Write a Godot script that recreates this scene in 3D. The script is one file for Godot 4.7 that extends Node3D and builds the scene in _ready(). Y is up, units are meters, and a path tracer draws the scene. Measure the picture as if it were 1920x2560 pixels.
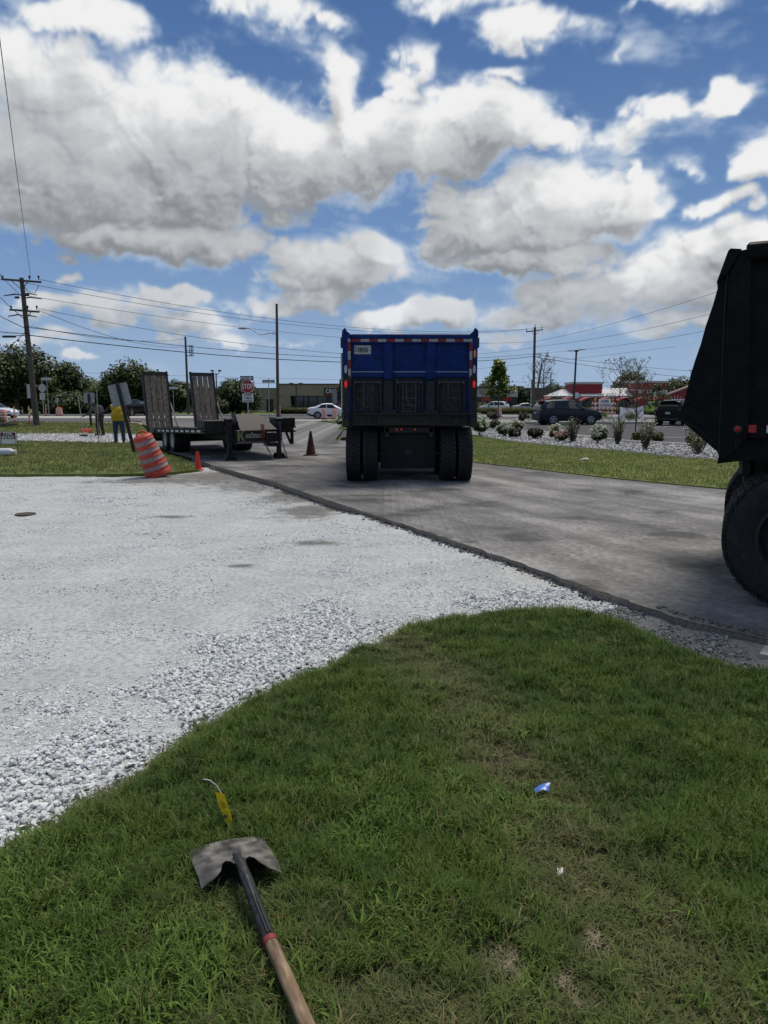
extends Node3D
# A gravel lot and an old asphalt drive beside a main street, two dump trucks, an equipment trailer and roadworks, under a summer sky.
var rng := RandomNumberGenerator.new()
const DENSITY := 1.0
var M := {}
var used := {}
var noise_a := FastNoiseLite.new()
var noise_b := FastNoiseLite.new()

# ---------------------------------------------------------------- mesh building
class MB:
	var v := PackedVector3Array()
	var n := PackedVector3Array()
	var c := PackedColorArray()
	var uv := PackedVector2Array()
	var col := Color.WHITE
	var use_col := false
	var use_uv := false
	var xf := Transform3D.IDENTITY

	func add(a: Vector3, b: Vector3, d: Vector3, na: Vector3, nb: Vector3, nd: Vector3) -> void:
		a = xf * a; b = xf * b; d = xf * d
		na = (xf.basis * na).normalized(); nb = (xf.basis * nb).normalized(); nd = (xf.basis * nd).normalized()
		if (d - a).cross(b - a).dot(na + nb + nd) < 0.0:
			var t := b; b = d; d = t
			t = nb; nb = nd; nd = t
		v.append(a); v.append(b); v.append(d)
		n.append(na); n.append(nb); n.append(nd)
		if use_col:
			c.append(col); c.append(col); c.append(col)

	func tri(a: Vector3, b: Vector3, d: Vector3, nn := Vector3.ZERO) -> void:
		if nn == Vector3.ZERO:
			nn = (d - a).cross(b - a).normalized()
		add(a, b, d, nn, nn, nn)

	func quad(a: Vector3, b: Vector3, d: Vector3, e: Vector3, nn := Vector3.ZERO) -> void:
		if nn == Vector3.ZERO:
			nn = (d - a).cross(b - a).normalized()
		add(a, b, d, nn, nn, nn)
		add(a, d, e, nn, nn, nn)

	func box(p: Vector3, s: Vector3, bev := 0.0) -> void:
		var h := s * 0.5
		bev = minf(bev, minf(h.x, minf(h.y, h.z)) * 0.95)
		if bev <= 0.0:
			for ax in 3:
				for sg in [-1.0, 1.0]:
					var nn := Vector3.ZERO; nn[ax] = sg
					var u := Vector3.ZERO; u[(ax + 1) % 3] = h[(ax + 1) % 3]
					var w := Vector3.ZERO; w[(ax + 2) % 3] = h[(ax + 2) % 3]
					var o: Vector3 = p + nn * h[ax]
					quad(o - u - w, o + u - w, o + u + w, o - u + w, nn)
			return
		var k := h - Vector3.ONE * bev
		for ax in 3:
			var b1 := (ax + 1) % 3
			var b2 := (ax + 2) % 3
			for sg in [-1.0, 1.0]:
				var nn := Vector3.ZERO; nn[ax] = sg
				var u := Vector3.ZERO; u[b1] = k[b1]
				var w := Vector3.ZERO; w[b2] = k[b2]
				var o: Vector3 = p + nn * h[ax]
				quad(o - u - w, o + u - w, o + u + w, o - u + w, nn)
				for s2 in [-1.0, 1.0]:
					var n2 := Vector3.ZERO; n2[b1] = s2
					var e1 := Vector3.ZERO; e1[ax] = sg * h[ax]; e1[b1] = s2 * k[b1]
					var e2 := Vector3.ZERO; e2[ax] = sg * k[ax]; e2[b1] = s2 * h[b1]
					quad(p + e1 - w, p + e1 + w, p + e2 + w, p + e2 - w, (nn + n2).normalized())
		for sx in [-1.0, 1.0]:
			for sy in [-1.0, 1.0]:
				for sz in [-1.0, 1.0]:
					tri(p + Vector3(sx * h.x, sy * k.y, sz * k.z), p + Vector3(sx * k.x, sy * h.y, sz * k.z), p + Vector3(sx * k.x, sy * k.y, sz * h.z), Vector3(sx, sy, sz).normalized())

	# a bar of rectangular section between two points
	func bar(p0: Vector3, p1: Vector3, w: float, hgt: float, up := Vector3.UP, bev := 0.0) -> void:
		var z := (p1 - p0)
		var L := z.length()
		z = z / L
		if absf(z.dot(up)) > 0.99:
			up = Vector3.RIGHT
		var x := up.cross(z).normalized()
		var y := z.cross(x)
		var keep := xf
		xf = xf * Transform3D(Basis(x, y, z), (p0 + p1) * 0.5)
		box(Vector3.ZERO, Vector3(w, hgt, L), bev)
		xf = keep

	func ring(z: Vector3) -> Array:
		var up := Vector3.UP if absf(z.y) < 0.95 else Vector3.RIGHT
		var x := up.cross(z).normalized()
		return [x, z.cross(x)]

	func cyl(p0: Vector3, p1: Vector3, r0: float, r1: float, seg := 12, caps := true) -> void:
		var z := (p1 - p0).normalized()
		var f := ring(z)
		var sl := (r0 - r1) / maxf((p1 - p0).length(), 0.0001)
		for i in seg:
			var a0 := TAU * i / seg
			var a1 := TAU * (i + 1) / seg
			var d0: Vector3 = f[0] * cos(a0) + f[1] * sin(a0)
			var d1: Vector3 = f[0] * cos(a1) + f[1] * sin(a1)
			var n0 := (d0 + z * sl).normalized()
			var n1 := (d1 + z * sl).normalized()
			if r0 > 0.0:
				add(p0 + d0 * r0, p0 + d1 * r0, p1 + d1 * r1, n0, n1, n1)
			if r1 > 0.0:
				add(p0 + d0 * r0, p1 + d1 * r1, p1 + d0 * r1, n0, n1, n0)
			if caps:
				if r0 > 0.0: tri(p0, p0 + d0 * r0, p0 + d1 * r0, -z)
				if r1 > 0.0: tri(p1, p1 + d0 * r1, p1 + d1 * r1, z)

	func tube(pts: Array, rad, seg := 8, caps := true) -> void:
		var m := pts.size()
		var rings := []
		var x := Vector3.ZERO
		for i in m:
			var z: Vector3 = (pts[mini(i + 1, m - 1)] - pts[maxi(i - 1, 0)]).normalized()
			if i == 0:
				x = ring(z)[0]
			else:
				x = (x - z * x.dot(z)).normalized()
			var y := z.cross(x)
			var r: float = rad[i] if rad is Array else rad
			var rr := []
			for k in seg:
				var d: Vector3 = x * cos(TAU * k / seg) + y * sin(TAU * k / seg)
				rr.append([pts[i] + d * r, d])
			rings.append(rr)
		for i in m - 1:
			for k in seg:
				var a = rings[i][k]; var b = rings[i][(k + 1) % seg]; var d = rings[i + 1][(k + 1) % seg]; var e = rings[i + 1][k]
				add(a[0], b[0], d[0], a[1], b[1], d[1])
				add(a[0], d[0], e[0], a[1], d[1], e[1])
		if caps:
			var z0: Vector3 = (pts[0] - pts[1]).normalized()
			var z1: Vector3 = (pts[m - 1] - pts[m - 2]).normalized()
			for k in seg:
				tri(pts[0], rings[0][k][0], rings[0][(k + 1) % seg][0], z0)
				tri(pts[m - 1], rings[m - 1][k][0], rings[m - 1][(k + 1) % seg][0], z1)

	# profile of (radius, height), turned round the y axis
	func lathe(prof: Array, seg := 24, smooth := false) -> void:
		var nr := []
		for i in prof.size() - 1:
			var d: Vector2 = prof[i + 1] - prof[i]
			nr.append(Vector2(d.y, -d.x).normalized())
		for i in prof.size() - 1:
			var n0: Vector2 = nr[i]
			var n1: Vector2 = nr[i]
			if smooth:
				if i > 0 and nr[i - 1].dot(nr[i]) > 0.5: n0 = (nr[i - 1] + nr[i]).normalized()
				if i < nr.size() - 1 and nr[i + 1].dot(nr[i]) > 0.5: n1 = (nr[i + 1] + nr[i]).normalized()
			for k in seg:
				var a0 := TAU * k / seg
				var a1 := TAU * (k + 1) / seg
				var d0 := Vector3(cos(a0), 0, sin(a0))
				var d1 := Vector3(cos(a1), 0, sin(a1))
				var p: Vector2 = prof[i]
				var q: Vector2 = prof[i + 1]
				var A := d0 * p.x + Vector3.UP * p.y
				var B := d1 * p.x + Vector3.UP * p.y
				var C := d1 * q.x + Vector3.UP * q.y
				var D := d0 * q.x + Vector3.UP * q.y
				var nA := d0 * n0.x + Vector3.UP * n0.y
				var nB := d1 * n0.x + Vector3.UP * n0.y
				var nC := d1 * n1.x + Vector3.UP * n1.y
				var nD := d0 * n1.x + Vector3.UP * n1.y
				if p.x > 0.00001: add(A, B, C, nA, nB, nC)
				if q.x > 0.00001: add(A, C, D, nA, nC, nD)

	# polygon in x, y pushed through from z0 to z1
	func prism(poly: PackedVector2Array, z0: float, z1: float) -> void:
		var idx := Geometry2D.triangulate_polygon(poly)
		for i in range(0, idx.size(), 3):
			for s in 2:
				var z: float = z0 if s == 0 else z1
				var nn := Vector3(0, 0, signf(z1 - z0) * (1.0 if s == 1 else -1.0))
				tri(Vector3(poly[idx[i]].x, poly[idx[i]].y, z), Vector3(poly[idx[i + 1]].x, poly[idx[i + 1]].y, z), Vector3(poly[idx[i + 2]].x, poly[idx[i + 2]].y, z), nn)
		var cw := Geometry2D.is_polygon_clockwise(poly)
		for i in poly.size():
			var p := poly[i]
			var q := poly[(i + 1) % poly.size()]
			var e := (q - p).normalized()
			var nn := Vector3(e.y, -e.x, 0) * (-1.0 if cw else 1.0)
			quad(Vector3(p.x, p.y, z0), Vector3(q.x, q.y, z0), Vector3(q.x, q.y, z1), Vector3(p.x, p.y, z1), nn)

	func ball(p: Vector3, r: Vector3, seg := 12, rings := 8) -> void:
		for i in rings:
			for k in seg:
				var q := []
				for o in [[0, 0], [0, 1], [1, 1], [1, 0]]:
					var th: float = PI * (i + o[0]) / rings
					var ph: float = TAU * (k + o[1]) / seg
					q.append(Vector3(sin(th) * cos(ph), cos(th), sin(th) * sin(ph)))
				if i > 0: add(p + q[0] * r, p + q[1] * r, p + q[2] * r, q[0] / r, q[1] / r, q[2] / r)
				if i < rings - 1: add(p + q[0] * r, p + q[2] * r, p + q[3] * r, q[0] / r, q[2] / r, q[3] / r)

	# a smooth sheet through a grid of points
	func sheet(g: Array, closed := false) -> void:
		var R := g.size()
		var C: int = g[0].size()
		var nn := []
		for i in R:
			var row := []
			for k in C:
				var du: Vector3 = g[mini(i + 1, R - 1)][k] - g[maxi(i - 1, 0)][k]
				var k0 := (k - 1 + C) % C if closed else maxi(k - 1, 0)
				var k1 := (k + 1) % C if closed else mini(k + 1, C - 1)
				var dv: Vector3 = g[i][k1] - g[i][k0]
				row.append(du.cross(dv).normalized())
			nn.append(row)
		for i in R - 1:
			for k in (C if closed else C - 1):
				var k1 := (k + 1) % C
				add(g[i][k], g[i][k1], g[i + 1][k1], nn[i][k], nn[i][k1], nn[i + 1][k1])
				add(g[i][k], g[i + 1][k1], g[i + 1][k], nn[i][k], nn[i + 1][k1], nn[i + 1][k])

	func mesh() -> ArrayMesh:
		var arr := []
		arr.resize(Mesh.ARRAY_MAX)
		arr[Mesh.ARRAY_VERTEX] = v
		arr[Mesh.ARRAY_NORMAL] = n
		if use_col: arr[Mesh.ARRAY_COLOR] = c
		if use_uv: arr[Mesh.ARRAY_TEX_UV] = uv
		var m := ArrayMesh.new()
		m.add_surface_from_arrays(Mesh.PRIMITIVE_TRIANGLES, arr)
		return m

# ---------------------------------------------------------------- nodes, names and materials
func numbered(called: String) -> String:
	var k: int = used.get(called, 0)
	used[called] = k + 1
	return called if k == 0 else "%s_%03d" % [called, k]

func tag(o: Node3D, label: String, category: String, group := "", kind := "") -> void:
	if label: o.set_meta("label", label)
	if category: o.set_meta("category", category)
	if group: o.set_meta("group", group)
	if kind: o.set_meta("kind", kind)

func thing(called: String, label: String, category: String, at := Vector3.ZERO, turn := 0.0, group := "") -> Node3D:
	var o := Node3D.new()
	o.name = numbered(called)
	add_child(o)
	o.position = at
	o.rotation.y = turn
	tag(o, label, category, group)
	return o

func part(b, called: String, m: Material, parent: Node3D, at := Vector3.ZERO) -> MeshInstance3D:
	var o := MeshInstance3D.new()
	o.name = called
	o.mesh = b.mesh() if b is MB else b
	o.material_override = m
	o.position = at
	parent.add_child(o, true)
	return o

func solo(b, called: String, m: Material, label: String, category: String, group := "") -> MeshInstance3D:
	var o := MeshInstance3D.new()
	o.name = numbered(called)
	o.mesh = b.mesh() if b is MB else b
	o.material_override = m
	add_child(o)
	tag(o, label, category, group)
	return o

func ground(b, called: String, m: Material, kind := "structure") -> MeshInstance3D:
	var o := MeshInstance3D.new()
	o.name = called
	o.mesh = b.mesh() if b is MB else b
	o.material_override = m
	add_child(o)
	o.set_meta("kind", kind)
	return o

func copy(o: Node3D, at: Vector3, turn := 0.0, label := "", base := "") -> Node3D:
	var r: Node3D = o.duplicate()
	r.name = numbered(base if base else String(o.name))
	add_child(r)
	r.position = at
	r.rotation = Vector3(0, turn, 0)
	if label: r.set_meta("label", label)
	return r

func bx(p: Vector3, s: Vector3, bev := 0.0) -> MB:
	var b := MB.new()
	b.box(p, s, bev)
	return b

func cy(p0: Vector3, p1: Vector3, r0: float, r1: float, seg := 12) -> MB:
	var b := MB.new()
	b.cyl(p0, p1, r0, r1, seg)
	return b

func pm(a: Array) -> PackedVector2Array:
	var p := PackedVector2Array()
	for i in range(0, a.size(), 2): p.append(Vector2(a[i], a[i + 1]))
	return p

# linear base colour, roughness
func mk(r: float, g: float, b: float, rough := 0.8, metal := 0.0, spec := 0.5) -> StandardMaterial3D:
	var m := StandardMaterial3D.new()
	m.albedo_color = Color(r, g, b).linear_to_srgb()
	m.roughness = rough
	m.metallic = metal
	m.metallic_specular = spec
	return m

func noise_tex(size: int, freq: float, seed_: int, ramp: Array, oct := 4, seamless := true, kind := FastNoiseLite.TYPE_SIMPLEX_SMOOTH) -> NoiseTexture2D:
	var f := FastNoiseLite.new()
	f.seed = seed_
	f.noise_type = kind
	f.frequency = freq
	f.fractal_octaves = oct
	var t := NoiseTexture2D.new()
	t.width = size
	t.height = size
	t.seamless = seamless
	t.noise = f
	if ramp.size():
		var g := Gradient.new()
		var off := PackedFloat32Array()
		var cols := PackedColorArray()
		for e in ramp:
			off.append(e[0])
			cols.append(e[1])
		g.offsets = off
		g.colors = cols
		t.color_ramp = g
	return t

func tex(m: StandardMaterial3D, t: Texture2D, scale: float, world := true) -> StandardMaterial3D:
	m.albedo_texture = t
	m.uv1_triplanar = true
	m.uv1_world_triplanar = world
	m.uv1_scale = Vector3.ONE * scale
	return m

func rough_by(m: StandardMaterial3D, t: Texture2D) -> StandardMaterial3D:
	m.roughness_texture = t
	m.roughness_texture_channel = BaseMaterial3D.TEXTURE_CHANNEL_RED
	return m

func relief(m: StandardMaterial3D, t: Texture2D, cm: float) -> StandardMaterial3D:
	m.heightmap_enabled = true
	m.heightmap_texture = t
	m.heightmap_scale = cm
	return m

func grey(v: float) -> Color:
	return Color(v, v, v)

func text_mesh(s: String, h: float, depth := 0.01, serif := false, bold := true) -> TextMesh:
	var f := SystemFont.new()
	f.font_names = PackedStringArray(["Droid Serif" if serif else "Droid Sans"])
	f.font_weight = 700 if bold else 400
	var t := TextMesh.new()
	t.font = f
	t.text = s
	t.font_size = 64
	t.pixel_size = h / 46.0
	t.depth = depth
	t.curve_step = 4.0
	return t

func letters(s: String, h: float, m: Material, parent: Node3D, at: Vector3, turn := Vector3.ZERO, width := 0.0, serif := false) -> MeshInstance3D:
	var t := text_mesh(s, h, 0.012, serif)
	var o := part(t, "lettering", m, parent, at)
	o.rotation = turn
	if width > 0.0:
		o.scale.x = width / maxf(t.get_aabb().size.x, 0.001)
	return o

# ---------------------------------------------------------------- the scene
func _ready() -> void:
	rng.seed = 20240807
	noise_a.seed = 11; noise_a.frequency = 1.0; noise_a.fractal_octaves = 4
	noise_b.seed = 29; noise_b.frequency = 1.0; noise_b.fractal_octaves = 3
	# camera
	var cam := Camera3D.new()
	cam.name = "camera"
	cam.position = Vector3(0, 1.6, 0)
	cam.rotation_degrees = Vector3(-8.75, 0, 0)
	cam.fov = 71.6
	cam.near = 0.05
	cam.far = 3000.0
	cam.current = true
	add_child(cam)
	# sky, exposure
	var env := Environment.new()
	env.background_mode = Environment.BG_SKY
	var pano := PanoramaSkyMaterial.new()
	pano.panorama = ImageTexture.create_from_image(sky_image())
	var sky := Sky.new()
	sky.sky_material = pano
	env.sky = sky
	env.background_energy_multiplier = 1.0
	env.tonemap_mode = Environment.TONE_MAPPER_LINEAR
	env.tonemap_exposure = 1.0
	env.sdfgi_enabled = true
	env.ssao_enabled = true
	env.ssil_enabled = true
	var we := WorldEnvironment.new()
	we.name = "world_environment"
	we.environment = env
	add_child(we)
	# sun, softened by thin cloud, high over the street beyond the trucks
	var sun := DirectionalLight3D.new()
	sun.name = "sun"
	sun.light_energy = 0.95
	sun.light_angular_distance = 28.0
	sun.light_color = Color(1.0, 0.96, 0.90)
	sun.shadow_enabled = true
	sun.rotation_degrees = Vector3(-66, 180 - 30, 0)
	add_child(sun)
	make_materials()
	print("sky ", Time.get_ticks_msec())
	build_ground()
	print("ground ", Time.get_ticks_msec())
	build_all()
	print("done ", Time.get_ticks_msec())

# ---------------------------------------------------------------- sky: blue air and fair-weather cumulus, worked out per direction
# clouds: azimuth, elevation, half width, half height (degrees), weight
const CLOUDS := [-22.7, 15.4, 10.3, 5.1, 1, -13.7, 17.6, 8.1, 5.3, 1, -6.3, 17.4, 7.3, 3.6, 1, -3.3, 21.9, 1.8, 2.4, 0.8, 0.7, 18.4, 6.7, 3.2, 1, 2.6, 23.2, 1.3, 2.1, 0.6, 1.1, 21.8, 1.6, 1.7, 0.6, 8, 20, 4.9, 2.7, 0.9, 12.4, 18.6, 3.9, 1.7, 0.6, -24.9, 20.7, 6.7, 3.5, 0.8, -21.2, 24.3, 4.6, 1.8, 0.55, -17.3, 11.6, 8.7, 1.8, 0.9, -10.6, 20.7, 2.2, 2.2, 0.7, 7.8, 12.7, 5.2, 3.1, 1, 12.9, 14.1, 5.9, 3.1, 1, 17.4, 13.8, 3.3, 2.2, 0.9, 17.7, 16.1, 0.7, 0.9, 0.7, 10.6, 10.7, 6.9, 1.5, 0.9, -3.9, 10.3, 4.8, 2.3, 1, -6.8, 9.3, 2.8, 1.4, 0.7, -1.1, 10.9, 2.1, 1.9, 0.8, 2.2, 6.4, 5, 1.1, 0.9, 4.7, 6.9, 2.5, 0.9, 0.8, 14.9, 7.6, 5.61, 2.5, 0.7, 21.3, 8.9, 6.3, 2.8, 0.8, 25.7, 10.4, 3.5, 1.9, 0.9, 10.4, 6.3, 3.9, 1.2, 0.5, 22.4, 6, 6.7, 1.2, 0.6, 19.7, 19.6, 2.6, 1.4, 0.85, 17.5, 18.4, 2.8, 1.1, 0.6, 23.9, 19.9, 1.8, 1.1, 0.45, 22.1, 16, 1.9, 0.9, 0.45, 23.9, 13.4, 2.4, 1, 0.7, 26.7, 15.5, 2.1, 1.4, 0.85, -7.1, 26.1, 5.2, 1.5, 0.6, -3.7, 25.5, 1.8, 1, 0.5, 10.8, 25.2, 4.6, 1.5, 0.55, 5.8, 26.8, 4.8, 1.1, 0.6, 9.6, 22.8, 2.7, 0.7, 0.45, 17.3, 23.5, 2.1, 1.7, 0.35, 20.2, 25.5, 4, 0.8, 0.4, -15.8, 7.9, 2.8, 0.8, 0.8, -21.4, 6.8, 6.4, 1.4, 0.6, -14.9, 5.7, 3.3, 1.3, 0.9, -9.7, 7.2, 4.6, 1.1, 0.6, -5, 8, 3.9, 1.3, 0.7, -23.3, 8.9, 1.3, 0.7, 0.4, -23, 3.3, 1.6, 0.4, 0.7, -12.5, 4.7, 5.7, 0.9, 0.5, -6.9, 4.5, 2.2, 0.6, 0.4, 9.1, 5, 3.2, 0.7, 0.5, -26.1, 4.2, 3.9, 0.9, 0.4]

func cloud_list() -> Array:
	var out := []
	for i in range(0, CLOUDS.size(), 5):
		out.append([CLOUDS[i], CLOUDS[i + 1], CLOUDS[i + 2], CLOUDS[i + 3], CLOUDS[i + 4]])
	var r := RandomNumberGenerator.new()
	r.seed = 5
	# the same kind of sky all round
	for k in 46:
		var az := r.randf_range(38.0, 322.0)
		var el := 4.0 + 62.0 * pow(r.randf(), 1.5)
		var w := lerpf(4.0, 13.0, r.randf()) * (0.5 + el / 50.0)
		for q in 3:
			out.append([az - (360.0 if az > 180.0 else 0.0) + r.randf_range(-w, w) * 0.6, el + r.randf_range(-w, w) * 0.2, w * r.randf_range(0.5, 0.9), w * r.randf_range(0.25, 0.45), r.randf_range(0.7, 1.0)])
	for k in 10:
		out.append([r.randf_range(-36.0, 36.0), r.randf_range(34.0, 60.0), r.randf_range(5.0, 11.0), r.randf_range(2.5, 5.0), r.randf_range(0.5, 0.95)])
	return out

func sky_part(az0: float, az1: float, el1: float, nx: int, ny: int, clouds: Array) -> Image:
	var low := FastNoiseLite.new(); low.seed = 3; low.frequency = 7.0; low.fractal_octaves = 5; low.fractal_gain = 0.55
	var fine := FastNoiseLite.new(); fine.seed = 8; fine.frequency = 22.0; fine.fractal_octaves = 7; fine.fractal_gain = 0.66
	var bil := FastNoiseLite.new(); bil.seed = 17; bil.frequency = 15.0; bil.fractal_octaves = 4; bil.noise_type = FastNoiseLite.TYPE_CELLULAR; bil.cellular_return_type = FastNoiseLite.RETURN_DISTANCE; bil.fractal_gain = 0.5
	var warp := FastNoiseLite.new(); warp.seed = 21; warp.frequency = 12.0; warp.fractal_octaves = 3
	var wisp := FastNoiseLite.new(); wisp.seed = 33; wisp.frequency = 5.0; wisp.fractal_octaves = 6; wisp.fractal_gain = 0.62
	var da := (az1 - az0) / nx
	var de := el1 / ny
	var m := PackedFloat32Array(); m.resize(nx * ny); m.fill(-1.2)
	for cl in clouds:
		var ce := cos(deg_to_rad(cl[1]))
		for wrap in [-360.0, 0.0, 360.0]:
			var ca: float = cl[0] + wrap
			var i0 := maxi(0, int((ca - cl[2] * 1.5 / ce - az0) / da))
			var i1 := mini(nx - 1, int((ca + cl[2] * 1.5 / ce - az0) / da))
			if i1 < i0: continue
			var j0 := maxi(0, int((cl[1] - cl[3] * 1.5) / de))
			var j1 := mini(ny - 1, int((cl[1] + cl[3] * 1.5) / de))
			for j in range(j0, j1 + 1):
				var ey: float = (j * de - cl[1]) / cl[3]
				if ey < 0.0: ey *= 1.15
				var k := j * nx
				for i in range(i0, i1 + 1):
					var ex: float = (az0 + i * da - ca) * ce / cl[2]
					var w: float = cl[4] - (ex * ex + ey * ey) * 0.9
					var o := m[k + i]
					if w > o: m[k + i] = w + maxf(0.0, 0.25 * (o + 0.3)) if o > -0.3 else w
	var d := PackedFloat32Array(); d.resize(nx * ny)
	var thin := PackedFloat32Array(); thin.resize(nx * ny)
	var soft := PackedFloat32Array(); soft.resize(nx * ny)
	for j in ny:
		var el := deg_to_rad((j + 0.5) * de)
		var cel := cos(el)
		var sel := sin(el)
		for i in nx:
			var a := deg_to_rad(az0 + (i + 0.5) * da)
			var p := Vector3(cel * sin(a), sel * 1.25, -cel * cos(a))
			var q := p + Vector3.ONE * (warp.get_noise_3dv(p) * 0.022)
			var f := fine.get_noise_3dv(q)
			var b := bil.get_noise_3dv(q * 1.6 + Vector3(2, 2, 2))
			# the outlines wander
			var wx := warp.get_noise_3dv(p * 0.9) * 2.0 + f * 0.7
			var wy := warp.get_noise_3dv(p * 0.9 + Vector3(5, 1, 3)) * 1.3 + f * 0.5
			var mi := clampi(i + int(wx / da), 0, nx - 1)
			var mj := clampi(j + int(wy / de), 0, ny - 1)
			var mm := m[mj * nx + mi]
			var lo := low.get_noise_3dv(q)
			soft[j * nx + i] = mm + 0.5 * lo
			d[j * nx + i] = mm + 0.70 * lo + 0.62 * f - 0.24 * (b + 0.55) - 0.03
			thin[j * nx + i] = wisp.get_noise_3d(p.x * 1.0 + p.y, p.y * 2.2, p.z) * 1.0 + f * 0.35 + 0.5 * maxf(mm, -0.9)
	var data := PackedByteArray(); data.resize(nx * ny * 3)
	for j in ny:
		var el := (j + 0.5) * de
		var t := clampf(el / 30.0, 0.0, 1.0)
		var blue := Color(0.620, 0.710, 0.815).lerp(Color(0.450, 0.580, 0.755), smoothstep(0.0, 0.42, t)).lerp(Color(0.300, 0.430, 0.635), smoothstep(0.3, 1.0, t))
		if el > 30.0: blue = blue.lerp(Color(0.25, 0.37, 0.57), smoothstep(30.0, 80.0, el))
		for i in nx:
			var x := d[j * nx + i]
			var c := blue
			var w := thin[j * nx + i]
			# torn edges and veils
			var veil := smoothstep(-0.34, 0.62, w + 0.10 * smoothstep(16.0, 30.0, el)) * 0.85
			c = c.lerp(Color(0.80, 0.835, 0.88), veil)
			var al := smoothstep(-0.20, 0.40, x)
			if al > 0.0:
				# how much cloud stands between here and the sun above, and how the billows turn to it
				var od := 0.0
				var at := 0.0
				for k in 9:
					at += 0.35 + 0.16 * k
					var jj := j + int(at / de)
					if jj >= ny: break
					var ii := clampi(i + int(at * 0.3 / da), 0, nx - 1)
					od += clampf(soft[jj * nx + ii] + 0.05, 0.0, 0.95) * (0.35 + 0.16 * k)
				var j1 := mini(j + maxi(1, int(0.35 / de)), ny - 1)
				var j2 := mini(j + maxi(1, int(0.9 / de)), ny - 1)
				var j3 := mini(j + maxi(2, int(2.0 / de)), ny - 1)
				var i1 := mini(i + maxi(1, int(0.2 / da)), nx - 1)
				var i2 := mini(i + maxi(1, int(0.5 / da)), nx - 1)
				var turn := 0.30 * (x - d[j1 * nx + i1]) + 0.34 * (x - d[j2 * nx + i2]) + 0.40 * (soft[j * nx + i] - soft[j3 * nx + i2])
				var l := 0.20 + 0.74 * exp(-od * 0.33) + clampf(turn * 0.5, -0.20, 0.30) + 0.14 * (1.0 - al)
				l = clampf(l, 0.0, 1.0)
				var cc := Color(0.53, 0.545, 0.565).lerp(Color(0.74, 0.75, 0.765), smoothstep(0.0, 0.46, l)).lerp(Color(0.945, 0.945, 0.945), smoothstep(0.38, 0.95, l))
				# the air in front of low clouds
				cc = cc.lerp(blue.lerp(Color(0.72, 0.76, 0.80), 0.6), 0.35 * (1.0 - smoothstep(1.0, 11.0, el)))
				c = c.lerp(cc, al)
			var o := ((ny - 1 - j) * nx + i) * 3
			data[o] = int(clampf(c.r, 0, 1) * 255.0)
			data[o + 1] = int(clampf(c.g, 0, 1) * 255.0)
			data[o + 2] = int(clampf(c.b, 0, 1) * 255.0)
	return Image.create_from_data(nx, ny, false, Image.FORMAT_RGB8, data)

func sky_image() -> Image:
	var clouds := cloud_list()
	var all := sky_part(-180.0, 180.0, 90.0, 1024, 256, clouds)
	all.resize(4096, 1024, Image.INTERPOLATE_CUBIC)
	# finer in the sector that is in view, same clouds
	var near := sky_part(-40.0, 40.0, 36.0, 912, 412, clouds)
	near.resize(910, 410, Image.INTERPOLATE_BILINEAR)
	var big := Image.create(4096, 2048, false, Image.FORMAT_RGB8)
	big.fill(Color(0.36, 0.38, 0.34))
	all.blit_rect(near, Rect2i(0, 0, 910, 410), Vector2i(2048 - 455, 1024 - 410))
	# azimuth 0 is the first column
	big.blit_rect(all, Rect2i(2048, 0, 2048, 1024), Vector2i(0, 0))
	big.blit_rect(all, Rect2i(0, 0, 2048, 1024), Vector2i(2048, 0))
	return big

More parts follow.
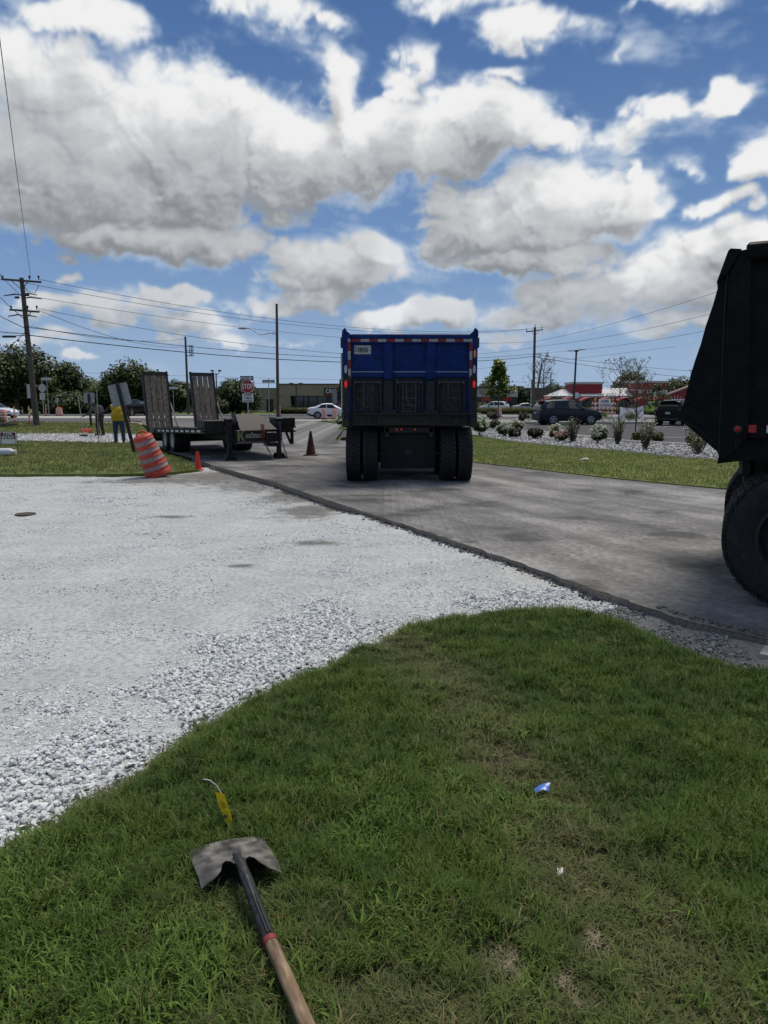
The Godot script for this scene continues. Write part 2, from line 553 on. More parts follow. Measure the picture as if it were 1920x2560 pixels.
# ---------------------------------------------------------------- materials
func make_materials() -> void:
	M.black = mk(0.012, 0.012, 0.014, 0.5)
	M.black_steel = rough_by(tex(mk(1, 1, 1, 1.0), noise_tex(256, 0.02, 4, [[0.0, grey(0.05)], [0.55, grey(0.08)], [0.8, grey(0.11)], [1.0, Color(0.19, 0.17, 0.155)]], 5), 0.9, false), noise_tex(256, 0.03, 14, [[0.0, grey(0.45)], [1.0, grey(0.75)]]))
	M.rubber = rough_by(tex(mk(1, 1, 1, 1.0), noise_tex(256, 0.03, 6, [[0.0, grey(0.075)], [0.6, grey(0.11)], [0.85, grey(0.155)], [1.0, Color(0.27, 0.255, 0.235)]], 5), 1.4, false), noise_tex(256, 0.03, 15, [[0.0, grey(0.7)], [1.0, grey(0.95)]]))
	M.wood_pole = tex(mk(1, 1, 1, 0.95), noise_tex(256, 0.03, 7, [[0.0, Color(0.20, 0.18, 0.165)], [0.5, Color(0.33, 0.30, 0.275)], [1.0, Color(0.45, 0.42, 0.385)]], 5), 0.7, false)
	M.galv = mk(0.34, 0.35, 0.35, 0.45, 0.7)
	M.alu = mk(0.42, 0.44, 0.45, 0.55, 0.35)
	M.white = mk(0.75, 0.75, 0.73, 0.5)
	M.red = mk(0.42, 0.02, 0.018, 0.45)
	M.amber = mk(0.6, 0.22, 0.015, 0.3)
	M.glass = mk(0.012, 0.014, 0.016, 0.06, 0.0, 0.6)
	M.chrome = mk(0.6, 0.6, 0.6, 0.2, 1.0)
	M.concrete = relief(tex(mk(1, 1, 1, 0.9), noise_tex(512, 0.02, 9, [[0.0, Color(0.56, 0.55, 0.52)], [0.5, Color(0.66, 0.65, 0.62)], [1.0, Color(0.75, 0.74, 0.71)]], 6), 0.4), noise_tex(256, 0.2, 10, [], 3), 0.15)
	M.orange = tex(mk(1, 1, 1, 0.55), noise_tex(256, 0.02, 12, [[0.0, Color(0.58, 0.16, 0.09)], [0.5, Color(0.70, 0.22, 0.13)], [1.0, Color(0.78, 0.32, 0.21)]], 5), 2.0, false)
	M.orange_new = mk(0.72, 0.11, 0.02, 0.5)
	M.sheeting = mk(0.62, 0.62, 0.62, 0.35)
	M.blade = mk(1, 1, 1, 0.7, 0.0, 0.35)
	M.blade.vertex_color_use_as_albedo = true
	M.blade.backlight_enabled = true
	M.blade.backlight = Color(0.45, 0.5, 0.25)
	M.leaf = mk(1, 1, 1, 0.6, 0.0, 0.4)
	M.leaf.vertex_color_use_as_albedo = true
	M.leaf.backlight_enabled = true
	M.leaf.backlight = Color(0.4, 0.45, 0.2)
	M.tint = mk(1, 1, 1, 0.9)
	M.tint.vertex_color_use_as_albedo = true
	M.bark = tex(mk(1, 1, 1, 0.95), noise_tex(128, 0.06, 13, [[0.0, Color(0.28, 0.24, 0.20)], [1.0, Color(0.48, 0.43, 0.37)]], 4), 2.0, false)
	M.lawn = tex(mk(1, 1, 1, 1.0), noise_tex(512, 0.012, 16, [[0.0, Color(0.26, 0.29, 0.13)], [0.4, Color(0.35, 0.39, 0.17)], [0.7, Color(0.40, 0.44, 0.20)], [1.0, Color(0.47, 0.47, 0.26)]], 6), 0.11)
	M.soil = tex(mk(1, 1, 1, 1.0), noise_tex(512, 0.03, 18, [[0.0, Color(0.12, 0.12, 0.08)], [0.5, Color(0.20, 0.20, 0.12)], [1.0, Color(0.30, 0.28, 0.18)]], 5), 1.2)
	M.street = tex(mk(1, 1, 1, 0.9), noise_tex(512, 0.01, 19, [[0.0, grey(0.25)], [0.5, Color(0.30, 0.30, 0.31)], [1.0, grey(0.37)]], 6), 0.08)
	M.tar = tex(mk(1, 1, 1, 0.85), noise_tex(512, 0.01, 20, [[0.0, grey(0.19)], [0.5, Color(0.225, 0.225, 0.235)], [1.0, grey(0.27)]], 6), 0.1)
	M.paint_line = mk(0.62, 0.62, 0.6, 0.7)

# ---------------------------------------------------------------- ground helpers
func flat_poly(pts: PackedVector2Array, y: float, skirt := 0.0) -> MB:
	var b := MB.new()
	var idx := Geometry2D.triangulate_polygon(pts)
	for i in range(0, idx.size(), 3):
		b.tri(Vector3(pts[idx[i]].x, y, pts[idx[i]].y), Vector3(pts[idx[i + 1]].x, y, pts[idx[i + 1]].y), Vector3(pts[idx[i + 2]].x, y, pts[idx[i + 2]].y), Vector3.UP)
	if skirt > 0.0:
		for i in pts.size():
			var p := pts[i]
			var q := pts[(i + 1) % pts.size()]
			b.quad(Vector3(p.x, y, p.y), Vector3(q.x, y, q.y), Vector3(q.x, y - skirt, q.y), Vector3(p.x, y - skirt, p.y))
	return b

func rect(x0: float, x1: float, z0: float, z1: float) -> PackedVector2Array:
	return pm([x0, z0, x1, z0, x1, z1, x0, z1])

func edge_dist(p: Vector2, poly: PackedVector2Array, closed := true) -> float:
	var best := 1e9
	for i in (poly.size() if closed else poly.size() - 1):
		best = minf(best, p.distance_squared_to(Geometry2D.get_closest_point_to_segment(p, poly[i], poly[(i + 1) % poly.size()])))
	return sqrt(best)

func inside(p: Vector2, poly: PackedVector2Array) -> float:
	var d := edge_dist(p, poly)
	return d if Geometry2D.is_point_in_polygon(p, poly) else -d

func scatter(called: String, mesh: Mesh, m: Material, xf: Array, cols: PackedColorArray, label: String, category: String, parent: Node3D = null) -> MultiMeshInstance3D:
	var mm := MultiMesh.new()
	mm.transform_format = MultiMesh.TRANSFORM_3D
	mm.use_colors = cols.size() > 0
	mm.mesh = mesh
	mm.instance_count = xf.size()
	for i in xf.size():
		mm.set_instance_transform(i, xf[i])
		if cols.size(): mm.set_instance_color(i, cols[i])
	var o := MultiMeshInstance3D.new()
	o.name = numbered(called) if parent == null else called
	o.multimesh = mm
	o.material_override = m
	if parent: parent.add_child(o, true)
	else: add_child(o)
	tag(o, label, category, "", "stuff")
	return o

# a tuft of grass: blades with a bend, each two quads and a tip
func tuft(blades: int, hgt: float, width: float, spread: float, lean: float, seed_: int) -> ArrayMesh:
	var r := RandomNumberGenerator.new()
	r.seed = seed_
	var b := MB.new()
	b.use_col = true
	for k in blades:
		var a := r.randf() * TAU
		var base := Vector3(r.randf_range(-spread, spread), 0, r.randf_range(-spread, spread))
		var dir := Vector3(cos(a), 0, sin(a))
		var side := Vector3(-dir.z, 0, dir.x)
		var h := hgt * r.randf_range(0.55, 1.1)
		var l := lean * r.randf_range(0.3, 1.3) * h
		var w := width * r.randf_range(0.7, 1.2) * 0.5
		var p1 := base + Vector3.UP * h * 0.5 + dir * l * 0.25
		var p2 := base + Vector3.UP * h * 0.85 + dir * l * 0.65
		var p3 := base + Vector3.UP * h * (0.95 if l < h else 0.75) + dir * l * 1.1
		var nn := (dir * -0.5 + Vector3.UP * 0.7).normalized()
		b.col = Color(1, 1, 1) * (r.randf_range(0.65, 1.25) if r.randf() < 0.86 else r.randf_range(1.4, 1.9))
		b.quad(base - side * w, base + side * w, p1 + side * w, p1 - side * w, nn)
		b.quad(p1 - side * w, p1 + side * w, p2 + side * w * 0.7, p2 - side * w * 0.7, nn)
		b.tri(p2 - side * w * 0.7, p2 + side * w * 0.7, p3, nn)
	return b.mesh()

func stone(seed_: int, flat := 0.7) -> ArrayMesh:
	var r := RandomNumberGenerator.new()
	r.seed = seed_
	# a block with knocked-off corners: convex points pushed about, flat faces
	var P := []
	var ico := []
	var t := (1.0 + sqrt(5.0)) / 2.0
	for s in [-1.0, 1.0]:
		for q in [-t, t]:
			ico.append(Vector3(s, q, 0)); ico.append(Vector3(0, s, q)); ico.append(Vector3(q, 0, s))
	for p in ico:
		P.append(p.normalized() * r.randf_range(0.72, 1.12) * Vector3(1.0, flat, 0.78))
	var b := MB.new()
	for i in 12:
		for j in range(i + 1, 12):
			for k in range(j + 1, 12):
				if ico[i].distance_to(ico[j]) < 2.1 and ico[j].distance_to(ico[k]) < 2.1 and ico[i].distance_to(ico[k]) < 2.1:
					var nn: Vector3 = (P[j] - P[i]).cross(P[k] - P[i]).normalized()
					if nn.dot(P[i] + P[j] + P[k]) < 0.0: nn = -nn
					b.tri(P[i], P[j], P[k], nn)
	return b.mesh()

var lawn_edge: PackedVector2Array
var slab_edge: PackedVector2Array
var slab: PackedVector2Array

func lawn_height(x: float, z: float, s: float) -> float:
	return -0.04 + 0.085 * smoothstep(-0.06, 0.14, s + 0.05 * noise_a.get_noise_2d(x * 4.0, z * 4.0)) + 0.018 * noise_a.get_noise_2d(x * 1.7, z * 1.7) + 0.008 * noise_b.get_noise_2d(x * 9.0, z * 9.0)

func build_ground() -> void:
	lawn_edge = pm([-3.2, 1.0, -1.9, -1.0, -1.55, -2.0, -1.38, -2.34, -1.3, -2.51, -1.19, -2.69, -1.07, -2.89, -0.97, -3.24, -0.81, -3.56, -0.61, -3.87, -0.37, -4.16, -0.09, -4.58, 0.17, -4.85, 0.44, -5.02, 0.95, -5.19, 1.36, -5.24, 1.58, -5.08, 1.74, -4.8, 1.84, -4.45, 1.97, -4.12, 2.3, -3.95, 3.2, -3.45, 6.0, -2.4, 6.0, 1.0])
	slab_edge = pm([-20, -59, -16, -48, -13, -40, -10.8, -32, -9.2, -28, -8.0, -25, -6.4, -21.6, -4.7, -18.4, -3.79, -16.59, -2.9, -15.0, -2.03, -13.46, -1.1, -11.5, -0.19, -9.66, 0.36, -8.6, 0.86, -7.57, 1.22, -6.8, 1.52, -6.13, 1.75, -5.6, 1.94, -5.18, 2.16, -4.76, 2.6, -4.3, 3.6, -3.5, 6.5, -2.0])
	# the broken edge is uneven: more points, pushed about
	var fine := PackedVector2Array()
	for i in slab_edge.size() - 1:
		var steps := int(ceil(slab_edge[i].distance_to(slab_edge[i + 1]) / (0.09 if slab_edge[i].y > -19.0 else 1.5)))
		for k in steps:
			var p := slab_edge[i].lerp(slab_edge[i + 1], float(k) / steps)
			fine.append(p + Vector2(1, 0.5) * (0.045 * noise_a.get_noise_2d(p.x * 3.0, p.y * 3.0) + 0.03 * noise_b.get_noise_2d(p.x * 14.0, p.y * 14.0)))
	fine.append(slab_edge[slab_edge.size() - 1])
	slab_edge = fine
	slab = fine.duplicate()
	slab.append_array(pm([12, -2, 12, -8, 8.5, -10.2, 7.2, -11.2, 5.98, -12.29, 5.04, -13.46, 4.41, -14.3, 3.75, -15.47, 2.34, -17.88, 1.0, -21.5, -0.7, -26.0, -2.0, -29.5, -2.3, -40, -3.0, -50, -4.5, -56, -6, -59]))
	# the land to the horizon
	var b := MB.new()
	b.quad(Vector3(-1500, -0.09, 40), Vector3(1500, -0.09, 40), Vector3(1500, -0.09, -1500), Vector3(-1500, -0.09, -1500), Vector3.UP)
	ground(b, "ground", M.lawn)
	build_asphalt()
	build_gravel()
	build_near_lawn()
	build_far_ground()

func build_asphalt() -> void:
	# old grey asphalt with white stone dust tracked over it
	var W := 1024
	var H := 1280
	var x0 := -8.0
	var z0 := -27.0
	var sx := 18.0 / W
	var sz := 25.0 / H
	var st := FastNoiseLite.new(); st.seed = 41; st.frequency = 1.0; st.fractal_octaves = 5; st.fractal_gain = 0.6
	var gr := FastNoiseLite.new(); gr.seed = 43; gr.frequency = 1.0; gr.fractal_octaves = 4; gr.fractal_gain = 0.7
	var tread := [pm([1.45, -6.72, 1.9, -6.95, 2.49, -7.49, 3.15, -8.18, 3.6, -8.9]), pm([2.2, -8.3, 2.9, -8.9, 3.45, -9.55, 3.8, -10.2])]
	var data := PackedByteArray(); data.resize(W * H * 3)
	for j in H:
		var z := z0 + (j + 0.5) * sz
		for i in W:
			var x := x0 + (i + 0.5) * sx
			# along and across the drive
			var a := x * 0.42 + z * 0.907
			var c := x * 0.907 - z * 0.42
			var streak := st.get_noise_2d(c * 1.1, a * 0.22 + 0.35 * st.get_noise_2d(x * 0.3, z * 0.3))
			var blot := st.get_noise_2d(x * 0.45 + 40.0, z * 0.6)
			var g := gr.get_noise_2d(x * 11.0, z * 11.0)
			var dust := clampf(0.25 + 0.75 * streak + 0.6 * blot + 0.30 * g, 0.0, 1.0)
			var v := 0.45 + 0.25 * dust + 0.06 * g
			if blot < -0.15: v -= 0.10 * smoothstep(0.15, 0.5, -blot)
			if z > -12.0 and x > 0.0 and x < 5.0:
				for t in tread:
					var p := Vector2(x, z)
					if absf(x - t[2].x) < 1.6 and absf(z - t[2].y) < 1.6:
						var d := edge_dist(p, t, false)
						if d < 0.22:
							var ph := fposmod(z + 0.28 * x + 0.02 * blot, 0.062) / 0.062
							if ph < 0.4 and g > -0.12: v += 0.085 * (1.0 - smoothstep(0.12, 0.22, d)) * clampf(0.5 + 2.0 * blot + g, 0.2, 1.0)
			v = clampf(v, 0.12, 0.8)
			var o := (j * W + i) * 3
			data[o] = int(v * 255.0)
			data[o + 1] = int(v * 0.995 * 255.0)
			data[o + 2] = int(v * 0.978 * 255.0)
	var m := mk(1, 1, 1, 0.92, 0.0, 0.35)
	m.albedo_texture = ImageTexture.create_from_image(Image.create_from_data(W, H, false, Image.FORMAT_RGB8, data))
	m.texture_repeat = false
	m.detail_enabled = true
	m.detail_blend_mode = BaseMaterial3D.BLEND_MODE_MUL
	m.detail_uv_layer = BaseMaterial3D.DETAIL_UV_2
	m.detail_albedo = noise_tex(512, 0.35, 44, [[0.0, grey(0.62)], [0.45, grey(0.92)], [0.7, grey(1.0)], [1.0, grey(1.0)]], 3)
	m.uv2_scale = Vector3.ONE * 0.9
	var b := MB.new()
	b.use_uv = true
	# inset ring so that the broken rim can drop off
	var top := PackedVector2Array()
	var ne := slab_edge.size()
	var outp := []
	for i in slab.size():
		var p := slab[i]
		if i < ne:
			var t := (slab[mini(i + 1, ne - 1)] - slab[maxi(i - 1, 0)]).normalized()
			p += Vector2(t.y, -t.x) * -1.0 * 0.03
		top.append(p)
	var idx := Geometry2D.triangulate_polygon(top)
	var uv2 := PackedVector2Array()
	for i in range(0, idx.size(), 3):
		var q := []
		for k in 3: q.append(Vector3(top[idx[i + k]].x, 0.1, top[idx[i + k]].y))
		b.tri(q[0], q[1], q[2], Vector3.UP)
	for p in b.v:
		b.uv.append(Vector2((p.x - x0) / 18.0, (p.z - z0) / 25.0))
		uv2.append(Vector2(p.x, p.z))
	var arr := []
	arr.resize(Mesh.ARRAY_MAX)
	arr[Mesh.ARRAY_VERTEX] = b.v
	arr[Mesh.ARRAY_NORMAL] = b.n
	arr[Mesh.ARRAY_TEX_UV] = b.uv
	arr[Mesh.ARRAY_TEX_UV2] = uv2
	var am := ArrayMesh.new()
	am.add_surface_from_arrays(Mesh.PRIMITIVE_TRIANGLES, arr)
	ground(am, "driveway", m)
	# the broken face of the asphalt, with crumbs along its foot
	var e := MB.new()
	var rows := []
	for i in ne - 1:
		if slab[i].y < -20.0: continue
		var t := (slab[mini(i + 1, ne - 1)] - slab[maxi(i - 1, 0)]).normalized()
		var nrm := Vector2(t.y, -t.x)
		var j1 := 0.012 * noise_b.get_noise_2d(i * 3.1, 0.0)
		var j2 := 0.02 * noise_b.get_noise_2d(i * 2.3, 7.0)
		var a := top[i]
		rows.append([Vector3(a.x, 0.1, a.y), Vector3(a.x + nrm.x * 0.016, 0.092 + j1, a.y + nrm.y * 0.016), Vector3(a.x + nrm.x * (0.022 + j2), 0.055 + j1, a.y + nrm.y * (0.022 + j2)), Vector3(a.x + nrm.x * (0.035 - j2), -0.03, a.y + nrm.y * (0.035 - j2))])
	e.sheet(rows)
	var em := tex(mk(1, 1, 1, 1.0), noise_tex(256, 0.05, 46, [[0.0, Color(0.36, 0.33, 0.29)], [0.5, Color(0.58, 0.54, 0.49)], [0.8, Color(0.67, 0.64, 0.59)], [1.0, Color(0.78, 0.76, 0.71)]], 5), 3.0)
	ground(e, "pavement_edge", relief(em, noise_tex(256, 0.12, 47, [], 4), 1.2))

func build_gravel() -> void:
	var b := MB.new()
	b.use_col = true
	var x0 := -15.0
	var z0 := -17.6
	var nx := 250
	var nz := 215
	var sx := 19.0 / nx
	var sz := 16.4 / nz
	var P := []
	var C := []
	for j in nz + 1:
		var rp := []
		var rc := []
		for i in nx + 1:
			var x := x0 + i * sx
			var z := z0 + j * sz
			var y := gravel_height(x, z)
			# dug away under the lawn
			if z > -5.4: y -= 0.08 * smoothstep(0.1, 0.25, inside(Vector2(x, z), lawn_edge))
			rp.append(Vector3(x, y, z))
			rc.append(gravel_color(x, z))
		P.append(rp)
		C.append(rc)
	var vs := PackedVector3Array()
	var ns := PackedVector3Array()
	var cs := PackedColorArray()
	var ix := PackedInt32Array()
	for j in nz + 1:
		for i in nx + 1:
			vs.append(P[j][i])
			cs.append(C[j][i])
			var du: Vector3 = P[j][mini(i + 1, nx)] - P[j][maxi(i - 1, 0)]
			var dv: Vector3 = P[mini(j + 1, nz)][i] - P[maxi(j - 1, 0)][i]
			ns.append(dv.cross(du).normalized())
	for j in nz:
		for i in nx:
			var a := j * (nx + 1) + i
			var d := a + nx + 1
			for q in [a, a + 1, d + 1, a, d + 1, d]: ix.append(q)
	var arr := []
	arr.resize(Mesh.ARRAY_MAX)
	arr[Mesh.ARRAY_VERTEX] = vs
	arr[Mesh.ARRAY_NORMAL] = ns
	arr[Mesh.ARRAY_COLOR] = cs
	arr[Mesh.ARRAY_INDEX] = ix
	var am := ArrayMesh.new()
	am.add_surface_from_arrays(Mesh.PRIMITIVE_TRIANGLES, arr)
	var m := tex(mk(1, 1, 1, 0.95, 0.0, 0.3), noise_tex(1024, 0.075, 51, [[0.0, grey(0.66)], [0.18, grey(0.80)], [0.45, grey(0.95)], [0.7, grey(1.0)], [0.93, grey(0.92)], [1.0, grey(0.62)]], 4, true, FastNoiseLite.TYPE_CELLULAR), 1.35)
	m.vertex_color_use_as_albedo = true
	m.detail_enabled = true
	m.detail_blend_mode = BaseMaterial3D.BLEND_MODE_MUL
	m.detail_uv_layer = BaseMaterial3D.DETAIL_UV_2
	m.uv2_triplanar = true
	m.uv2_world_triplanar = true
	m.uv2_scale = Vector3.ONE * 0.37
	m.detail_albedo = noise_tex(1024, 0.045, 53, [[0.0, grey(0.70)], [0.3, grey(0.88)], [0.5, grey(0.96)], [0.7, grey(1.0)], [1.0, grey(1.0)]], 6)
	relief(m, noise_tex(1024, 0.075, 51, [[0.0, grey(1.0)], [1.0, grey(0.0)]], 3, true, FastNoiseLite.TYPE_CELLULAR), 0.8)
	ground(am, "gravel_lot", m)
	# loose stones
	var ms := [stone(1, 0.55), stone(2, 0.45), stone(3, 0.65), stone(4, 0.5)]
	var xf := [[], [], [], []]
	var cl := [PackedColorArray(), PackedColorArray(), PackedColorArray(), PackedColorArray()]
	for k in int(430000 * DENSITY):
		var far := k % 3 == 0
		var x := rng.randf_range(-6.5, 2.3) if not far else rng.randf_range(-12.0, 1.8)
		var z := rng.randf_range(-8.0, -1.9) if not far else rng.randf_range(-15.6, -7.5)
		var p := Vector2(x, z)
		if absf(x) > -z * 0.62 + 0.5: continue
		var dn := -0.02 + 1.15 * noise_a.get_noise_2d(x * 0.55 + 30.0, z * 0.95) + 0.55 * noise_b.get_noise_2d(x * 2.5, z * 2.5)
		var le := 9.0
		if z > -8.0:
			le = -inside(p, lawn_edge)
			if le < -0.06: continue
			dn += 1.25 * (1.0 - smoothstep(0.15, 1.25, le + 0.7 * noise_a.get_noise_2d(x * 0.8, z * 0.8)))
		var lo := gravel_color(x, z)
		if dn < rng.randf() and not (x > 1.5 and z > -5.3): continue
		if Geometry2D.is_point_in_polygon(p + Vector2(-0.03, -0.015), slab): continue
		var grit := x > 1.5 and z > -5.3 and lo.r < 0.42
		if grit and rng.randf() < 0.4: continue
		var s := (rng.randf_range(0.004, 0.009) if rng.randf() < 0.6 else rng.randf_range(0.007, 0.013)) * (1.0 if not far else 1.45)
		if dn > 0.75 and rng.randf() < 0.55: s *= 1.7
		if lo.r < 0.3: s *= 0.7
		var q := rng.randi() % 4
		var bs := Basis.from_euler(Vector3(rng.randf_range(-0.5, 0.5), rng.randf() * TAU, rng.randf_range(-0.5, 0.5))).scaled(Vector3.ONE * s)
		var up := s * rng.randf_range(-0.1, 0.25) + (rng.randf() * 0.012 if dn > 0.9 else 0.0)
		xf[q].append(Transform3D(bs, Vector3(x, up + gravel_height(x, z), z)))
		var v := rng.randf_range(0.52, 0.78)
		if rng.randf() < 0.008: v = rng.randf_range(0.04, 0.15)
		elif rng.randf() < 0.10: v = rng.randf_range(0.28, 0.45)
		v *= lerpf(0.55, 1.0, clampf(lo.r / 0.45, 0.0, 1.0))
		if grit: v = rng.randf_range(0.10, 0.34)
		cl[q].append(Color(v * 0.97, v, v * 0.995))
	# dark clods of earth along the rim of the lawn
	var kx := []
	var kc := PackedColorArray()
	for k in int(5200 * DENSITY):
		var i := rng.randi_range(1, 20)
		var e := lawn_edge[i].lerp(lawn_edge[i + 1], rng.randf())
		if noise_b.get_noise_2d(e.x * 3.5, e.y * 3.5) < rng.randf_range(-0.25, 0.3): continue
		var p := e + Vector2(rng.randfn(), rng.randfn()) * 0.035
		var s := rng.randf_range(0.002, 0.007) if rng.randf() < 0.93 else rng.randf_range(0.007, 0.016)
		kx.append(Transform3D(Basis.from_euler(Vector3(rng.randf() * 0.5, rng.randf() * TAU, rng.randf() * 0.5)) * Basis.from_scale(Vector3(rng.randf_range(0.9, 1.9), rng.randf_range(0.4, 0.9), 1.0) * s), Vector3(p.x, gravel_height(p.x, p.y) + s * 0.5 + 0.008, p.y)))
		var v := rng.randf_range(0.025, 0.085)
		kc.append(Color(v * 1.1, v, v * 0.85))
	scatter("earth_clods", stone(6, 0.7), M.tint, kx, kc, "dark clods of earth where the lawn meets the white gravel", "earth")
	var rx := []
	var rc := PackedColorArray()
	for k in int(9000 * DENSITY):
		var i := rng.randi_range(0, slab_edge.size() - 2)
		var e := slab_edge[i].lerp(slab_edge[i + 1], rng.randf())
		if e.y < -17.5: continue
		var near := e.y > -5.1
		if not near and rng.randf() < 0.55: continue
		var off := absf(rng.randfn()) * (0.16 if near else 0.05)
		var p := e + Vector2(-0.87, 0.5) * (off + 0.02)
		if near and off < 0.12: p += Vector2(0.87, -0.5) * 0.1
		var on := Geometry2D.is_point_in_polygon(p, slab)
		var s := rng.randf_range(0.004, 0.013) if rng.randf() < 0.85 else rng.randf_range(0.012, 0.024)
		rx.append(Transform3D(Basis.from_euler(Vector3(rng.randf(), rng.randf() * TAU, rng.randf())).scaled(Vector3.ONE * s), Vector3(p.x, (0.1 if on else maxf(0.0, 0.05 - off * 0.4) if near else gravel_height(p.x, p.y)) + s * 0.3, p.y)))
		var v := rng.randf_range(0.05, 0.20)
		rc.append(Color(v, v * 0.96, v * 0.90))
	scatter("asphalt_crumbs", stone(5, 0.7), M.tint, rx, rc, "dark asphalt crumbs along the broken edge of the drive", "rubble")
	for q in 4:
		scatter("loose_gravel", ms[q], M.tint, xf[q], cl[q], "loose white crushed stone on the gravel lot", "gravel")

func gravel_height(x: float, z: float) -> float:
	var y := 0.016 * noise_a.get_noise_2d(x * 0.5, z * 0.5) + 0.008 * noise_b.get_noise_2d(x * 3.0, z * 3.0)
	# the stone is banked up a little against the drive
	var a := (x + 0.19) * 0.894 + (z + 9.66) * 0.447
	y += 0.035 * smoothstep(-0.9, -0.1, a) * smoothstep(-16.5, -14.0, z) * (1.0 - smoothstep(-6.0, -5.2, z))
	# loose grit against the drive, where its edge has crumbled
	if z > -5.8 and x > 1.2: y += 0.055 * smoothstep(1.62, 2.0, x + (z + 5.15) * -0.55) * smoothstep(-5.6, -5.0, z)
	return y

func gravel_color(x: float, z: float) -> Color:
	var n := noise_a.get_noise_2d(x * 0.8, z * 1.1)
	var n2 := noise_b.get_noise_2d(x * 2.6 + 9.0, z * 3.4)
	var v := 0.66 + 0.08 * n + 0.08 * n2 + 0.05 * noise_b.get_noise_2d(x * 9.0, z * 9.0)
	var c := Color(v * 0.965, v, v * 0.995)
	# earth showing at the far corner by the drive, and in small scrapes
	var e := 0.0
	for q in [[-3.3, -15.3, 2.0, 1.6], [-2.3, -13.9, 1.2, 1.3], [-4.6, -14.6, 1.6, 0.6], [-1.6, -12.2, 0.7, 1.1], [-1.1, -10.5, 0.5, 0.8], [-0.78, -7.9, 0.28, 0.16], [-1.35, -6.73, 0.16, 0.07], [-3.0, -9.9, 0.3, 0.12]]:
		var r := Vector2((x - q[0]) / q[2], (z - q[1]) / q[3]).length()
		e = maxf(e, (1.25 - r) + 0.75 * n2 + 0.35 * n)
	e = smoothstep(0.0, 0.8, e) * 0.8
	# grey grit between the lawn and the drive
	if x > 1.2 and z > -5.8:
		e = maxf(e, smoothstep(-0.12, 0.12, x - 1.52 + (z + 5.15) * 0.9 + 0.25 * n2) * 0.72)
	return c.lerp(Color(0.150, 0.140, 0.122) * (1.0 + 0.5 * n2), e)

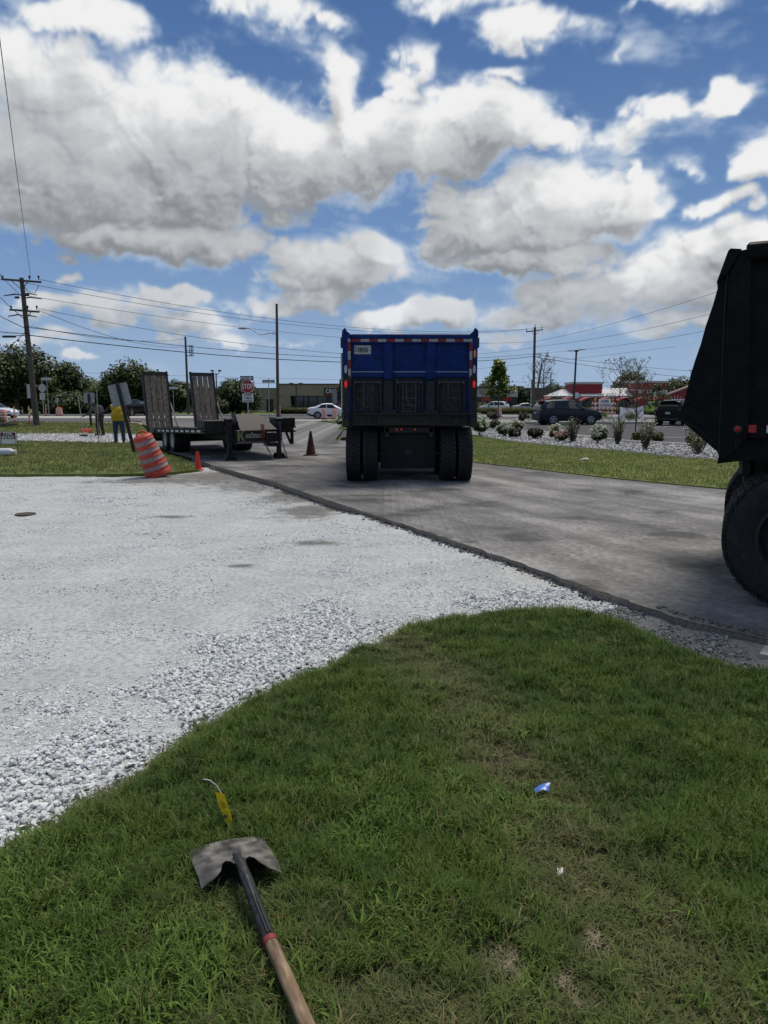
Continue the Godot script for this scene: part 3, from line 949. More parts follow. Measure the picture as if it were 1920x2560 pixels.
func build_near_lawn() -> void:
	var x0 := -2.6
	var z0 := -5.6
	var sp := 0.05
	var nx := 136
	var nz := 122
	var P := []
	var S := []
	for j in nz + 1:
		var r := []
		var rs := []
		for i in nx + 1:
			var x := x0 + i * sp
			var z := z0 + j * sp
			var s := clampf(inside(Vector2(x, z), lawn_edge), -1.0, 1.0)
			rs.append(s)
			r.append(Vector3(x, lawn_height(x, z, s), z))
		P.append(r)
		S.append(rs)
	var b := MB.new()
	b.sheet(P)
	ground(b, "lawn", M.soil)
	var track := pm([-0.05, -4.6, 0.15, -4.38, 0.34, -3.84, 0.49, -3.21, 0.54, -2.86, 0.63, -2.45, 0.66, -2.14, 0.78, -1.87, 0.8, -1.5])
	var crab := [[-1.03, -1.82, 0.2], [-0.61, -1.72, 0.18], [-0.98, -2.01, 0.15], [-1.18, -2.14, 0.2], [-0.88, -1.63, 0.15], [-0.54, -1.82, 0.1], [0.1, -2.6, 0.25], [-0.1, -2.3, 0.12], [0.05, -1.95, 0.1]]
	var fine := [tuft(11, 0.055, 0.0030, 0.022, 0.75, 1), tuft(11, 0.065, 0.0032, 0.024, 0.9, 2), tuft(10, 0.050, 0.0028, 0.022, 1.1, 3)]
	var broad := [tuft(8, 0.066, 0.0055, 0.035, 1.0, 7), tuft(7, 0.06, 0.0065, 0.035, 1.3, 8)]
	var dry := [tuft(8, 0.02, 0.0022, 0.03, 2.6, 9)]
	var X := [[], [], [], [], [], []]
	var C := [PackedColorArray(), PackedColorArray(), PackedColorArray(), PackedColorArray(), PackedColorArray(), PackedColorArray()]
	for k in int(160000 * DENSITY):
		var z := -1.2 - 4.3 * rng.randf()
		var x := rng.randf_range(-2.2, 3.6)
		if absf(x) > -z * 0.60 + 0.35: continue
		var i := clampi(int((x - x0) / sp), 0, nx)
		var j := clampi(int((z - z0) / sp), 0, nz)
		var s: float = S[j][i]
		if s < -0.03 + 0.10 * noise_b.get_noise_2d(x * 7.0, z * 7.0) and (s < -0.12 or rng.randf() < 0.93): continue
		if s < 0.05 and rng.randf() < 0.3: continue
		var p := Vector2(x, z)
		var n := noise_a.get_noise_2d(x * 1.3, z * 1.3)
		var n2 := noise_b.get_noise_2d(x * 5.0, z * 5.0)
		var td := edge_dist(p, track, false)
		var worn := (1.0 - smoothstep(0.05, 0.42, td + 0.16 * n2)) * 0.95
		# short dry grass in front of the shovel handle and along the gravel
		worn = maxf(worn, 0.92 * (1.0 - smoothstep(0.2, 0.9, Vector2((x - 0.12) / 1.1, (z + 1.5) / 0.55).length() + 0.4 * n2)))
		worn = maxf(worn, 0.6 * (1.0 - smoothstep(0.1, 0.5, Vector2((x + 0.42) * 1.2, (z + 1.85)).length() + 0.2 * n2)))
		worn = maxf(worn, 0.7 * (1.0 - smoothstep(0.0, 0.22, s + 0.1 * n2)) if x < -0.2 else 0.0)
		worn = clampf(worn + 0.25 * maxf(0.0, n2) + 0.2 * n, 0.0, 0.95)
		# bare spots
		if Vector2((x - 0.53) / 0.13, (z + 2.96) / 0.12).length() < 1.0 + n2 and rng.randf() < 0.85: continue
		if Vector2((x + 0.02) / 0.16, (z + 4.45) / 0.08).length() < 1.0 + n2 and rng.randf() < 0.9: continue
		if rng.randf() < worn * 0.35: continue
		# dead patches
		if Vector2((x - 0.34) / 0.075, (z + 1.76) / 0.12).length() < 1.0 and rng.randf() < 0.8: continue
		if Vector2((x - 0.61) / 0.05, (z + 1.85) / 0.06).length() < 1.0 and rng.randf() < 0.7: continue
		if Vector2((x - 0.48) / 0.04, (z + 1.70) / 0.06).length() < 1.0 and rng.randf() < 0.7: continue
		# nothing grows through the shovel
		if Vector2(x + 0.51, z + 2.17).length() < 0.125: continue
		if Vector2(x + 0.565, z + 2.36).length() < 0.05: continue
		if edge_dist(p, pm([-0.45, -2.06, -0.16, -1.47]), false) < 0.016: continue
		var y: float = P[j][i].y
		var isb := false
		for q in crab:
			if p.distance_to(Vector2(q[0], q[1])) < q[2] * (1.15 + 1.1 * n2) and rng.randf() < 0.34: isb = true
		if n + 0.5 * n2 > 0.15 and rng.randf() < 0.10: isb = true
		# the sward grows in clumps with thin places between
		var n3 := noise_b.get_noise_2d(x * 11.0 + 50.0, z * 11.0)
		if n3 < -0.16 and rng.randf() < 0.6: continue
		var kind := rng.randi() % 3
		var hs := rng.randf_range(0.7, 1.15) * lerpf(1.0, 0.5, worn) * (1.0 + 0.5 * n + 0.25 * n2 + 0.9 * n3)
		var c := Color(0.062, 0.120, 0.020).lerp(Color(0.130, 0.205, 0.036), clampf(0.42 + 0.8 * n2 + 0.9 * n, 0.0, 1.0))
		c = c.lerp(Color(0.150, 0.135, 0.060), worn * rng.randf_range(0.2, 0.85))
		if isb:
			kind = 3 + rng.randi() % 2
			hs = rng.randf_range(0.7, 1.2)
			c = Color(0.118, 0.195, 0.034) * rng.randf_range(0.8, 1.15)
		elif rng.randf() < 0.02 + worn * 0.22:
			kind = 5
			hs = rng.randf_range(0.7, 1.3)
			c = Color(0.30, 0.25, 0.14) * rng.randf_range(0.5, 1.1)
		elif rng.randf() < 0.05:
			c = Color(0.24, 0.21, 0.10)
		c = c * rng.randf_range(0.8, 1.2)
		c.a = 1.0
		var wind := Vector3(rng.randf_range(-0.25, 0.25), rng.randf() * TAU, rng.randf_range(-0.25, 0.25))
		X[kind].append(Transform3D(Basis.from_euler(wind).scaled(Vector3(1, hs, 1)), Vector3(x, y - 0.004, z)))
		C[kind].append(c)
	var all := fine + broad + dry
	for k in 6:
		scatter("lawn_grass", all[k], M.blade, X[k], C[k], ["short fine green grass of the lawn beside the shovel", "broad bright crabgrass blades in the lawn", "dry straw lying in the lawn"][0 if k < 3 else 1 if k < 5 else 2], "grass")
	# tufts of dead straw
	for q in [[0.345, -1.75, 0.085, "larger pale patch of dead straw lying on the short grass"], [0.61, -1.85, 0.045, "small round pale clump of dead straw in green grass"], [0.48, -1.70, 0.04, "small thin clump of dead straw beside the larger patch"]]:
		var sb := MB.new()
		for k in (520 if q[2] > 0.07 else 150):
			var a := rng.randf() * TAU
			var r := pow(rng.randf(), 0.8) * float(q[2]) * (1.0 + 0.45 * sin(a * 3.0 + q[0] * 9.0) + 0.25 * sin(a * 7.0))
			var c0 := Vector3(q[0] + cos(a) * r * 0.9, 0.054 + rng.randf() * 0.012, q[1] + sin(a) * r * 1.5)
			var d := Vector3(rng.randf_range(-1, 1), rng.randf_range(-0.2, 0.2), rng.randf_range(-1, 1)).normalized() * rng.randf_range(0.005, 0.018)
			var sd := d.cross(Vector3.UP).normalized() * 0.0006
			sb.quad(c0 - d - sd, c0 - d + sd, c0 + d + sd, c0 + d - sd, Vector3.UP)
		solo(sb, "dead_straw", mk(0.27, 0.235, 0.15, 0.9), q[3], "straw")

func far_tufts(called: String, poly: PackedVector2Array, count: int, y: float, hgt: float, width: float, c0: Color, c1: Color, label: String, rows := 3) -> void:
	var lo := poly[0]
	var hi := poly[0]
	for p in poly:
		lo = Vector2(minf(lo.x, p.x), minf(lo.y, p.y))
		hi = Vector2(maxf(hi.x, p.x), maxf(hi.y, p.y))
	var ms := [tuft(7, hgt, width, 0.07, 0.8, 31), tuft(7, hgt * 1.15, width, 0.07, 1.0, 32)]
	var X := [[], []]
	var C := [PackedColorArray(), PackedColorArray()]
	for k in int(count * DENSITY):
		var p := Vector2(rng.randf_range(lo.x, hi.x), rng.randf_range(lo.y, hi.y))
		if absf(p.x) > -p.y * 0.60 + 1.0 or not Geometry2D.is_point_in_polygon(p, poly): continue
		var n := noise_a.get_noise_2d(p.x * 0.35, p.y * 0.35) + 0.5 * noise_b.get_noise_2d(p.x * 1.3, p.y * 1.3)
		var c := c0.lerp(c1, clampf(0.45 + 0.9 * n, 0.0, 1.0)) * rng.randf_range(0.75, 1.25)
		c.a = 1.0
		var q := k % 2
		X[q].append(Transform3D(Basis.from_euler(Vector3(0, rng.randf() * TAU, 0)).scaled(Vector3(1, rng.randf_range(0.6, 1.2), 1)), Vector3(p.x, y, p.y)))
		C[q].append(c)
	for q in 2:
		scatter(called, ms[q], M.blade, X[q], C[q], label, "grass")

func stones_bed(called: String, poly: PackedVector2Array, count: int, y: float, s0: float, s1: float, label: String, v0 := 0.28, v1 := 0.7) -> void:
	var lo := poly[0]
	var hi := poly[0]
	for p in poly:
		lo = Vector2(minf(lo.x, p.x), minf(lo.y, p.y))
		hi = Vector2(maxf(hi.x, p.x), maxf(hi.y, p.y))
	var X := [[], []]
	var C := [PackedColorArray(), PackedColorArray()]
	var ms := [stone(11, 0.75), stone(12, 0.6)]
	for k in int(count * DENSITY):
		var p := Vector2(rng.randf_range(lo.x, hi.x), rng.randf_range(lo.y, hi.y))
		if absf(p.x) > -p.y * 0.60 + 1.0 or not Geometry2D.is_point_in_polygon(p, poly): continue
		var s := rng.randf_range(s0, s1)
		X[k % 2].append(Transform3D(Basis.from_euler(Vector3(rng.randf_range(-0.6, 0.6), rng.randf() * TAU, rng.randf_range(-0.6, 0.6))).scaled(Vector3.ONE * s), Vector3(p.x, y + rng.randf() * s * 0.6, p.y)))
		var v := rng.randf_range(v0, v1)
		C[k % 2].append(Color(v, v * 0.98, v * 0.94))
	for q in 2:
		scatter(called, ms[q], M.tint, X[q], C[q], label, "gravel")

func build_far_ground() -> void:
	# lawn between the lot and the gravel strip, the strip itself, the lawn beyond it
	var la := pm([-40, -15.3, -8.4, -15.45, -5.87, -15.5, -4.9, -15.75, -4.35, -16.6, -4.55, -17.6, -5.1, -18.8, -6.6, -21.6, -8.3, -25.2, -9.4, -27.5, -12.3, -28.3, -16, -29.2, -40, -31])
	ground(flat_poly(la, 0.06, 0.12), "left_lawn", M.lawn)
	var fringe := PackedVector2Array()
	far_tufts("left_lawn_grass", la, 45000, 0.055, 0.07, 0.009, Color(0.090, 0.120, 0.032), Color(0.165, 0.180, 0.055), "green grass of the lawn by the tilted barrel")
	var sa := pm([-40, -31, -16, -29.2, -12.3, -28.3, -9.4, -27.5, -10.2, -29.8, -12.2, -35.6, -14.3, -36.7, -20, -36.2, -40, -37])
	ground(flat_poly(sa, 0.03, 0.1), "gravel_strip", tex(mk(1, 1, 1, 0.95), noise_tex(512, 0.06, 61, [[0.0, grey(0.40)], [0.35, grey(0.66)], [0.6, grey(0.78)], [1.0, grey(0.84)]], 5), 0.35))
	stones_bed("strip_gravel", sa, 14000, 0.03, 0.02, 0.055, "white crushed stone on the strip behind the workers", 0.3, 0.68)
	var lb := pm([-60, -37, -20, -36.2, -14.3, -36.7, -12.4, -36, -13.2, -39.6, -16.2, -48, -18.6, -54, -23, -56, -28, -57.5, -60, -58.5])
	ground(flat_poly(lb, 0.06, 0.12), "street_lawn", M.lawn)
	far_tufts("street_lawn_grass", lb, 22000, 0.055, 0.08, 0.016, Color(0.090, 0.120, 0.032), Color(0.165, 0.180, 0.055), "green grass round the leaning utility pole")
	ground(flat_poly(pm([-28, -57.3, -23, -55.8, -18.6, -53.8, -17.4, -51, -16.6, -50.6, -17.6, -55.2, -20.5, -58.2, -28, -59]), 0.068), "dirt_path", tex(mk(1, 1, 1, 1.0), noise_tex(256, 0.04, 63, [[0.0, Color(0.42, 0.37, 0.30)], [1.0, Color(0.66, 0.62, 0.55)]], 5), 0.3))
	# the drive meets the street in a concrete apron
	ground(flat_poly(pm([-10.4, -30.6, -7.2, -30.6, -7.6, -33.0, -11.2, -33.0]), 0.106), "apron", M.concrete)
	# the main street
	ground(flat_poly(rect(-400, 400, -59.0, -86.0), 0.09), "street", M.street)
	ground(flat_poly(rect(-400, -19.0, -71.0, -82.0), 0.096), "concrete_lane", M.concrete)
	ground(flat_poly(rect(-8.0, 400, -60.2, -64.5), 0.096), "concrete_shoulder", M.concrete)
	ground(flat_poly(rect(8.0, 400, -80.0, -86.0), 0.098), "concrete_gutter", M.concrete)
	var line := thing("lane_marking", "long white painted line along the main street", "road marking")
	line.set_meta("kind", "structure")
	for q in [[-120.0, -22.0, -59.9, 0.15], [-22.0, -5.0, -62.6, 0.18], [-120.0, -9.0, -65.8, 0.16], [0.0, 120.0, -71.5, 0.16]]:
		part(flat_poly(rect(q[0], q[1], q[2], q[2] - q[3]), 0.104), "stripe", M.paint_line, line)
	var kb := MB.new()
	kb.box(Vector3(0, 0.14, -86.15), Vector3(800, 0.18, 0.3), 0.03)
	ground(kb, "far_kerb", M.concrete)
	ground(flat_poly(rect(-400, 400, -86.3, -400), 0.12), "far_verge", M.lawn)
	# right of the drive: lawn, stone bed, car park, beds along the street
	var lr := pm([12, -8.2, 8.6, -10.3, 7.2, -11.3, 5.98, -12.39, 5.06, -13.5, 4.43, -14.35, 3.77, -15.5, 2.36, -17.9, 1.05, -21.5, -0.65, -26, -1.6, -28.6, 1.4, -30.2, 2.6, -32.0, 4.14, -32.5, 4.83, -27.5, 5.92, -24.56, 7.0, -22.4, 8.0, -19.6, 9.4, -17.4, 12, -15.6, 20, -13])
	ground(flat_poly(lr, 0.115, 0.05), "right_lawn", M.lawn)
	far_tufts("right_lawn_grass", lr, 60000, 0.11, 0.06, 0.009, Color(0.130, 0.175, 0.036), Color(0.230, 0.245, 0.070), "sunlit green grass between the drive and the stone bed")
	ground(flat_poly(pm([12, -8.4, 12, -9.3, 9.0, -10.9, 6.6, -12.15, 5.9, -12.42, 7.0, -11.45, 8.55, -10.42]), 0.121), "tar_patch", M.tar)
	var rb := pm([4.14, -32.5, 4.83, -27.5, 5.92, -24.56, 7.0, -22.4, 8.0, -19.6, 9.4, -17.4, 12, -15.6, 22, -13, 26, -19, 14, -22.6, 10.56, -24.3, 9.0, -26.5, 8.5, -30.5, 7.7, -35.5, 5.5, -38.5, 3.2, -37])
	ground(flat_poly(rb, 0.125, 0.05), "stone_bed", mk(0.17, 0.165, 0.155, 1.0))
	stones_bed("bed_stone", rb, 40000, 0.135, 0.025, 0.065, "pale round stones in the planted bed by the car park")
	var lot := pm([26, -19, 14, -22.6, 10.56, -24.3, 9.0, -26.5, 8.5, -30.5, 7.7, -35.5, 5.5, -38.5, 3.2, -37, 1.0, -32.5, -1.9, -31.0, -2.25, -39.5, 1.5, -42, 4.5, -44, 5.5, -56.5, 60, -56.5, 60, -19])
	ground(flat_poly(lot, 0.109), "car_park", M.tar)
	var kerb := MB.new()
	var ks := pm([26, -19, 14, -22.6, 10.56, -24.3, 9.0, -26.5, 8.5, -30.5, 7.7, -35.5, 5.5, -38.5, 3.2, -37, 1.4, -33])
	for i in ks.size() - 1:
		kerb.bar(Vector3(ks[i].x, 0.15, ks[i].y), Vector3(ks[i + 1].x, 0.15, ks[i + 1].y), 0.16, 0.16, Vector3.UP, 0.03)
	ground(kerb, "kerb", M.concrete)
	var bays := thing("parking_lines", "thin white painted parking bay lines on dark asphalt", "road marking")
	bays.set_meta("kind", "structure")
	for k in 7:
		var x := 14.5 + k * 2.75
		part(flat_poly(pm([x, -41.5, x + 0.12, -41.5, x + 4.6, -46.6, x + 4.48, -46.6]), 0.114), "stripe", M.paint_line, bays)
	for k in 3:
		part(flat_poly(rect(11.5 + k * 5.0, 15.2 + k * 5.0, -31.0 - k * 0.4, -31.12 - k * 0.4), 0.114), "stripe", M.paint_line, bays)
	# grass between the street and the car park entrance, and a stone bed with kerb
	var lm := pm([-2.6, -41.0, 1.3, -42.6, 4.2, -44.6, 5.3, -57.0, 60, -57.0, 60, -59.8, -5.2, -59.8, -4.2, -56, -2.9, -50])
	ground(flat_poly(lm, 0.125, 0.05), "median_lawn", M.lawn)
	far_tufts("median_lawn_grass", lm, 12000, 0.12, 0.09, 0.02, Color(0.110, 0.155, 0.036), Color(0.190, 0.215, 0.060), "green grass between the street and the car park entrance")
	var b2 := pm([6.0, -52.0, 5.6, -56.6, 40, -56.6, 40, -53.8, 22, -53.2, 12, -52.4])
	ground(flat_poly(b2, 0.132, 0.05), "street_bed", M.concrete)
	stones_bed("street_bed_stone", b2, 6000, 0.14, 0.04, 0.09, "pale stones in the narrow bed along the street")
	ground(bx(Vector3(23, 0.17, -51.7), Vector3(34, 0.16, 0.18), 0.03), "bed_kerb", M.concrete)

# ---------------------------------------------------------------- wheels: axis along y, outer face +y
func tyre_mesh(R: float, w: float, rim: float, lugs: int, rows := 4) -> ArrayMesh:
	var b := MB.new()
	var h := w * 0.5
	var ch := (R - rim)
	b.lathe([Vector2(rim - 0.01, -h * 0.72), Vector2(rim + 0.015, -h * 0.86), Vector2(rim + ch * 0.35, -h * 1.02), Vector2(rim + ch * 0.62, -h * 1.03), Vector2(rim + ch * 0.86, -h * 0.95), Vector2(R - 0.016, -h * 0.84), Vector2(R - 0.012, 0), Vector2(R - 0.016, h * 0.84), Vector2(rim + ch * 0.86, h * 0.95), Vector2(rim + ch * 0.62, h * 1.03), Vector2(rim + ch * 0.35, h * 1.02), Vector2(rim + 0.015, h * 0.86), Vector2(rim - 0.01, h * 0.72)], 64, true)
	# raised rings on the sidewall
	for s in [-1.0, 1.0]:
		b.lathe([Vector2(rim + ch * 0.44, s * h * 1.02), Vector2(rim + ch * 0.46, s * (h * 1.03 + 0.004)), Vector2(rim + ch * 0.5, s * (h * 1.03 + 0.004)), Vector2(rim + ch * 0.52, s * h * 1.02)], 64)
	for r in rows:
		var y := lerpf(-h * 0.74, h * 0.74, float(r) / (rows - 1))
		var sh := r == 0 or r == rows - 1
		for k in lugs:
			var a := TAU * (k + 0.5 * (r % 2)) / lugs
			var d := Vector3(cos(a), 0, sin(a))
			var t := Vector3(-sin(a), 0, cos(a))
			b.xf = Transform3D(Basis(t, d, t.cross(d)), d * (R - 0.011) + Vector3.UP * y)
			b.box(Vector3.ZERO, Vector3(TAU * R / lugs * (0.72 if sh else 0.62), 0.022, w * (0.235 if sh else 0.17)))
			if sh:
				# the lug runs down over the shoulder
				b.box(Vector3(0, -0.03, (-1.0 if r == 0 else 1.0) * w * 0.105 * -1.0), Vector3(TAU * R / lugs * 0.66, 0.05, 0.02))
		b.xf = Transform3D.IDENTITY
	return b.mesh()

func rim_mesh(rim: float, w: float) -> ArrayMesh:
	var b := MB.new()
	var h := w * 0.5
	b.lathe([Vector2(rim + 0.012, h * 0.9), Vector2(rim - 0.008, h * 0.92), Vector2(rim - 0.022, h * 0.6), Vector2(rim - 0.03, -h * 0.3), Vector2(rim - 0.07, -h * 0.55), Vector2(rim * 0.55, -h * 0.62), Vector2(rim * 0.5, -h * 0.4), Vector2(rim * 0.42, -h * 0.35), Vector2(rim * 0.40, h * 0.3), Vector2(rim * 0.3, h * 0.42), Vector2(0.0, h * 0.42)], 40, true)
	for k in 10:
		var a := TAU * k / 10
		var p := Vector3(cos(a), 0, sin(a)) * rim * 0.5
		b.cyl(p + Vector3.UP * -h * 0.62, p + Vector3.UP * -h * 0.1, 0.016, 0.014, 6)
	return b.mesh()

func wheel(tm: Mesh, rm: Mesh, rim_mat: Material, parent: Node3D, at: Vector3, out: Vector3, spin := 0.0) -> void:
	var o := part(tm, "tyre", M.rubber, parent, at)
	var y := out.normalized()
	var x := (Vector3.UP.rotated(y, spin)).normalized()
	o.basis = Basis(x, y, x.cross(y))
	part(rm, "rim", rim_mat, o)

# ---------------------------------------------------------------- the blue dump truck, seen from behind; local +z is its rear
func build_blue_truck() -> void:
	var blue := rough_by(tex(mk(1, 1, 1, 1.0, 0.0, 0.3), noise_tex(512, 0.012, 71, [[0.0, Color(0.01, 0.10, 0.26)], [0.45, Color(0.015, 0.145, 0.37)], [0.75, Color(0.03, 0.17, 0.41)], [1.0, Color(0.14, 0.23, 0.38)]], 6), 0.6, false), noise_tex(256, 0.03, 72, [[0.0, grey(0.3)], [1.0, grey(0.6)]]))
	var grime := rough_by(tex(mk(1, 1, 1, 1.0), noise_tex(512, 0.02, 73, [[0.0, Color(0.03, 0.03, 0.034)], [0.5, Color(0.065, 0.066, 0.07)], [0.72, Color(0.06, 0.085, 0.16)], [1.0, Color(0.19, 0.18, 0.165)]], 6), 1.1, false), noise_tex(256, 0.03, 74, [[0.0, grey(0.5)], [1.0, grey(0.9)]]))
	var steel := mk(0.06, 0.064, 0.075, 0.6, 0.3)
	var t := thing("dump_truck", "blue dump truck seen from behind with striped reflective tape on its tailgate", "truck", Vector3(0.48, 0.1, -13.4))
	# body box
	var b := MB.new()
	for s in [-1.0, 1.0]:
		b.box(Vector3(s * 1.185, 1.98, -2.45), Vector3(0.06, 1.36, 4.7), 0.01)
		b.box(Vector3(s * 1.2, 2.70, -2.45), Vector3(0.13, 0.12, 4.75), 0.02)
		for k in 6: b.box(Vector3(s * 1.23, 1.95, -0.7 - k * 0.78), Vector3(0.07, 1.30, 0.12), 0.012)
		b.box(Vector3(s * 1.2, 1.33, -2.45), Vector3(0.12, 0.14, 4.75), 0.02)
	b.box(Vector3(0, 1.3, -2.45), Vector3(2.3, 0.1, 4.7))
	b.box(Vector3(0, 2.0, -4.85), Vector3(2.5, 1.5, 0.08), 0.01)
	part(b, "dump_body", blue, t)
	# corner posts with ears
	for s in [-1.0, 1.0]:
		var p := MB.new()
		p.box(Vector3(s * 1.165, 1.98, -0.02), Vector3(0.155, 1.52, 0.16), 0.012)
		p.prism(pm([s * 1.25, 2.70, s * 1.25, 2.80, s * 1.205, 2.85, s * 1.185, 2.85, s * 1.165, 2.80, s * 1.09, 2.74]), -0.08, 0.05)
		part(p, "corner_post", blue, t)
		part(bx(Vector3(s * 1.262, 2.60, -0.12), Vector3(0.05, 0.20, 0.12), 0.02), "tarp_arm", M.black_steel, t)
		part(bx(Vector3(s * 1.175, 1.62, -0.0), Vector3(0.14, 0.76, 0.165), 0.015), "post_foot", grime, t)
	# tailgate: back plate, rail, ribs
	var g := part(bx(Vector3(0, 2.02, -0.02), Vector3(2.18, 1.42, 0.05)), "tailgate", blue, t)
	part(bx(Vector3(0, 2.70, 0.03), Vector3(2.17, 0.085, 0.11), 0.015), "top_rail", blue, g)
	part(bx(Vector3(0, 2.615, 0.022), Vector3(2.17, 0.075, 0.085), 0.01), "rail", blue, g)
	for x in [-0.395, 0.385]:
		part(bx(Vector3(x, 2.25, 0.045), Vector3(0.17, 0.66, 0.09), 0.014), "rib", blue, g)
		part(bx(Vector3(x, 1.62, 0.045), Vector3(0.17, 0.58, 0.088), 0.014), "rib", grime, g)
		part(bx(Vector3(x, 1.335, 0.06), Vector3(0.29, 0.06, 0.11), 0.012), "rib_foot", grime, g)
	for q in [[-0.78, 0.60], [-0.005, 0.61], [0.775, 0.61]]:
		part(bx(Vector3(q[0], 2.01, 0.03), Vector3(q[1], 0.10, 0.055), 0.012), "cross_rib", blue, g)
		part(bx(Vector3(q[0], 2.065, 0.028), Vector3(q[1], 0.018, 0.05), 0.004), "ledge", mk(0.22, 0.26, 0.34, 0.5), g)
	# the three chute gates low in the tailgate
	for q in [[-0.785, 0.0], [-0.01, 1.0], [0.765, 2.0]]:
		var x: float = q[0]
		var f := MB.new()
		f.box(Vector3(x, 1.62, 0.008), Vector3(0.56, 0.66, 0.02))
		for s in [-1.0, 1.0]:
			f.box(Vector3(x + s * 0.245, 1.60, 0.035), Vector3(0.045, 0.60, 0.05), 0.008)
			f.box(Vector3(x + s * 0.18, 1.60, 0.03), Vector3(0.03, 0.60, 0.035), 0.006)
		var gate := part(f, "chute_gate", grime, g)
		var h := MB.new()
		h.cyl(Vector3(x - 0.225, 1.875, 0.075), Vector3(x + 0.225, 1.875, 0.075), 0.013, 0.013, 8)
		for s in [-1.0, 1.0]: h.box(Vector3(x + s * 0.222, 1.875, 0.05), Vector3(0.03, 0.06, 0.07), 0.006)
		part(h, "hinge_bar", steel, gate)
		var l := MB.new()
		if q[1] == 1.0:
			l.tube([Vector3(x - 0.06, 1.86, 0.07), Vector3(x - 0.05, 1.65, 0.075), Vector3(x - 0.02, 1.47, 0.08), Vector3(x + 0.03, 1.435, 0.08), Vector3(x + 0.1, 1.44, 0.08)], 0.009, 6)
			for s in [-1.0, 1.0]: l.bar(Vector3(x + s * 0.12, 1.84, 0.04), Vector3(x + s * 0.12, 1.34, 0.04), 0.014, 0.014)
			for k in 3: l.bar(Vector3(x - 0.13, 1.585 - k * 0.125, 0.045), Vector3(x + 0.13, 1.585 - k * 0.125, 0.045), 0.016, 0.016)
		elif q[1] == 0.0:
			l.tube([Vector3(x - 0.07, 1.86, 0.07), Vector3(x - 0.075, 1.44, 0.075), Vector3(x - 0.06, 1.42, 0.075), Vector3(x + 0.02, 1.42, 0.075)], 0.009, 6)
			l.bar(Vector3(x + 0.1, 1.86, 0.05), Vector3(x + 0.1, 1.7, 0.05), 0.01, 0.01)
		else:
			l.tube([Vector3(x - 0.06, 1.86, 0.07), Vector3(x - 0.055, 1.60, 0.075), Vector3(x - 0.04, 1.585, 0.075), Vector3(x + 0.08, 1.585, 0.075)], 0.009, 6)
			for s in [-1.0, 1.0]: l.bar(Vector3(x + s * 0.13, 1.86, 0.05), Vector3(x + s * 0.15, 1.56, 0.05), 0.009, 0.009)
		part(l, "gate_handle", steel, gate)
	part(bx(Vector3(0, 1.295, 0.05), Vector3(2.2, 0.03, 0.14), 0.006), "sill", M.black_steel, t)
	# reflective tape, scuffed and dusty
	var tape_red := tex(mk(1, 1, 1, 0.6), noise_tex(128, 0.06, 77, [[0.0, Color(0.20, 0.05, 0.05)], [0.5, Color(0.48, 0.09, 0.08)], [1.0, Color(0.55, 0.14, 0.12)]], 4), 4.0, false)
	var tape_white := tex(mk(1, 1, 1, 0.6), noise_tex(128, 0.06, 78, [[0.0, grey(0.25)], [0.45, grey(0.58)], [1.0, grey(0.70)]], 4), 4.0, false)
	for k in 14:
		part(bx(Vector3(-0.985 + k * 0.157, 2.63, 0.068), Vector3(0.155, 0.052, 0.006)), "reflector", tape_red if k % 2 == 0 else tape_white, t)
	for s in [-1.0, 1.0]:
		part(bx(Vector3(s * 1.118, 2.63, 0.064), Vector3(0.05, 0.06, 0.006)), "reflector", tape_white, t)
		for k in 5:
			part(bx(Vector3(s * 1.118, 2.515 - k * 0.158, 0.064), Vector3(0.052, 0.155, 0.006)), "reflector", tape_red if k % 2 == 0 else tape_white, t)
	# lamps
	var led := mk(0.5, 0.01, 0.01, 0.3)
	led.emission_enabled = true
	led.emission = Color(1.0, 0.16, 0.09)
	led.emission_energy_multiplier = 2.2
	for s in [-1.0, 1.0]:
		var lamp := MB.new()
		lamp.xf = Transform3D(Basis(Vector3(1, 0, 0), Vector3(0, 0, 1), Vector3(0, -1, 0)), Vector3(s * 1.185, 1.84, 0.068))
		lamp.ball(Vector3.ZERO, Vector3(0.03, 0.012, 0.08), 14, 6)
		var lo := part(lamp, "tail_light", mk(0.16, 0.006, 0.006, 0.2), t)
		var dots := MB.new()
		for i in 3:
			for k in 6:
				if (k == 0 or k == 5) and i != 1: continue
				dots.ball(Vector3(s * 1.185 + (i - 1) * 0.017, 1.84 + (k - 2.5) * 0.024, 0.082), Vector3(0.0055, 0.0055, 0.004), 6, 4)
		part(dots, "light_diode", led, lo)
		var rv := MB.new()
		rv.ball(Vector3(s * 1.185, 2.11, 0.068), Vector3(0.026, 0.08, 0.014), 14, 8)
		part(rv, "reversing_light", mk(0.42, 0.43, 0.42, 0.25), t)
	var am := MB.new()
	am.ball(Vector3(1.19, 2.39, 0.068), Vector3(0.026, 0.08, 0.016), 14, 8)
	part(am, "marker_light", M.amber, t)
	# licence plate
	var pl := part(bx(Vector3(-0.875, 2.465, 0.012), Vector3(0.31, 0.16, 0.008), 0.003), "licence_plate", tex(mk(1, 1, 1, 0.6), noise_tex(128, 0.06, 75, [[0.0, grey(0.42)], [0.6, grey(0.66)], [1.0, grey(0.75)]], 4), 4.0, false), t)
	var ink := mk(0.02, 0.02, 0.03, 0.6)
	letters("19574", 0.082, ink, pl, Vector3(-0.875, 2.458, 0.018), Vector3.ZERO, 0.18)
	letters("R", 0.032, ink, pl, Vector3(-0.998, 2.49, 0.018), Vector3.ZERO, 0.022)
	letters("E", 0.032, ink, pl, Vector3(-0.998, 2.445, 0.018), Vector3.ZERO, 0.022)
	# rear apron, frame, axles
	var ap := MB.new()
	ap.box(Vector3(0, 1.18, -0.12), Vector3(2.42, 0.235, 0.10), 0.02)
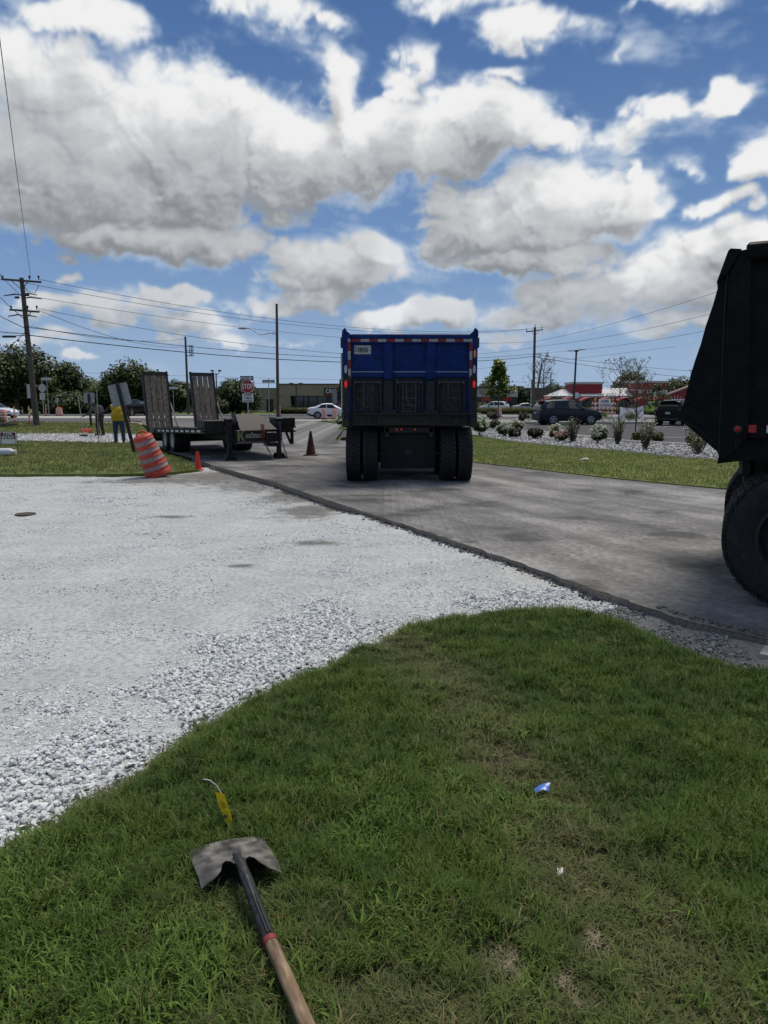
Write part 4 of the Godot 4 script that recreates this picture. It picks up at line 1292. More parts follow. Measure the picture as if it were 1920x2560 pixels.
	for s in [-1.0, 1.0]: ap.box(Vector3(s * 1.19, 1.26, -0.05), Vector3(0.14, 0.42, 0.2), 0.02)
	part(ap, "rear_apron", M.black_steel, t)
	for x in [-0.72, 0.72, 1.02]:
		part(bx(Vector3(x, 1.20, -0.06), Vector3(0.19, 0.17, 0.03), 0.008), "hinge_plate", grime, t)
	var fr := MB.new()
	for s in [-1.0, 1.0]:
		fr.box(Vector3(s * 0.42, 0.98, -3.4), Vector3(0.09, 0.26, 6.4), 0.01)
		fr.box(Vector3(s * 0.47, 0.62, -1.2), Vector3(0.10, 0.10, 1.7), 0.02)
	fr.box(Vector3(0, 0.99, -0.25), Vector3(0.95, 0.12, 0.1), 0.01)
	part(fr, "chassis", M.black_steel, t)
	for x in [-0.24, -0.15, 0.11]:
		var id := part(bx(Vector3(x, 1.0, -0.185), Vector3(0.07, 0.035, 0.02), 0.006), "identification_light", M.black, t)
		for q in [[-0.012, 0.0], [0.010, 0.010], [0.010, -0.010]]:
			var ld := MB.new()
			ld.ball(Vector3(x + q[0], 1.0 + q[1], -0.172), Vector3(0.004, 0.004, 0.003), 6, 4)
			part(ld, "light_diode", led, id)
	for z in [-0.5, -1.87]:
		var ax := MB.new()
		ax.cyl(Vector3(-1.0, 0.52, z), Vector3(1.0, 0.52, z), 0.075, 0.075, 14)
		ax.ball(Vector3(0, 0.53, z), Vector3(0.2, 0.21, 0.21), 16, 10)
		part(ax, "axle", M.black_steel, t)
	part(bx(Vector3(-0.02, 0.60, -0.32), Vector3(1.06, 0.72, 0.015)), "mud_flap", tex(mk(1, 1, 1, 0.9), noise_tex(512, 0.25, 76, [[0.0, grey(0.06)], [0.72, grey(0.09)], [0.80, grey(0.34)], [1.0, grey(0.5)]], 2), 1.6, false), t)
	# rubber panels added ahead of the axles to block light under the body; tanks
	part(bx(Vector3(0, 0.62, -2.62), Vector3(1.3, 0.9, 0.02)), "mud_flap", M.rubber, t)
	for s in [-1.0, 1.0]:
		part(bx(Vector3(s * 0.95, 0.62, -2.6), Vector3(0.62, 0.75, 0.02)), "mud_flap", M.rubber, t)
		part(bx(Vector3(s * 0.9, 0.75, -3.7), Vector3(0.5, 0.55, 1.2), 0.08), "fuel_tank", M.alu, t)
	var tm := tyre_mesh(0.52, 0.27, 0.29, 38)
	var rm := rim_mesh(0.29, 0.25)
	var rimm := mk(0.3, 0.3, 0.3, 0.6, 0.3)
	for z in [-0.5, -1.87]:
		for s in [-1.0, 1.0]:
			wheel(tm, rm, rimm, t, Vector3(s * 1.065, 0.515, z), Vector3(s, 0, 0), z * 3.0)
			wheel(tm, rm, rimm, t, Vector3(s * 0.745, 0.515, z), Vector3(-s, 0, 0), z * 2.0 + 0.4)
	# cab and hood beyond the body
	var cab := MB.new()
	cab.box(Vector3(0, 1.75, -5.9), Vector3(2.05, 1.6, 1.5), 0.16)
	cab.box(Vector3(0, 1.35, -7.4), Vector3(1.5, 0.95, 1.7), 0.18)
	for s in [-1.0, 1.0]: cab.box(Vector3(s * 0.95, 1.05, -7.5), Vector3(0.36, 0.35, 1.2), 0.12)
	var cb := part(cab, "cab", blue, t)
	part(bx(Vector3(0, 2.1, -5.13), Vector3(1.5, 0.5, 0.03), 0.01), "rear_window", M.glass, cb)
	for s in [-1.0, 1.0]:
		part(bx(Vector3(s * 1.03, 2.1, -5.9), Vector3(0.02, 0.5, 0.9), 0.008), "side_window", M.glass, cb)
		part(bx(Vector3(s * 1.3, 2.0, -6.5), Vector3(0.18, 0.4, 0.08), 0.03), "mirror", M.black, cb)
		wheel(tm, rm, rimm, t, Vector3(s * 1.02, 0.515, -7.5), Vector3(s, 0, 0))
	part(cy(Vector3(-1.28, 1.5, -5.2), Vector3(-1.28, 2.78, -5.2), 0.06, 0.06, 12), "exhaust_pipe", M.chrome, t)
	part(cy(Vector3(-1.27, 1.35, -0.2), Vector3(-1.27, 2.42, -0.2), 0.022, 0.022, 8), "side_rod", M.galv, t)
	part(cy(Vector3(-0.8, 2.55, -5.6), Vector3(-0.8, 3.15, -5.6), 0.006, 0.003, 5), "antenna", M.black, t)

# ---------------------------------------------------------------- the black dump truck at the right; local +x is its front, +z faces the lot
func build_black_truck() -> void:
	var paint := rough_by(tex(mk(1, 1, 1, 1.0, 0.0, 0.28), noise_tex(512, 0.014, 81, [[0.0, Color(0.030, 0.032, 0.036)], [0.5, Color(0.048, 0.052, 0.060)], [0.8, Color(0.075, 0.08, 0.09)], [1.0, Color(0.14, 0.135, 0.13)]], 6), 0.8, false), noise_tex(256, 0.03, 82, [[0.0, grey(0.38)], [1.0, grey(0.7)]]))
	var t := thing("dump_truck", "black dump truck with a pointed scow tail and one big rear wheel showing", "truck", Vector3(2.99, 0.1, -4.98), deg_to_rad(-26.0))
	var b := MB.new()
	var side := pm([-0.61, 2.40, -0.53, 2.57, -0.43, 2.585, 0.3, 2.60, 3.9, 2.62, 3.9, 1.14, -0.26, 1.10, -0.44, 1.075, -0.59, 1.05, -0.58, 1.13, -0.60, 1.83])
	b.prism(side, -0.06, -2.34)
	part(b, "dump_body", paint, t)
	# scow tail: rises to a point behind the body, full width
	var s := MB.new()
	s.prism(pm([-0.605, 2.40, -0.65, 2.40, -0.69, 2.20, -0.73, 2.05, -0.755, 1.92, -0.785, 1.81, -0.81, 1.70, -0.845, 1.49, -0.88, 1.40, -0.80, 1.32, -0.58, 1.13, -0.595, 1.83]), -0.02, -2.38)
	var tail := part(s, "tailgate", paint, t)
	for z in [-0.012, -2.388]:
		var w := MB.new()
		w.tube([Vector3(-0.61, 2.40, z), Vector3(-0.61, 2.17, z), Vector3(-0.60, 1.83, z), Vector3(-0.59, 1.52, z), Vector3(-0.582, 1.22, z), Vector3(-0.58, 1.12, z)], 0.011, 6)
		w.tube([Vector3(-0.845, 1.50, z), Vector3(-0.72, 1.535, z), Vector3(-0.64, 1.52, z), Vector3(-0.595, 1.54, z)], 0.006, 6)
		w.tube([Vector3(-0.86, 1.38, z), Vector3(-0.72, 1.30, z), Vector3(-0.60, 1.19, z)], 0.007, 6)
		part(w, "weld_seam", mk(0.012, 0.012, 0.013, 0.5, 0.0, 0.3), tail)
	# corner post of plate, proud of the body, with its foot cut back
	var p := MB.new()
	p.prism(pm([-0.60, 2.40, -0.535, 2.55, -0.47, 2.56, -0.40, 1.25, -0.47, 1.17, -0.565, 1.075, -0.582, 1.22]), 0.0, -0.07)
	part(p, "corner_post", paint, t)
	part(p, "corner_post", paint, t, Vector3(0, 0, -2.33))
	# tarp housing on top of the tail
	var c := MB.new()
	c.prism(pm([-0.615, 2.56, -0.60, 2.575, -0.53, 2.565, -0.615, 2.395, -0.645, 2.395, -0.662, 2.345, -0.675, 2.352]), 0.02, -2.42)
	part(c, "tarp_housing", paint, t)
	# side ribs and rails
	var r := MB.new()
	for k in 5: r.box(Vector3(0.25 + k * 0.8, 1.85, -0.045), Vector3(0.13, 1.38, 0.06), 0.012)
	r.box(Vector3(1.7, 2.55, -0.03), Vector3(4.4, 0.12, 0.1), 0.02)
	part(r, "side_rib", paint, t)
	part(bx(Vector3(1.75, 1.315, -0.035), Vector3(4.28, 0.15, 0.08), 0.012), "lower_rail", paint, t)
	for k in 9:
		var red := k % 2 == 0
		part(bx(Vector3(-0.375 + k * 0.24 + (0.0 if red else 0.03), 1.315, 0.009), Vector3(0.05 if red else 0.36, 0.055, 0.005)) if k < 2 else bx(Vector3(0.1 + k * 0.24, 1.315, 0.009), Vector3(0.2, 0.055, 0.005)), "reflector", M.red if red else M.sheeting, t)
	# round marker lamp with its wire
	var l := MB.new()
	l.cyl(Vector3(-0.47, 1.312, 0.0), Vector3(-0.47, 1.312, 0.012), 0.030, 0.030, 20)
	var lo := part(l, "marker_light", M.black, t)
	var d := MB.new()
	d.ball(Vector3(-0.47, 1.312, 0.012), Vector3(0.022, 0.022, 0.008), 18, 8)
	part(d, "lens", mk(0.30, 0.012, 0.012, 0.2), lo)
	var wr := MB.new()
	wr.tube([Vector3(-0.472, 1.285, 0.006), Vector3(-0.475, 1.24, 0.006), Vector3(-0.478, 1.17, 0.006)], 0.003, 5)
	wr.tube([Vector3(-0.462, 1.285, 0.006), Vector3(-0.455, 1.23, 0.006), Vector3(-0.46, 1.18, 0.006)], 0.003, 5)
	part(wr, "wire", M.rubber, lo)
	# chassis, axles and wheels
	var f := MB.new()
	for z in [-0.78, -1.62]: f.box(Vector3(1.9, 0.96, z), Vector3(4.6, 0.25, 0.09), 0.01)
	f.box(Vector3(-0.38, 0.98, -1.2), Vector3(0.1, 0.14, 1.0), 0.02)
	for x in [0.0, 1.37]:
		f.cyl(Vector3(x, 0.525, -0.2), Vector3(x, 0.525, -2.2), 0.08, 0.08, 14)
		f.ball(Vector3(x, 0.53, -1.2), Vector3(0.22, 0.22, 0.2), 16, 10)
	f.box(Vector3(0.7, 0.62, -0.72), Vector3(1.7, 0.11, 0.1), 0.02)
	f.box(Vector3(0.7, 0.62, -1.68), Vector3(1.7, 0.11, 0.1), 0.02)
	part(f, "chassis", M.black_steel, t)
	part(bx(Vector3(2.2, 0.65, -1.2), Vector3(0.02, 0.8, 2.3)), "mud_flap", M.rubber, t)
	var tm := tyre_mesh(0.525, 0.28, 0.292, 46)
	var rm := rim_mesh(0.292, 0.26)
	var rimm := tex(mk(1, 1, 1, 0.6, 0.2), noise_tex(256, 0.04, 83, [[0.0, grey(0.10)], [0.6, grey(0.16)], [1.0, Color(0.30, 0.27, 0.24)]], 5), 2.0, false)
	for x in [0.0, 1.37]:
		wheel(tm, rm, rimm, t, Vector3(x, 0.518, -0.14), Vector3(0, 0, 1), 0.3)
		wheel(tm, rm, rimm, t, Vector3(x, 0.518, -0.47), Vector3(0, 0, -1), 0.7)
		wheel(tm, rm, rimm, t, Vector3(x, 0.518, -1.93), Vector3(0, 0, 1), 0.1)
		wheel(tm, rm, rimm, t, Vector3(x, 0.518, -2.26), Vector3(0, 0, -1), 0.5)

# ---------------------------------------------------------------- equipment trailer; local -z runs back along its deck
func build_trailer() -> void:
	var blk: Material = M.black_steel
	var t := thing("equipment_trailer", "black flatbed equipment trailer with two plank ramps standing up at its tail", "trailer", Vector3(-3.55, 0.1, -19.15), deg_to_rad(30.0))
	var yd := func(s: float) -> float: return 0.86 - s * 0.029
	# frame rails and cross members
	var f := MB.new()
	for x in [-0.45, 0.45]: f.bar(Vector3(x, yd.call(-0.2) - 0.2, 0.2), Vector3(x, yd.call(6.0) - 0.2, -6.0), 0.1, 0.28)
	for k in 9: f.bar(Vector3(-1.2, yd.call(k * 0.7) - 0.1, -k * 0.7), Vector3(1.2, yd.call(k * 0.7) - 0.1, -k * 0.7), 0.06, 0.09)
	part(f, "frame", blk, t)
	# side rails with stake pockets
	for x in [-1.25, 1.25]:
		var r := MB.new()
		r.bar(Vector3(x, yd.call(0.0) - 0.02, 0.0), Vector3(x, yd.call(5.75) - 0.02, -5.75), 0.06, 0.05)
		r.bar(Vector3(x, yd.call(0.0) - 0.14, 0.0), Vector3(x, yd.call(5.75) - 0.14, -5.75), 0.05, 0.04)
		r.bar(Vector3(x, yd.call(5.75) - 0.04, -5.75), Vector3(x, 0.33, -6.95), 0.06, 0.1)
		for k in 10: r.box(Vector3(x, yd.call(0.3 + k * 0.58) - 0.08, -0.3 - k * 0.58), Vector3(0.07, 0.12, 0.10), 0.01)
		part(r, "side_rail", blk, t)
		for k in 9: part(bx(Vector3(x + signf(x) * 0.03, yd.call(0.55 + k * 0.58) - 0.095, -0.55 - k * 0.58), Vector3(0.006, 0.055, 0.34)), "reflector", M.sheeting, t)
	# deck planks
	var wood := tex(mk(1, 1, 1, 0.9), noise_tex(256, 0.03, 91, [[0.0, Color(0.17, 0.14, 0.12)], [0.5, Color(0.30, 0.265, 0.23)], [1.0, Color(0.44, 0.40, 0.36)]], 5), 1.2, false)
	for k in 8:
		var pb := MB.new()
		var x := -1.05 + k * 0.3
		pb.bar(Vector3(x, yd.call(0.0) - 0.03, -0.02), Vector3(x, yd.call(5.75) - 0.03, -5.75), 0.285, 0.04)
		part(pb, "deck_plank", wood, t)
	# raised nose of the deck
	var nb := MB.new()
	nb.box(Vector3(-0.95, 0.90, -0.3), Vector3(0.66, 0.30, 0.6), 0.02)
	nb.box(Vector3(0.98, 0.985, -0.25), Vector3(0.58, 0.24, 0.5), 0.02)
	nb.box(Vector3(0.0, 0.86, -0.45), Vector3(2.5, 0.2, 0.12), 0.015)
	nb.box(Vector3(0.95, 0.78, -0.4), Vector3(0.6, 0.2, 0.3), 0.02)
	part(nb, "nose_deck", blk, t)
	var rl := MB.new()
	rl.ball(Vector3(-0.72, 0.83, 0.005), Vector3(0.035, 0.035, 0.012), 12, 6)
	part(rl, "marker_light", mk(0.2, 0.05, 0.02, 0.3), t)
	# leg bracket at the right-hand corner
	var lg := MB.new()
	lg.bar(Vector3(1.2, 0.9, -0.1), Vector3(1.2, 0.36, -0.1), 0.07, 0.07)
	lg.bar(Vector3(1.02, 0.72, -0.1), Vector3(1.16, 0.38, -0.1), 0.06, 0.05)
	part(lg, "side_leg", blk, t)
	# tongue, front plate with name, toolbox lid
	var tg := MB.new()
	tg.box(Vector3(-0.05, 0.62, 0.22), Vector3(1.0, 0.34, 0.4), 0.02)
	tg.box(Vector3(0.36, 0.56, 0.42), Vector3(0.30, 0.36, 0.28), 0.02)
	tg.box(Vector3(0.40, 0.42, 0.5), Vector3(0.26, 0.12, 0.2), 0.02)
	part(tg, "tongue", blk, t)
	var pl := part(bx(Vector3(-0.19, 0.64, 0.435), Vector3(0.72, 0.30, 0.02), 0.005), "name_plate", mk(0.02, 0.019, 0.018, 0.35), t)
	var gold := mk(0.32, 0.27, 0.13, 0.4, 0.3)
	letters("K", 0.27, gold, pl, Vector3(-0.46, 0.645, 0.452), Vector3.ZERO, 0.19)
	letters("aufman", 0.135, mk(0.42, 0.40, 0.34, 0.5), pl, Vector3(-0.10, 0.655, 0.452), Vector3.ZERO, 0.46, true)
	part(bx(Vector3(-0.19, 0.47, 0.44), Vector3(0.72, 0.05, 0.02), 0.004), "plate_strip", mk(0.16, 0.155, 0.14, 0.5, 0.3), t)
	var lid := MB.new()
	# a sloping hood: its face leans back
	var lo := [Vector3(-0.46, 0.80, 0.42), Vector3(0.56, 0.80, 0.42), Vector3(0.56, 0.80, -0.30), Vector3(-0.46, 0.80, -0.30)]
	var hi := [Vector3(-0.45, 1.20, 0.05), Vector3(0.14, 1.20, 0.05), Vector3(0.14, 1.20, -0.28), Vector3(-0.45, 1.20, -0.28)]
	var mid := [Vector3(0.33, 1.10, 0.14), Vector3(0.33, 1.10, -0.28)]
	lid.quad(lo[0], lo[1], mid[0], hi[1], Vector3(0, 0.68, 0.73))
	lid.tri(lo[0], hi[1], hi[0], Vector3(0, 0.68, 0.73))
	lid.quad(hi[0], hi[1], hi[2], hi[3], Vector3.UP)
	lid.quad(hi[1], mid[0], mid[1], hi[2], Vector3(0.5, 0.85, 0))
	lid.quad(mid[0], lo[1], lo[2], mid[1], Vector3(0.8, 0.6, 0))
	lid.quad(lo[0], hi[0], hi[3], lo[3], Vector3(-1, 0, 0))
	lid.quad(lo[3], lo[2], mid[1], hi[2], Vector3(0, 0, -1))
	lid.tri(lo[3], hi[2], hi[3], Vector3(0, 0, -1))
	part(lid, "toolbox_lid", tex(mk(1, 1, 1, 0.45, 0.0, 0.4), noise_tex(256, 0.012, 92, [[0.0, Color(0.05, 0.066, 0.095)], [0.6, Color(0.08, 0.10, 0.14)], [1.0, Color(0.14, 0.135, 0.13)]], 5), 1.0, false), t)
	# landing jacks
	for q in [[-0.66, 0.02], [0.72, -0.02]]:
		var j := MB.new()
		j.box(Vector3(q[0], 0.78, 0.12), Vector3(0.15, 0.56, 0.15), 0.015)
		j.box(Vector3(q[0], 1.06, 0.12), Vector3(0.22, 0.07, 0.2), 0.015)
		j.box(Vector3(q[0], 0.34, 0.12), Vector3(0.115, 0.46, 0.115), 0.012)
		j.prism(pm([q[0] - 0.17, 0.0, q[0] + 0.17, 0.0, q[0] + 0.17, 0.02, q[0] + 0.09, 0.15, q[0] - 0.09, 0.15, q[0] - 0.17, 0.02]), -0.0, 0.24)
		part(j, "landing_jack", blk, t)
	# safety chains
	for q in [[0.12, 0.52, 0.50, 0.24, 0.0, 0.75], [0.18, 0.50, 0.50, 0.02, 0.02, 0.80], [0.70, 0.66, 0.30, 0.0, 0.05, 0.42]]:
		var ch := MB.new()
		var p0 := Vector3(q[0], q[1], q[2])
		var p1 := Vector3(q[0] + q[4] + 0.1, q[3], q[5])
		var nlk := int(p0.distance_to(p1) / 0.045)
		for k in nlk:
			var c := p0.lerp(p1, float(k) / nlk) + Vector3(0, -0.03 * sin(PI * k / nlk), 0)
			var d := (p1 - p0).normalized()
			var sd := d.cross(Vector3.FORWARD if k % 2 == 0 else Vector3.RIGHT).normalized()
			var pts := []
			for a in 9: pts.append(c + d * cos(TAU * a / 8) * 0.032 + sd * sin(TAU * a / 8) * 0.018)
			ch.tube(pts, 0.0065, 5, false)
		part(ch, "safety_chain", mk(0.15, 0.14, 0.13, 0.5, 0.5), t)
	# coiled air hoses
	for q in [[0.12, 0.95, 0.50, 0.13, 0.55, 0.05, Color(0.16, 0.025, 0.02)], [0.68, 0.98, 0.28, 0.66, 0.20, 0.04, Color(0.025, 0.03, 0.06)]]:
		var hp := []
		var turns := 14 if q[6].r > 0.1 else 20
		for k in turns * 10:
			var u := float(k) / (turns * 10)
			var a := TAU * turns * u
			hp.append(Vector3(lerpf(q[0], q[3], u) + cos(a) * q[5], lerpf(q[1], q[4], u), lerpf(q[2], q[2] + 0.02, u) + sin(a) * q[5]))
		var h := MB.new()
		h.tube(hp, 0.007, 5)
		part(h, "air_hose", mk(q[6].r, q[6].g, q[6].b, 0.35), t)
	# wheels: two axles with twin tyres, white hubs
	var tm := tyre_mesh(0.38, 0.22, 0.22, 30)
	var rm := rim_mesh(0.22, 0.2)
	var wr := mk(0.5, 0.5, 0.48, 0.5)
	for s in [3.75, 4.68]:
		part(cy(Vector3(-1.0, 0.375, -s), Vector3(1.0, 0.375, -s), 0.06, 0.06, 10), "axle", blk, t)
		for x in [-1.0, 1.0]:
			wheel(tm, rm, wr, t, Vector3(x * 1.12, 0.376, -s), Vector3(x, 0, 0), s)
			wheel(tm, rm, wr, t, Vector3(x * 0.86, 0.376, -s), Vector3(-x, 0, 0), s + 1.0)
	# beaver tail and ramps
	part(bx(Vector3(0, 0.27, -6.95), Vector3(2.5, 0.16, 0.08), 0.01), "tail_bar", blk, t)
	var bt := MB.new()
	bt.bar(Vector3(0, 0.64, -5.75), Vector3(0, 0.30, -6.92), 2.44, 0.05)
	part(bt, "beaver_tail", blk, t)
	for x in [-0.83, 0.83]:
		var fr := MB.new()
		var p0 := Vector3(x, 0.32, -6.95)
		var p1 := Vector3(x, 2.58, -7.5)
		var up := Vector3(0, 0.237, 0.971)
		for s in [-0.41, 0.41]: fr.bar(p0 + Vector3(s, 0, 0), p1 + Vector3(s, 0, 0), 0.06, 0.12, up)
		for k in 5: fr.bar(p0.lerp(p1, 0.02 + k * 0.24) + Vector3(-0.4, 0, -0.03), p0.lerp(p1, 0.02 + k * 0.24) + Vector3(0.4, 0, -0.03), 0.05, 0.05)
		fr.bar(p1 - Vector3(0.41, 0.08, -0.02), p1 + Vector3(0.41, -0.08, 0.02), 0.10, 0.16, Vector3(0, 0.24, 0.97))
		fr.bar(p0.lerp(p1, 0.55) + Vector3(0.44, 0, -0.05), Vector3(x + 0.44, 0.6, -6.2), 0.04, 0.04)
		var ramp := part(fr, "ramp", blk, t)
		for k in 4:
			var w := MB.new()
			var xo := -0.285 + k * 0.19
			w.bar(p0.lerp(p1, 0.02) + Vector3(xo, 0, 0.035), p0.lerp(p1, 0.93) + Vector3(xo, 0, 0.035), 0.166, 0.045, up, 0.006)
			var tone := 0.85 + 0.3 * rng.randf()
			part(w, "plank", tex(mk(tone, tone * 0.97, tone * 0.94, 0.9), noise_tex(256, 0.025, 93 + k, [[0.0, Color(0.20, 0.165, 0.14)], [0.25, Color(0.40, 0.35, 0.305)], [0.6, Color(0.52, 0.465, 0.41)], [1.0, Color(0.62, 0.57, 0.51)]], 5), 1.3, false), ramp)

# ---------------------------------------------------------------- utility poles, wires, lamps
func insulator(b: MB, p: Vector3) -> void:
	b.cyl(p, p + Vector3.UP * 0.16, 0.03, 0.03, 6)
	b.ball(p + Vector3.UP * 0.2, Vector3(0.07, 0.09, 0.07), 8, 6)

func build_poles() -> void:
	var dark := mk(0.03, 0.03, 0.032, 0.7)
	# leaning wooden pole on the street lawn
	var t := thing("utility_pole", "leaning wooden utility pole with two crossarms on the lawn", "utility pole", Vector3(-23.36, 0.05, -48.1))
	var lean := Vector3(-0.29, 9.6, 0)
	part(cy(Vector3(0, -0.1, 0), lean, 0.21, 0.135, 14), "pole", M.wood_pole, t)
	var base := MB.new()
	base.cyl(Vector3(0, -0.1, 0), Vector3(0, 0.05, 0), 0.30, 0.22, 14)
	part(base, "collar", mk(0.3, 0.29, 0.26, 0.9), t)
	for q in [[9.4, -1.54, 1.05, -0.09], [7.5, -1.14, 0.79, -0.07]]:
		var a := MB.new()
		var c: Vector3 = lean * (q[0] / 9.6)
		a.bar(Vector3(q[1], q[0] - q[3], 0.16), Vector3(q[2], q[0] + q[3], 0.16), 0.10, 0.12)
		for s in [-0.55, 0.55]: a.bar(c + Vector3(s, -0.03, 0.2), c + Vector3(0, -0.55, 0.12), 0.03, 0.04)
		var arm := part(a, "crossarm", M.wood_pole, t)
		for x in [q[1] + 0.1, q[2] - 0.15, q[2] - 0.75]:
			var i := MB.new()
			insulator(i, Vector3(x, q[0] + 0.05, 0.16))
			part(i, "insulator", dark, arm)
	var k := MB.new()
	for q in [[8.5, 0.3], [8.35, -0.35], [6.0, 0.15], [6.5, 0.12]]: k.box(Vector3(-0.28 + q[1], q[0], 0.1), Vector3(0.3, 0.14, 0.12), 0.03)
	for q in [[8.55, 1.0], [8.3, 1.3], [8.5, -1.2], [7.15, 0.9], [7.2, -1.0]]: k.tube([Vector3(-0.28, q[0], 0.05), Vector3(-0.28 + q[1] * 0.4, q[0] + 0.06, 0.1), Vector3(-0.28 + q[1], q[0] - 0.05, 0.15)], [0.03, 0.05, 0.03], 6)
	k.tube([Vector3(-0.2, 9.2, 0.1), Vector3(0.2, 8.7, 0.3), Vector3(0.6, 8.6, 0.2), Vector3(0.9, 9.1, 0.2)], 0.02, 5)
	part(k, "fittings", dark, t)
	var sl := MB.new()
	sl.bar(Vector3(-0.3, 5.95, 0.0), Vector3(-0.95, 5.9, 0.1), 0.05, 0.05)
	sl.box(Vector3(-1.35, 5.86, 0.1), Vector3(0.85, 0.13, 0.25), 0.04)
	sl.bar(Vector3(-0.25, 6.2, 0.0), Vector3(-1.6, 4.8, 0.4), 0.035, 0.035)
	part(sl, "street_lamp", dark, t)
	# slim pole behind the ramps
	t = thing("utility_pole", "slim wooden pole with a switch bracket far behind the trailer ramps", "utility pole", Vector3(-25.1, 0.1, -92))
	part(cy(Vector3.ZERO, Vector3(0, 9.75, 0), 0.17, 0.12, 10), "pole", M.wood_pole, t)
	k = MB.new()
	for q in [8.6, 8.0, 7.4]: k.box(Vector3(0.45, q, 0), Vector3(0.8, 0.08, 0.1), 0.02)
	for x in [0.5, 0.7, 0.9]: k.cyl(Vector3(x, 7.3, 0), Vector3(x, 8.7, 0), 0.05, 0.05, 6)
	part(k, "bracket", dark, t)
	# lamp pole by the street
	t = thing("lamp_pole", "bare wooden pole with a long street lamp arm behind the stop sign", "lamp post", Vector3(-11.1, 0.1, -75))
	part(cy(Vector3(0, -0.1, 0), Vector3(0.12, 11.5, 0), 0.18, 0.12, 12), "pole", M.wood_pole, t)
	k = MB.new()
	k.tube([Vector3(0.05, 8.45, 0), Vector3(-0.6, 8.6, 0), Vector3(-1.6, 8.4, 0), Vector3(-2.5, 8.95, 0), Vector3(-3.0, 9.05, 0)], 0.045, 6)
	k.bar(Vector3(0.05, 8.65, 0), Vector3(-1.6, 8.42, 0), 0.04, 0.04)
	var arm := part(k, "lamp_arm", M.galv, t)
	var lh := MB.new()
	lh.ball(Vector3(-3.45, 9.05, 0), Vector3(0.5, 0.1, 0.18), 12, 6)
	part(lh, "lamp_head", M.galv, arm)
	# right-hand pole
	t = thing("utility_pole", "straight wooden utility pole with one crossarm behind the dark parked car", "utility pole", Vector3(18.3, 0.1, -88))
	part(cy(Vector3.ZERO, Vector3(-0.1, 10.5, 0), 0.19, 0.14, 12), "pole", M.wood_pole, t)
	k = MB.new()
	k.bar(Vector3(-1.2, 9.95, 0.15), Vector3(0.85, 10.2, 0.15), 0.1, 0.12)
	for s in [-0.5, 0.4]: k.bar(Vector3(s - 0.1, 10.02, 0.2), Vector3(-0.1, 9.5, 0.15), 0.03, 0.04)
	arm = part(k, "crossarm", M.wood_pole, t)
	for q in [[-1.1, 10.0], [0.75, 10.25], [-0.1, 10.5]]:
		var i := MB.new()
		insulator(i, Vector3(q[0], q[1], 0.1))
		part(i, "insulator", dark, arm)
	# second pole, leaning, farther off
	t = thing("utility_pole", "leaning utility pole with a low crossarm beyond the bare sapling", "utility pole", Vector3(21.9, 0.1, -105))
	part(cy(Vector3.ZERO, Vector3(1.0, 7.2, 0), 0.17, 0.12, 10), "pole", M.wood_pole, t)
	k = MB.new()
	k.bar(Vector3(-0.5, 4.3, 0.1), Vector3(1.9, 4.35, 0.1), 0.09, 0.11)
	for s in [-0.5, 0.5]: k.bar(Vector3(0.6 + s, 4.3, 0.15), Vector3(0.65, 4.75, 0.1), 0.04, 0.04)
	part(k, "crossarm", M.wood_pole, t)
	# car park lamp
	t = thing("parking_lamp", "tall black car park lamp with two flat wing heads", "lamp post", Vector3(16.35, 0.11, -62))
	part(cy(Vector3.ZERO, Vector3(0.08, 5.95, 0), 0.10, 0.075, 12), "post", M.black, t)
	for s in [-1.0, 1.0]:
		var h := MB.new()
		h.tube([Vector3(0.08, 5.75, 0), Vector3(0.08 + s * 0.12, 5.86, 0), Vector3(0.08 + s * 0.25, 5.9, 0)], 0.05, 8)
		h.ball(Vector3(0.08 + s * 0.48, 5.92 + (0.05 if s > 0.0 else -0.05), 0), Vector3(0.32, 0.045, 0.14), 12, 6)
		part(h, "lamp_head", M.black, t)
	# small lamps round the far lots
	for q in [[-24.4, -105.0, 6.1, 0, "double globe lamp post behind the trailer ramps"], [-12.2, -100.0, 4.3, 1, "lamp post with two box heads before the beige building"], [28.2, -122.0, 6.6, 2, "thin single-arm lamp post beside the car wash roof"], [31.2, -135.0, 6.0, 2, "shorter single-arm lamp post beyond the car wash roof"], [21.0, -130.0, 5.6, 2, "single-arm lamp post showing over the coffee shop roof"]]:
		t = thing("lamp_post", q[4], "lamp post", Vector3(q[0], 0.1, q[1]))
		part(cy(Vector3.ZERO, Vector3(0, q[2] - 0.3, 0), 0.11, 0.08, 8), "post", mk(0.05, 0.045, 0.04, 0.7), t)
		k = MB.new()
		if q[3] == 0:
			for s in [-1.0, 1.0]:
				k.tube([Vector3(0, q[2] - 0.6, 0), Vector3(s * 0.35, q[2] - 0.5, 0), Vector3(s * 0.5, q[2] - 0.1, 0)], 0.05, 6)
				k.box(Vector3(s * 0.55, q[2], 0), Vector3(0.5, 0.22, 0.3), 0.05)
		elif q[3] == 1:
			k.box(Vector3(0, q[2] - 0.3, 0), Vector3(1.5, 0.08, 0.08))
			for s in [-1.0, 1.0]: k.box(Vector3(s * 0.65, q[2] - 0.2, 0), Vector3(0.62, 0.25, 0.4), 0.04)
		else:
			k.box(Vector3(0.3, q[2] - 0.3, 0), Vector3(0.7, 0.09, 0.12))
		part(k, "lamp_head", mk(0.06, 0.06, 0.06, 0.6), t)

func wire(p0: Vector3, p1: Vector3, sag: float, r: float, label: String) -> void:
	var pts := []
	for k in 25:
		var u := k / 24.0
		pts.append(p0.lerp(p1, u) - Vector3.UP * sag * 4.0 * u * (1.0 - u))
	var b := MB.new()
	b.tube(pts, r, 5)
	solo(b, "overhead_wire", M.black, label, "wire", "overhead wires between the utility poles")

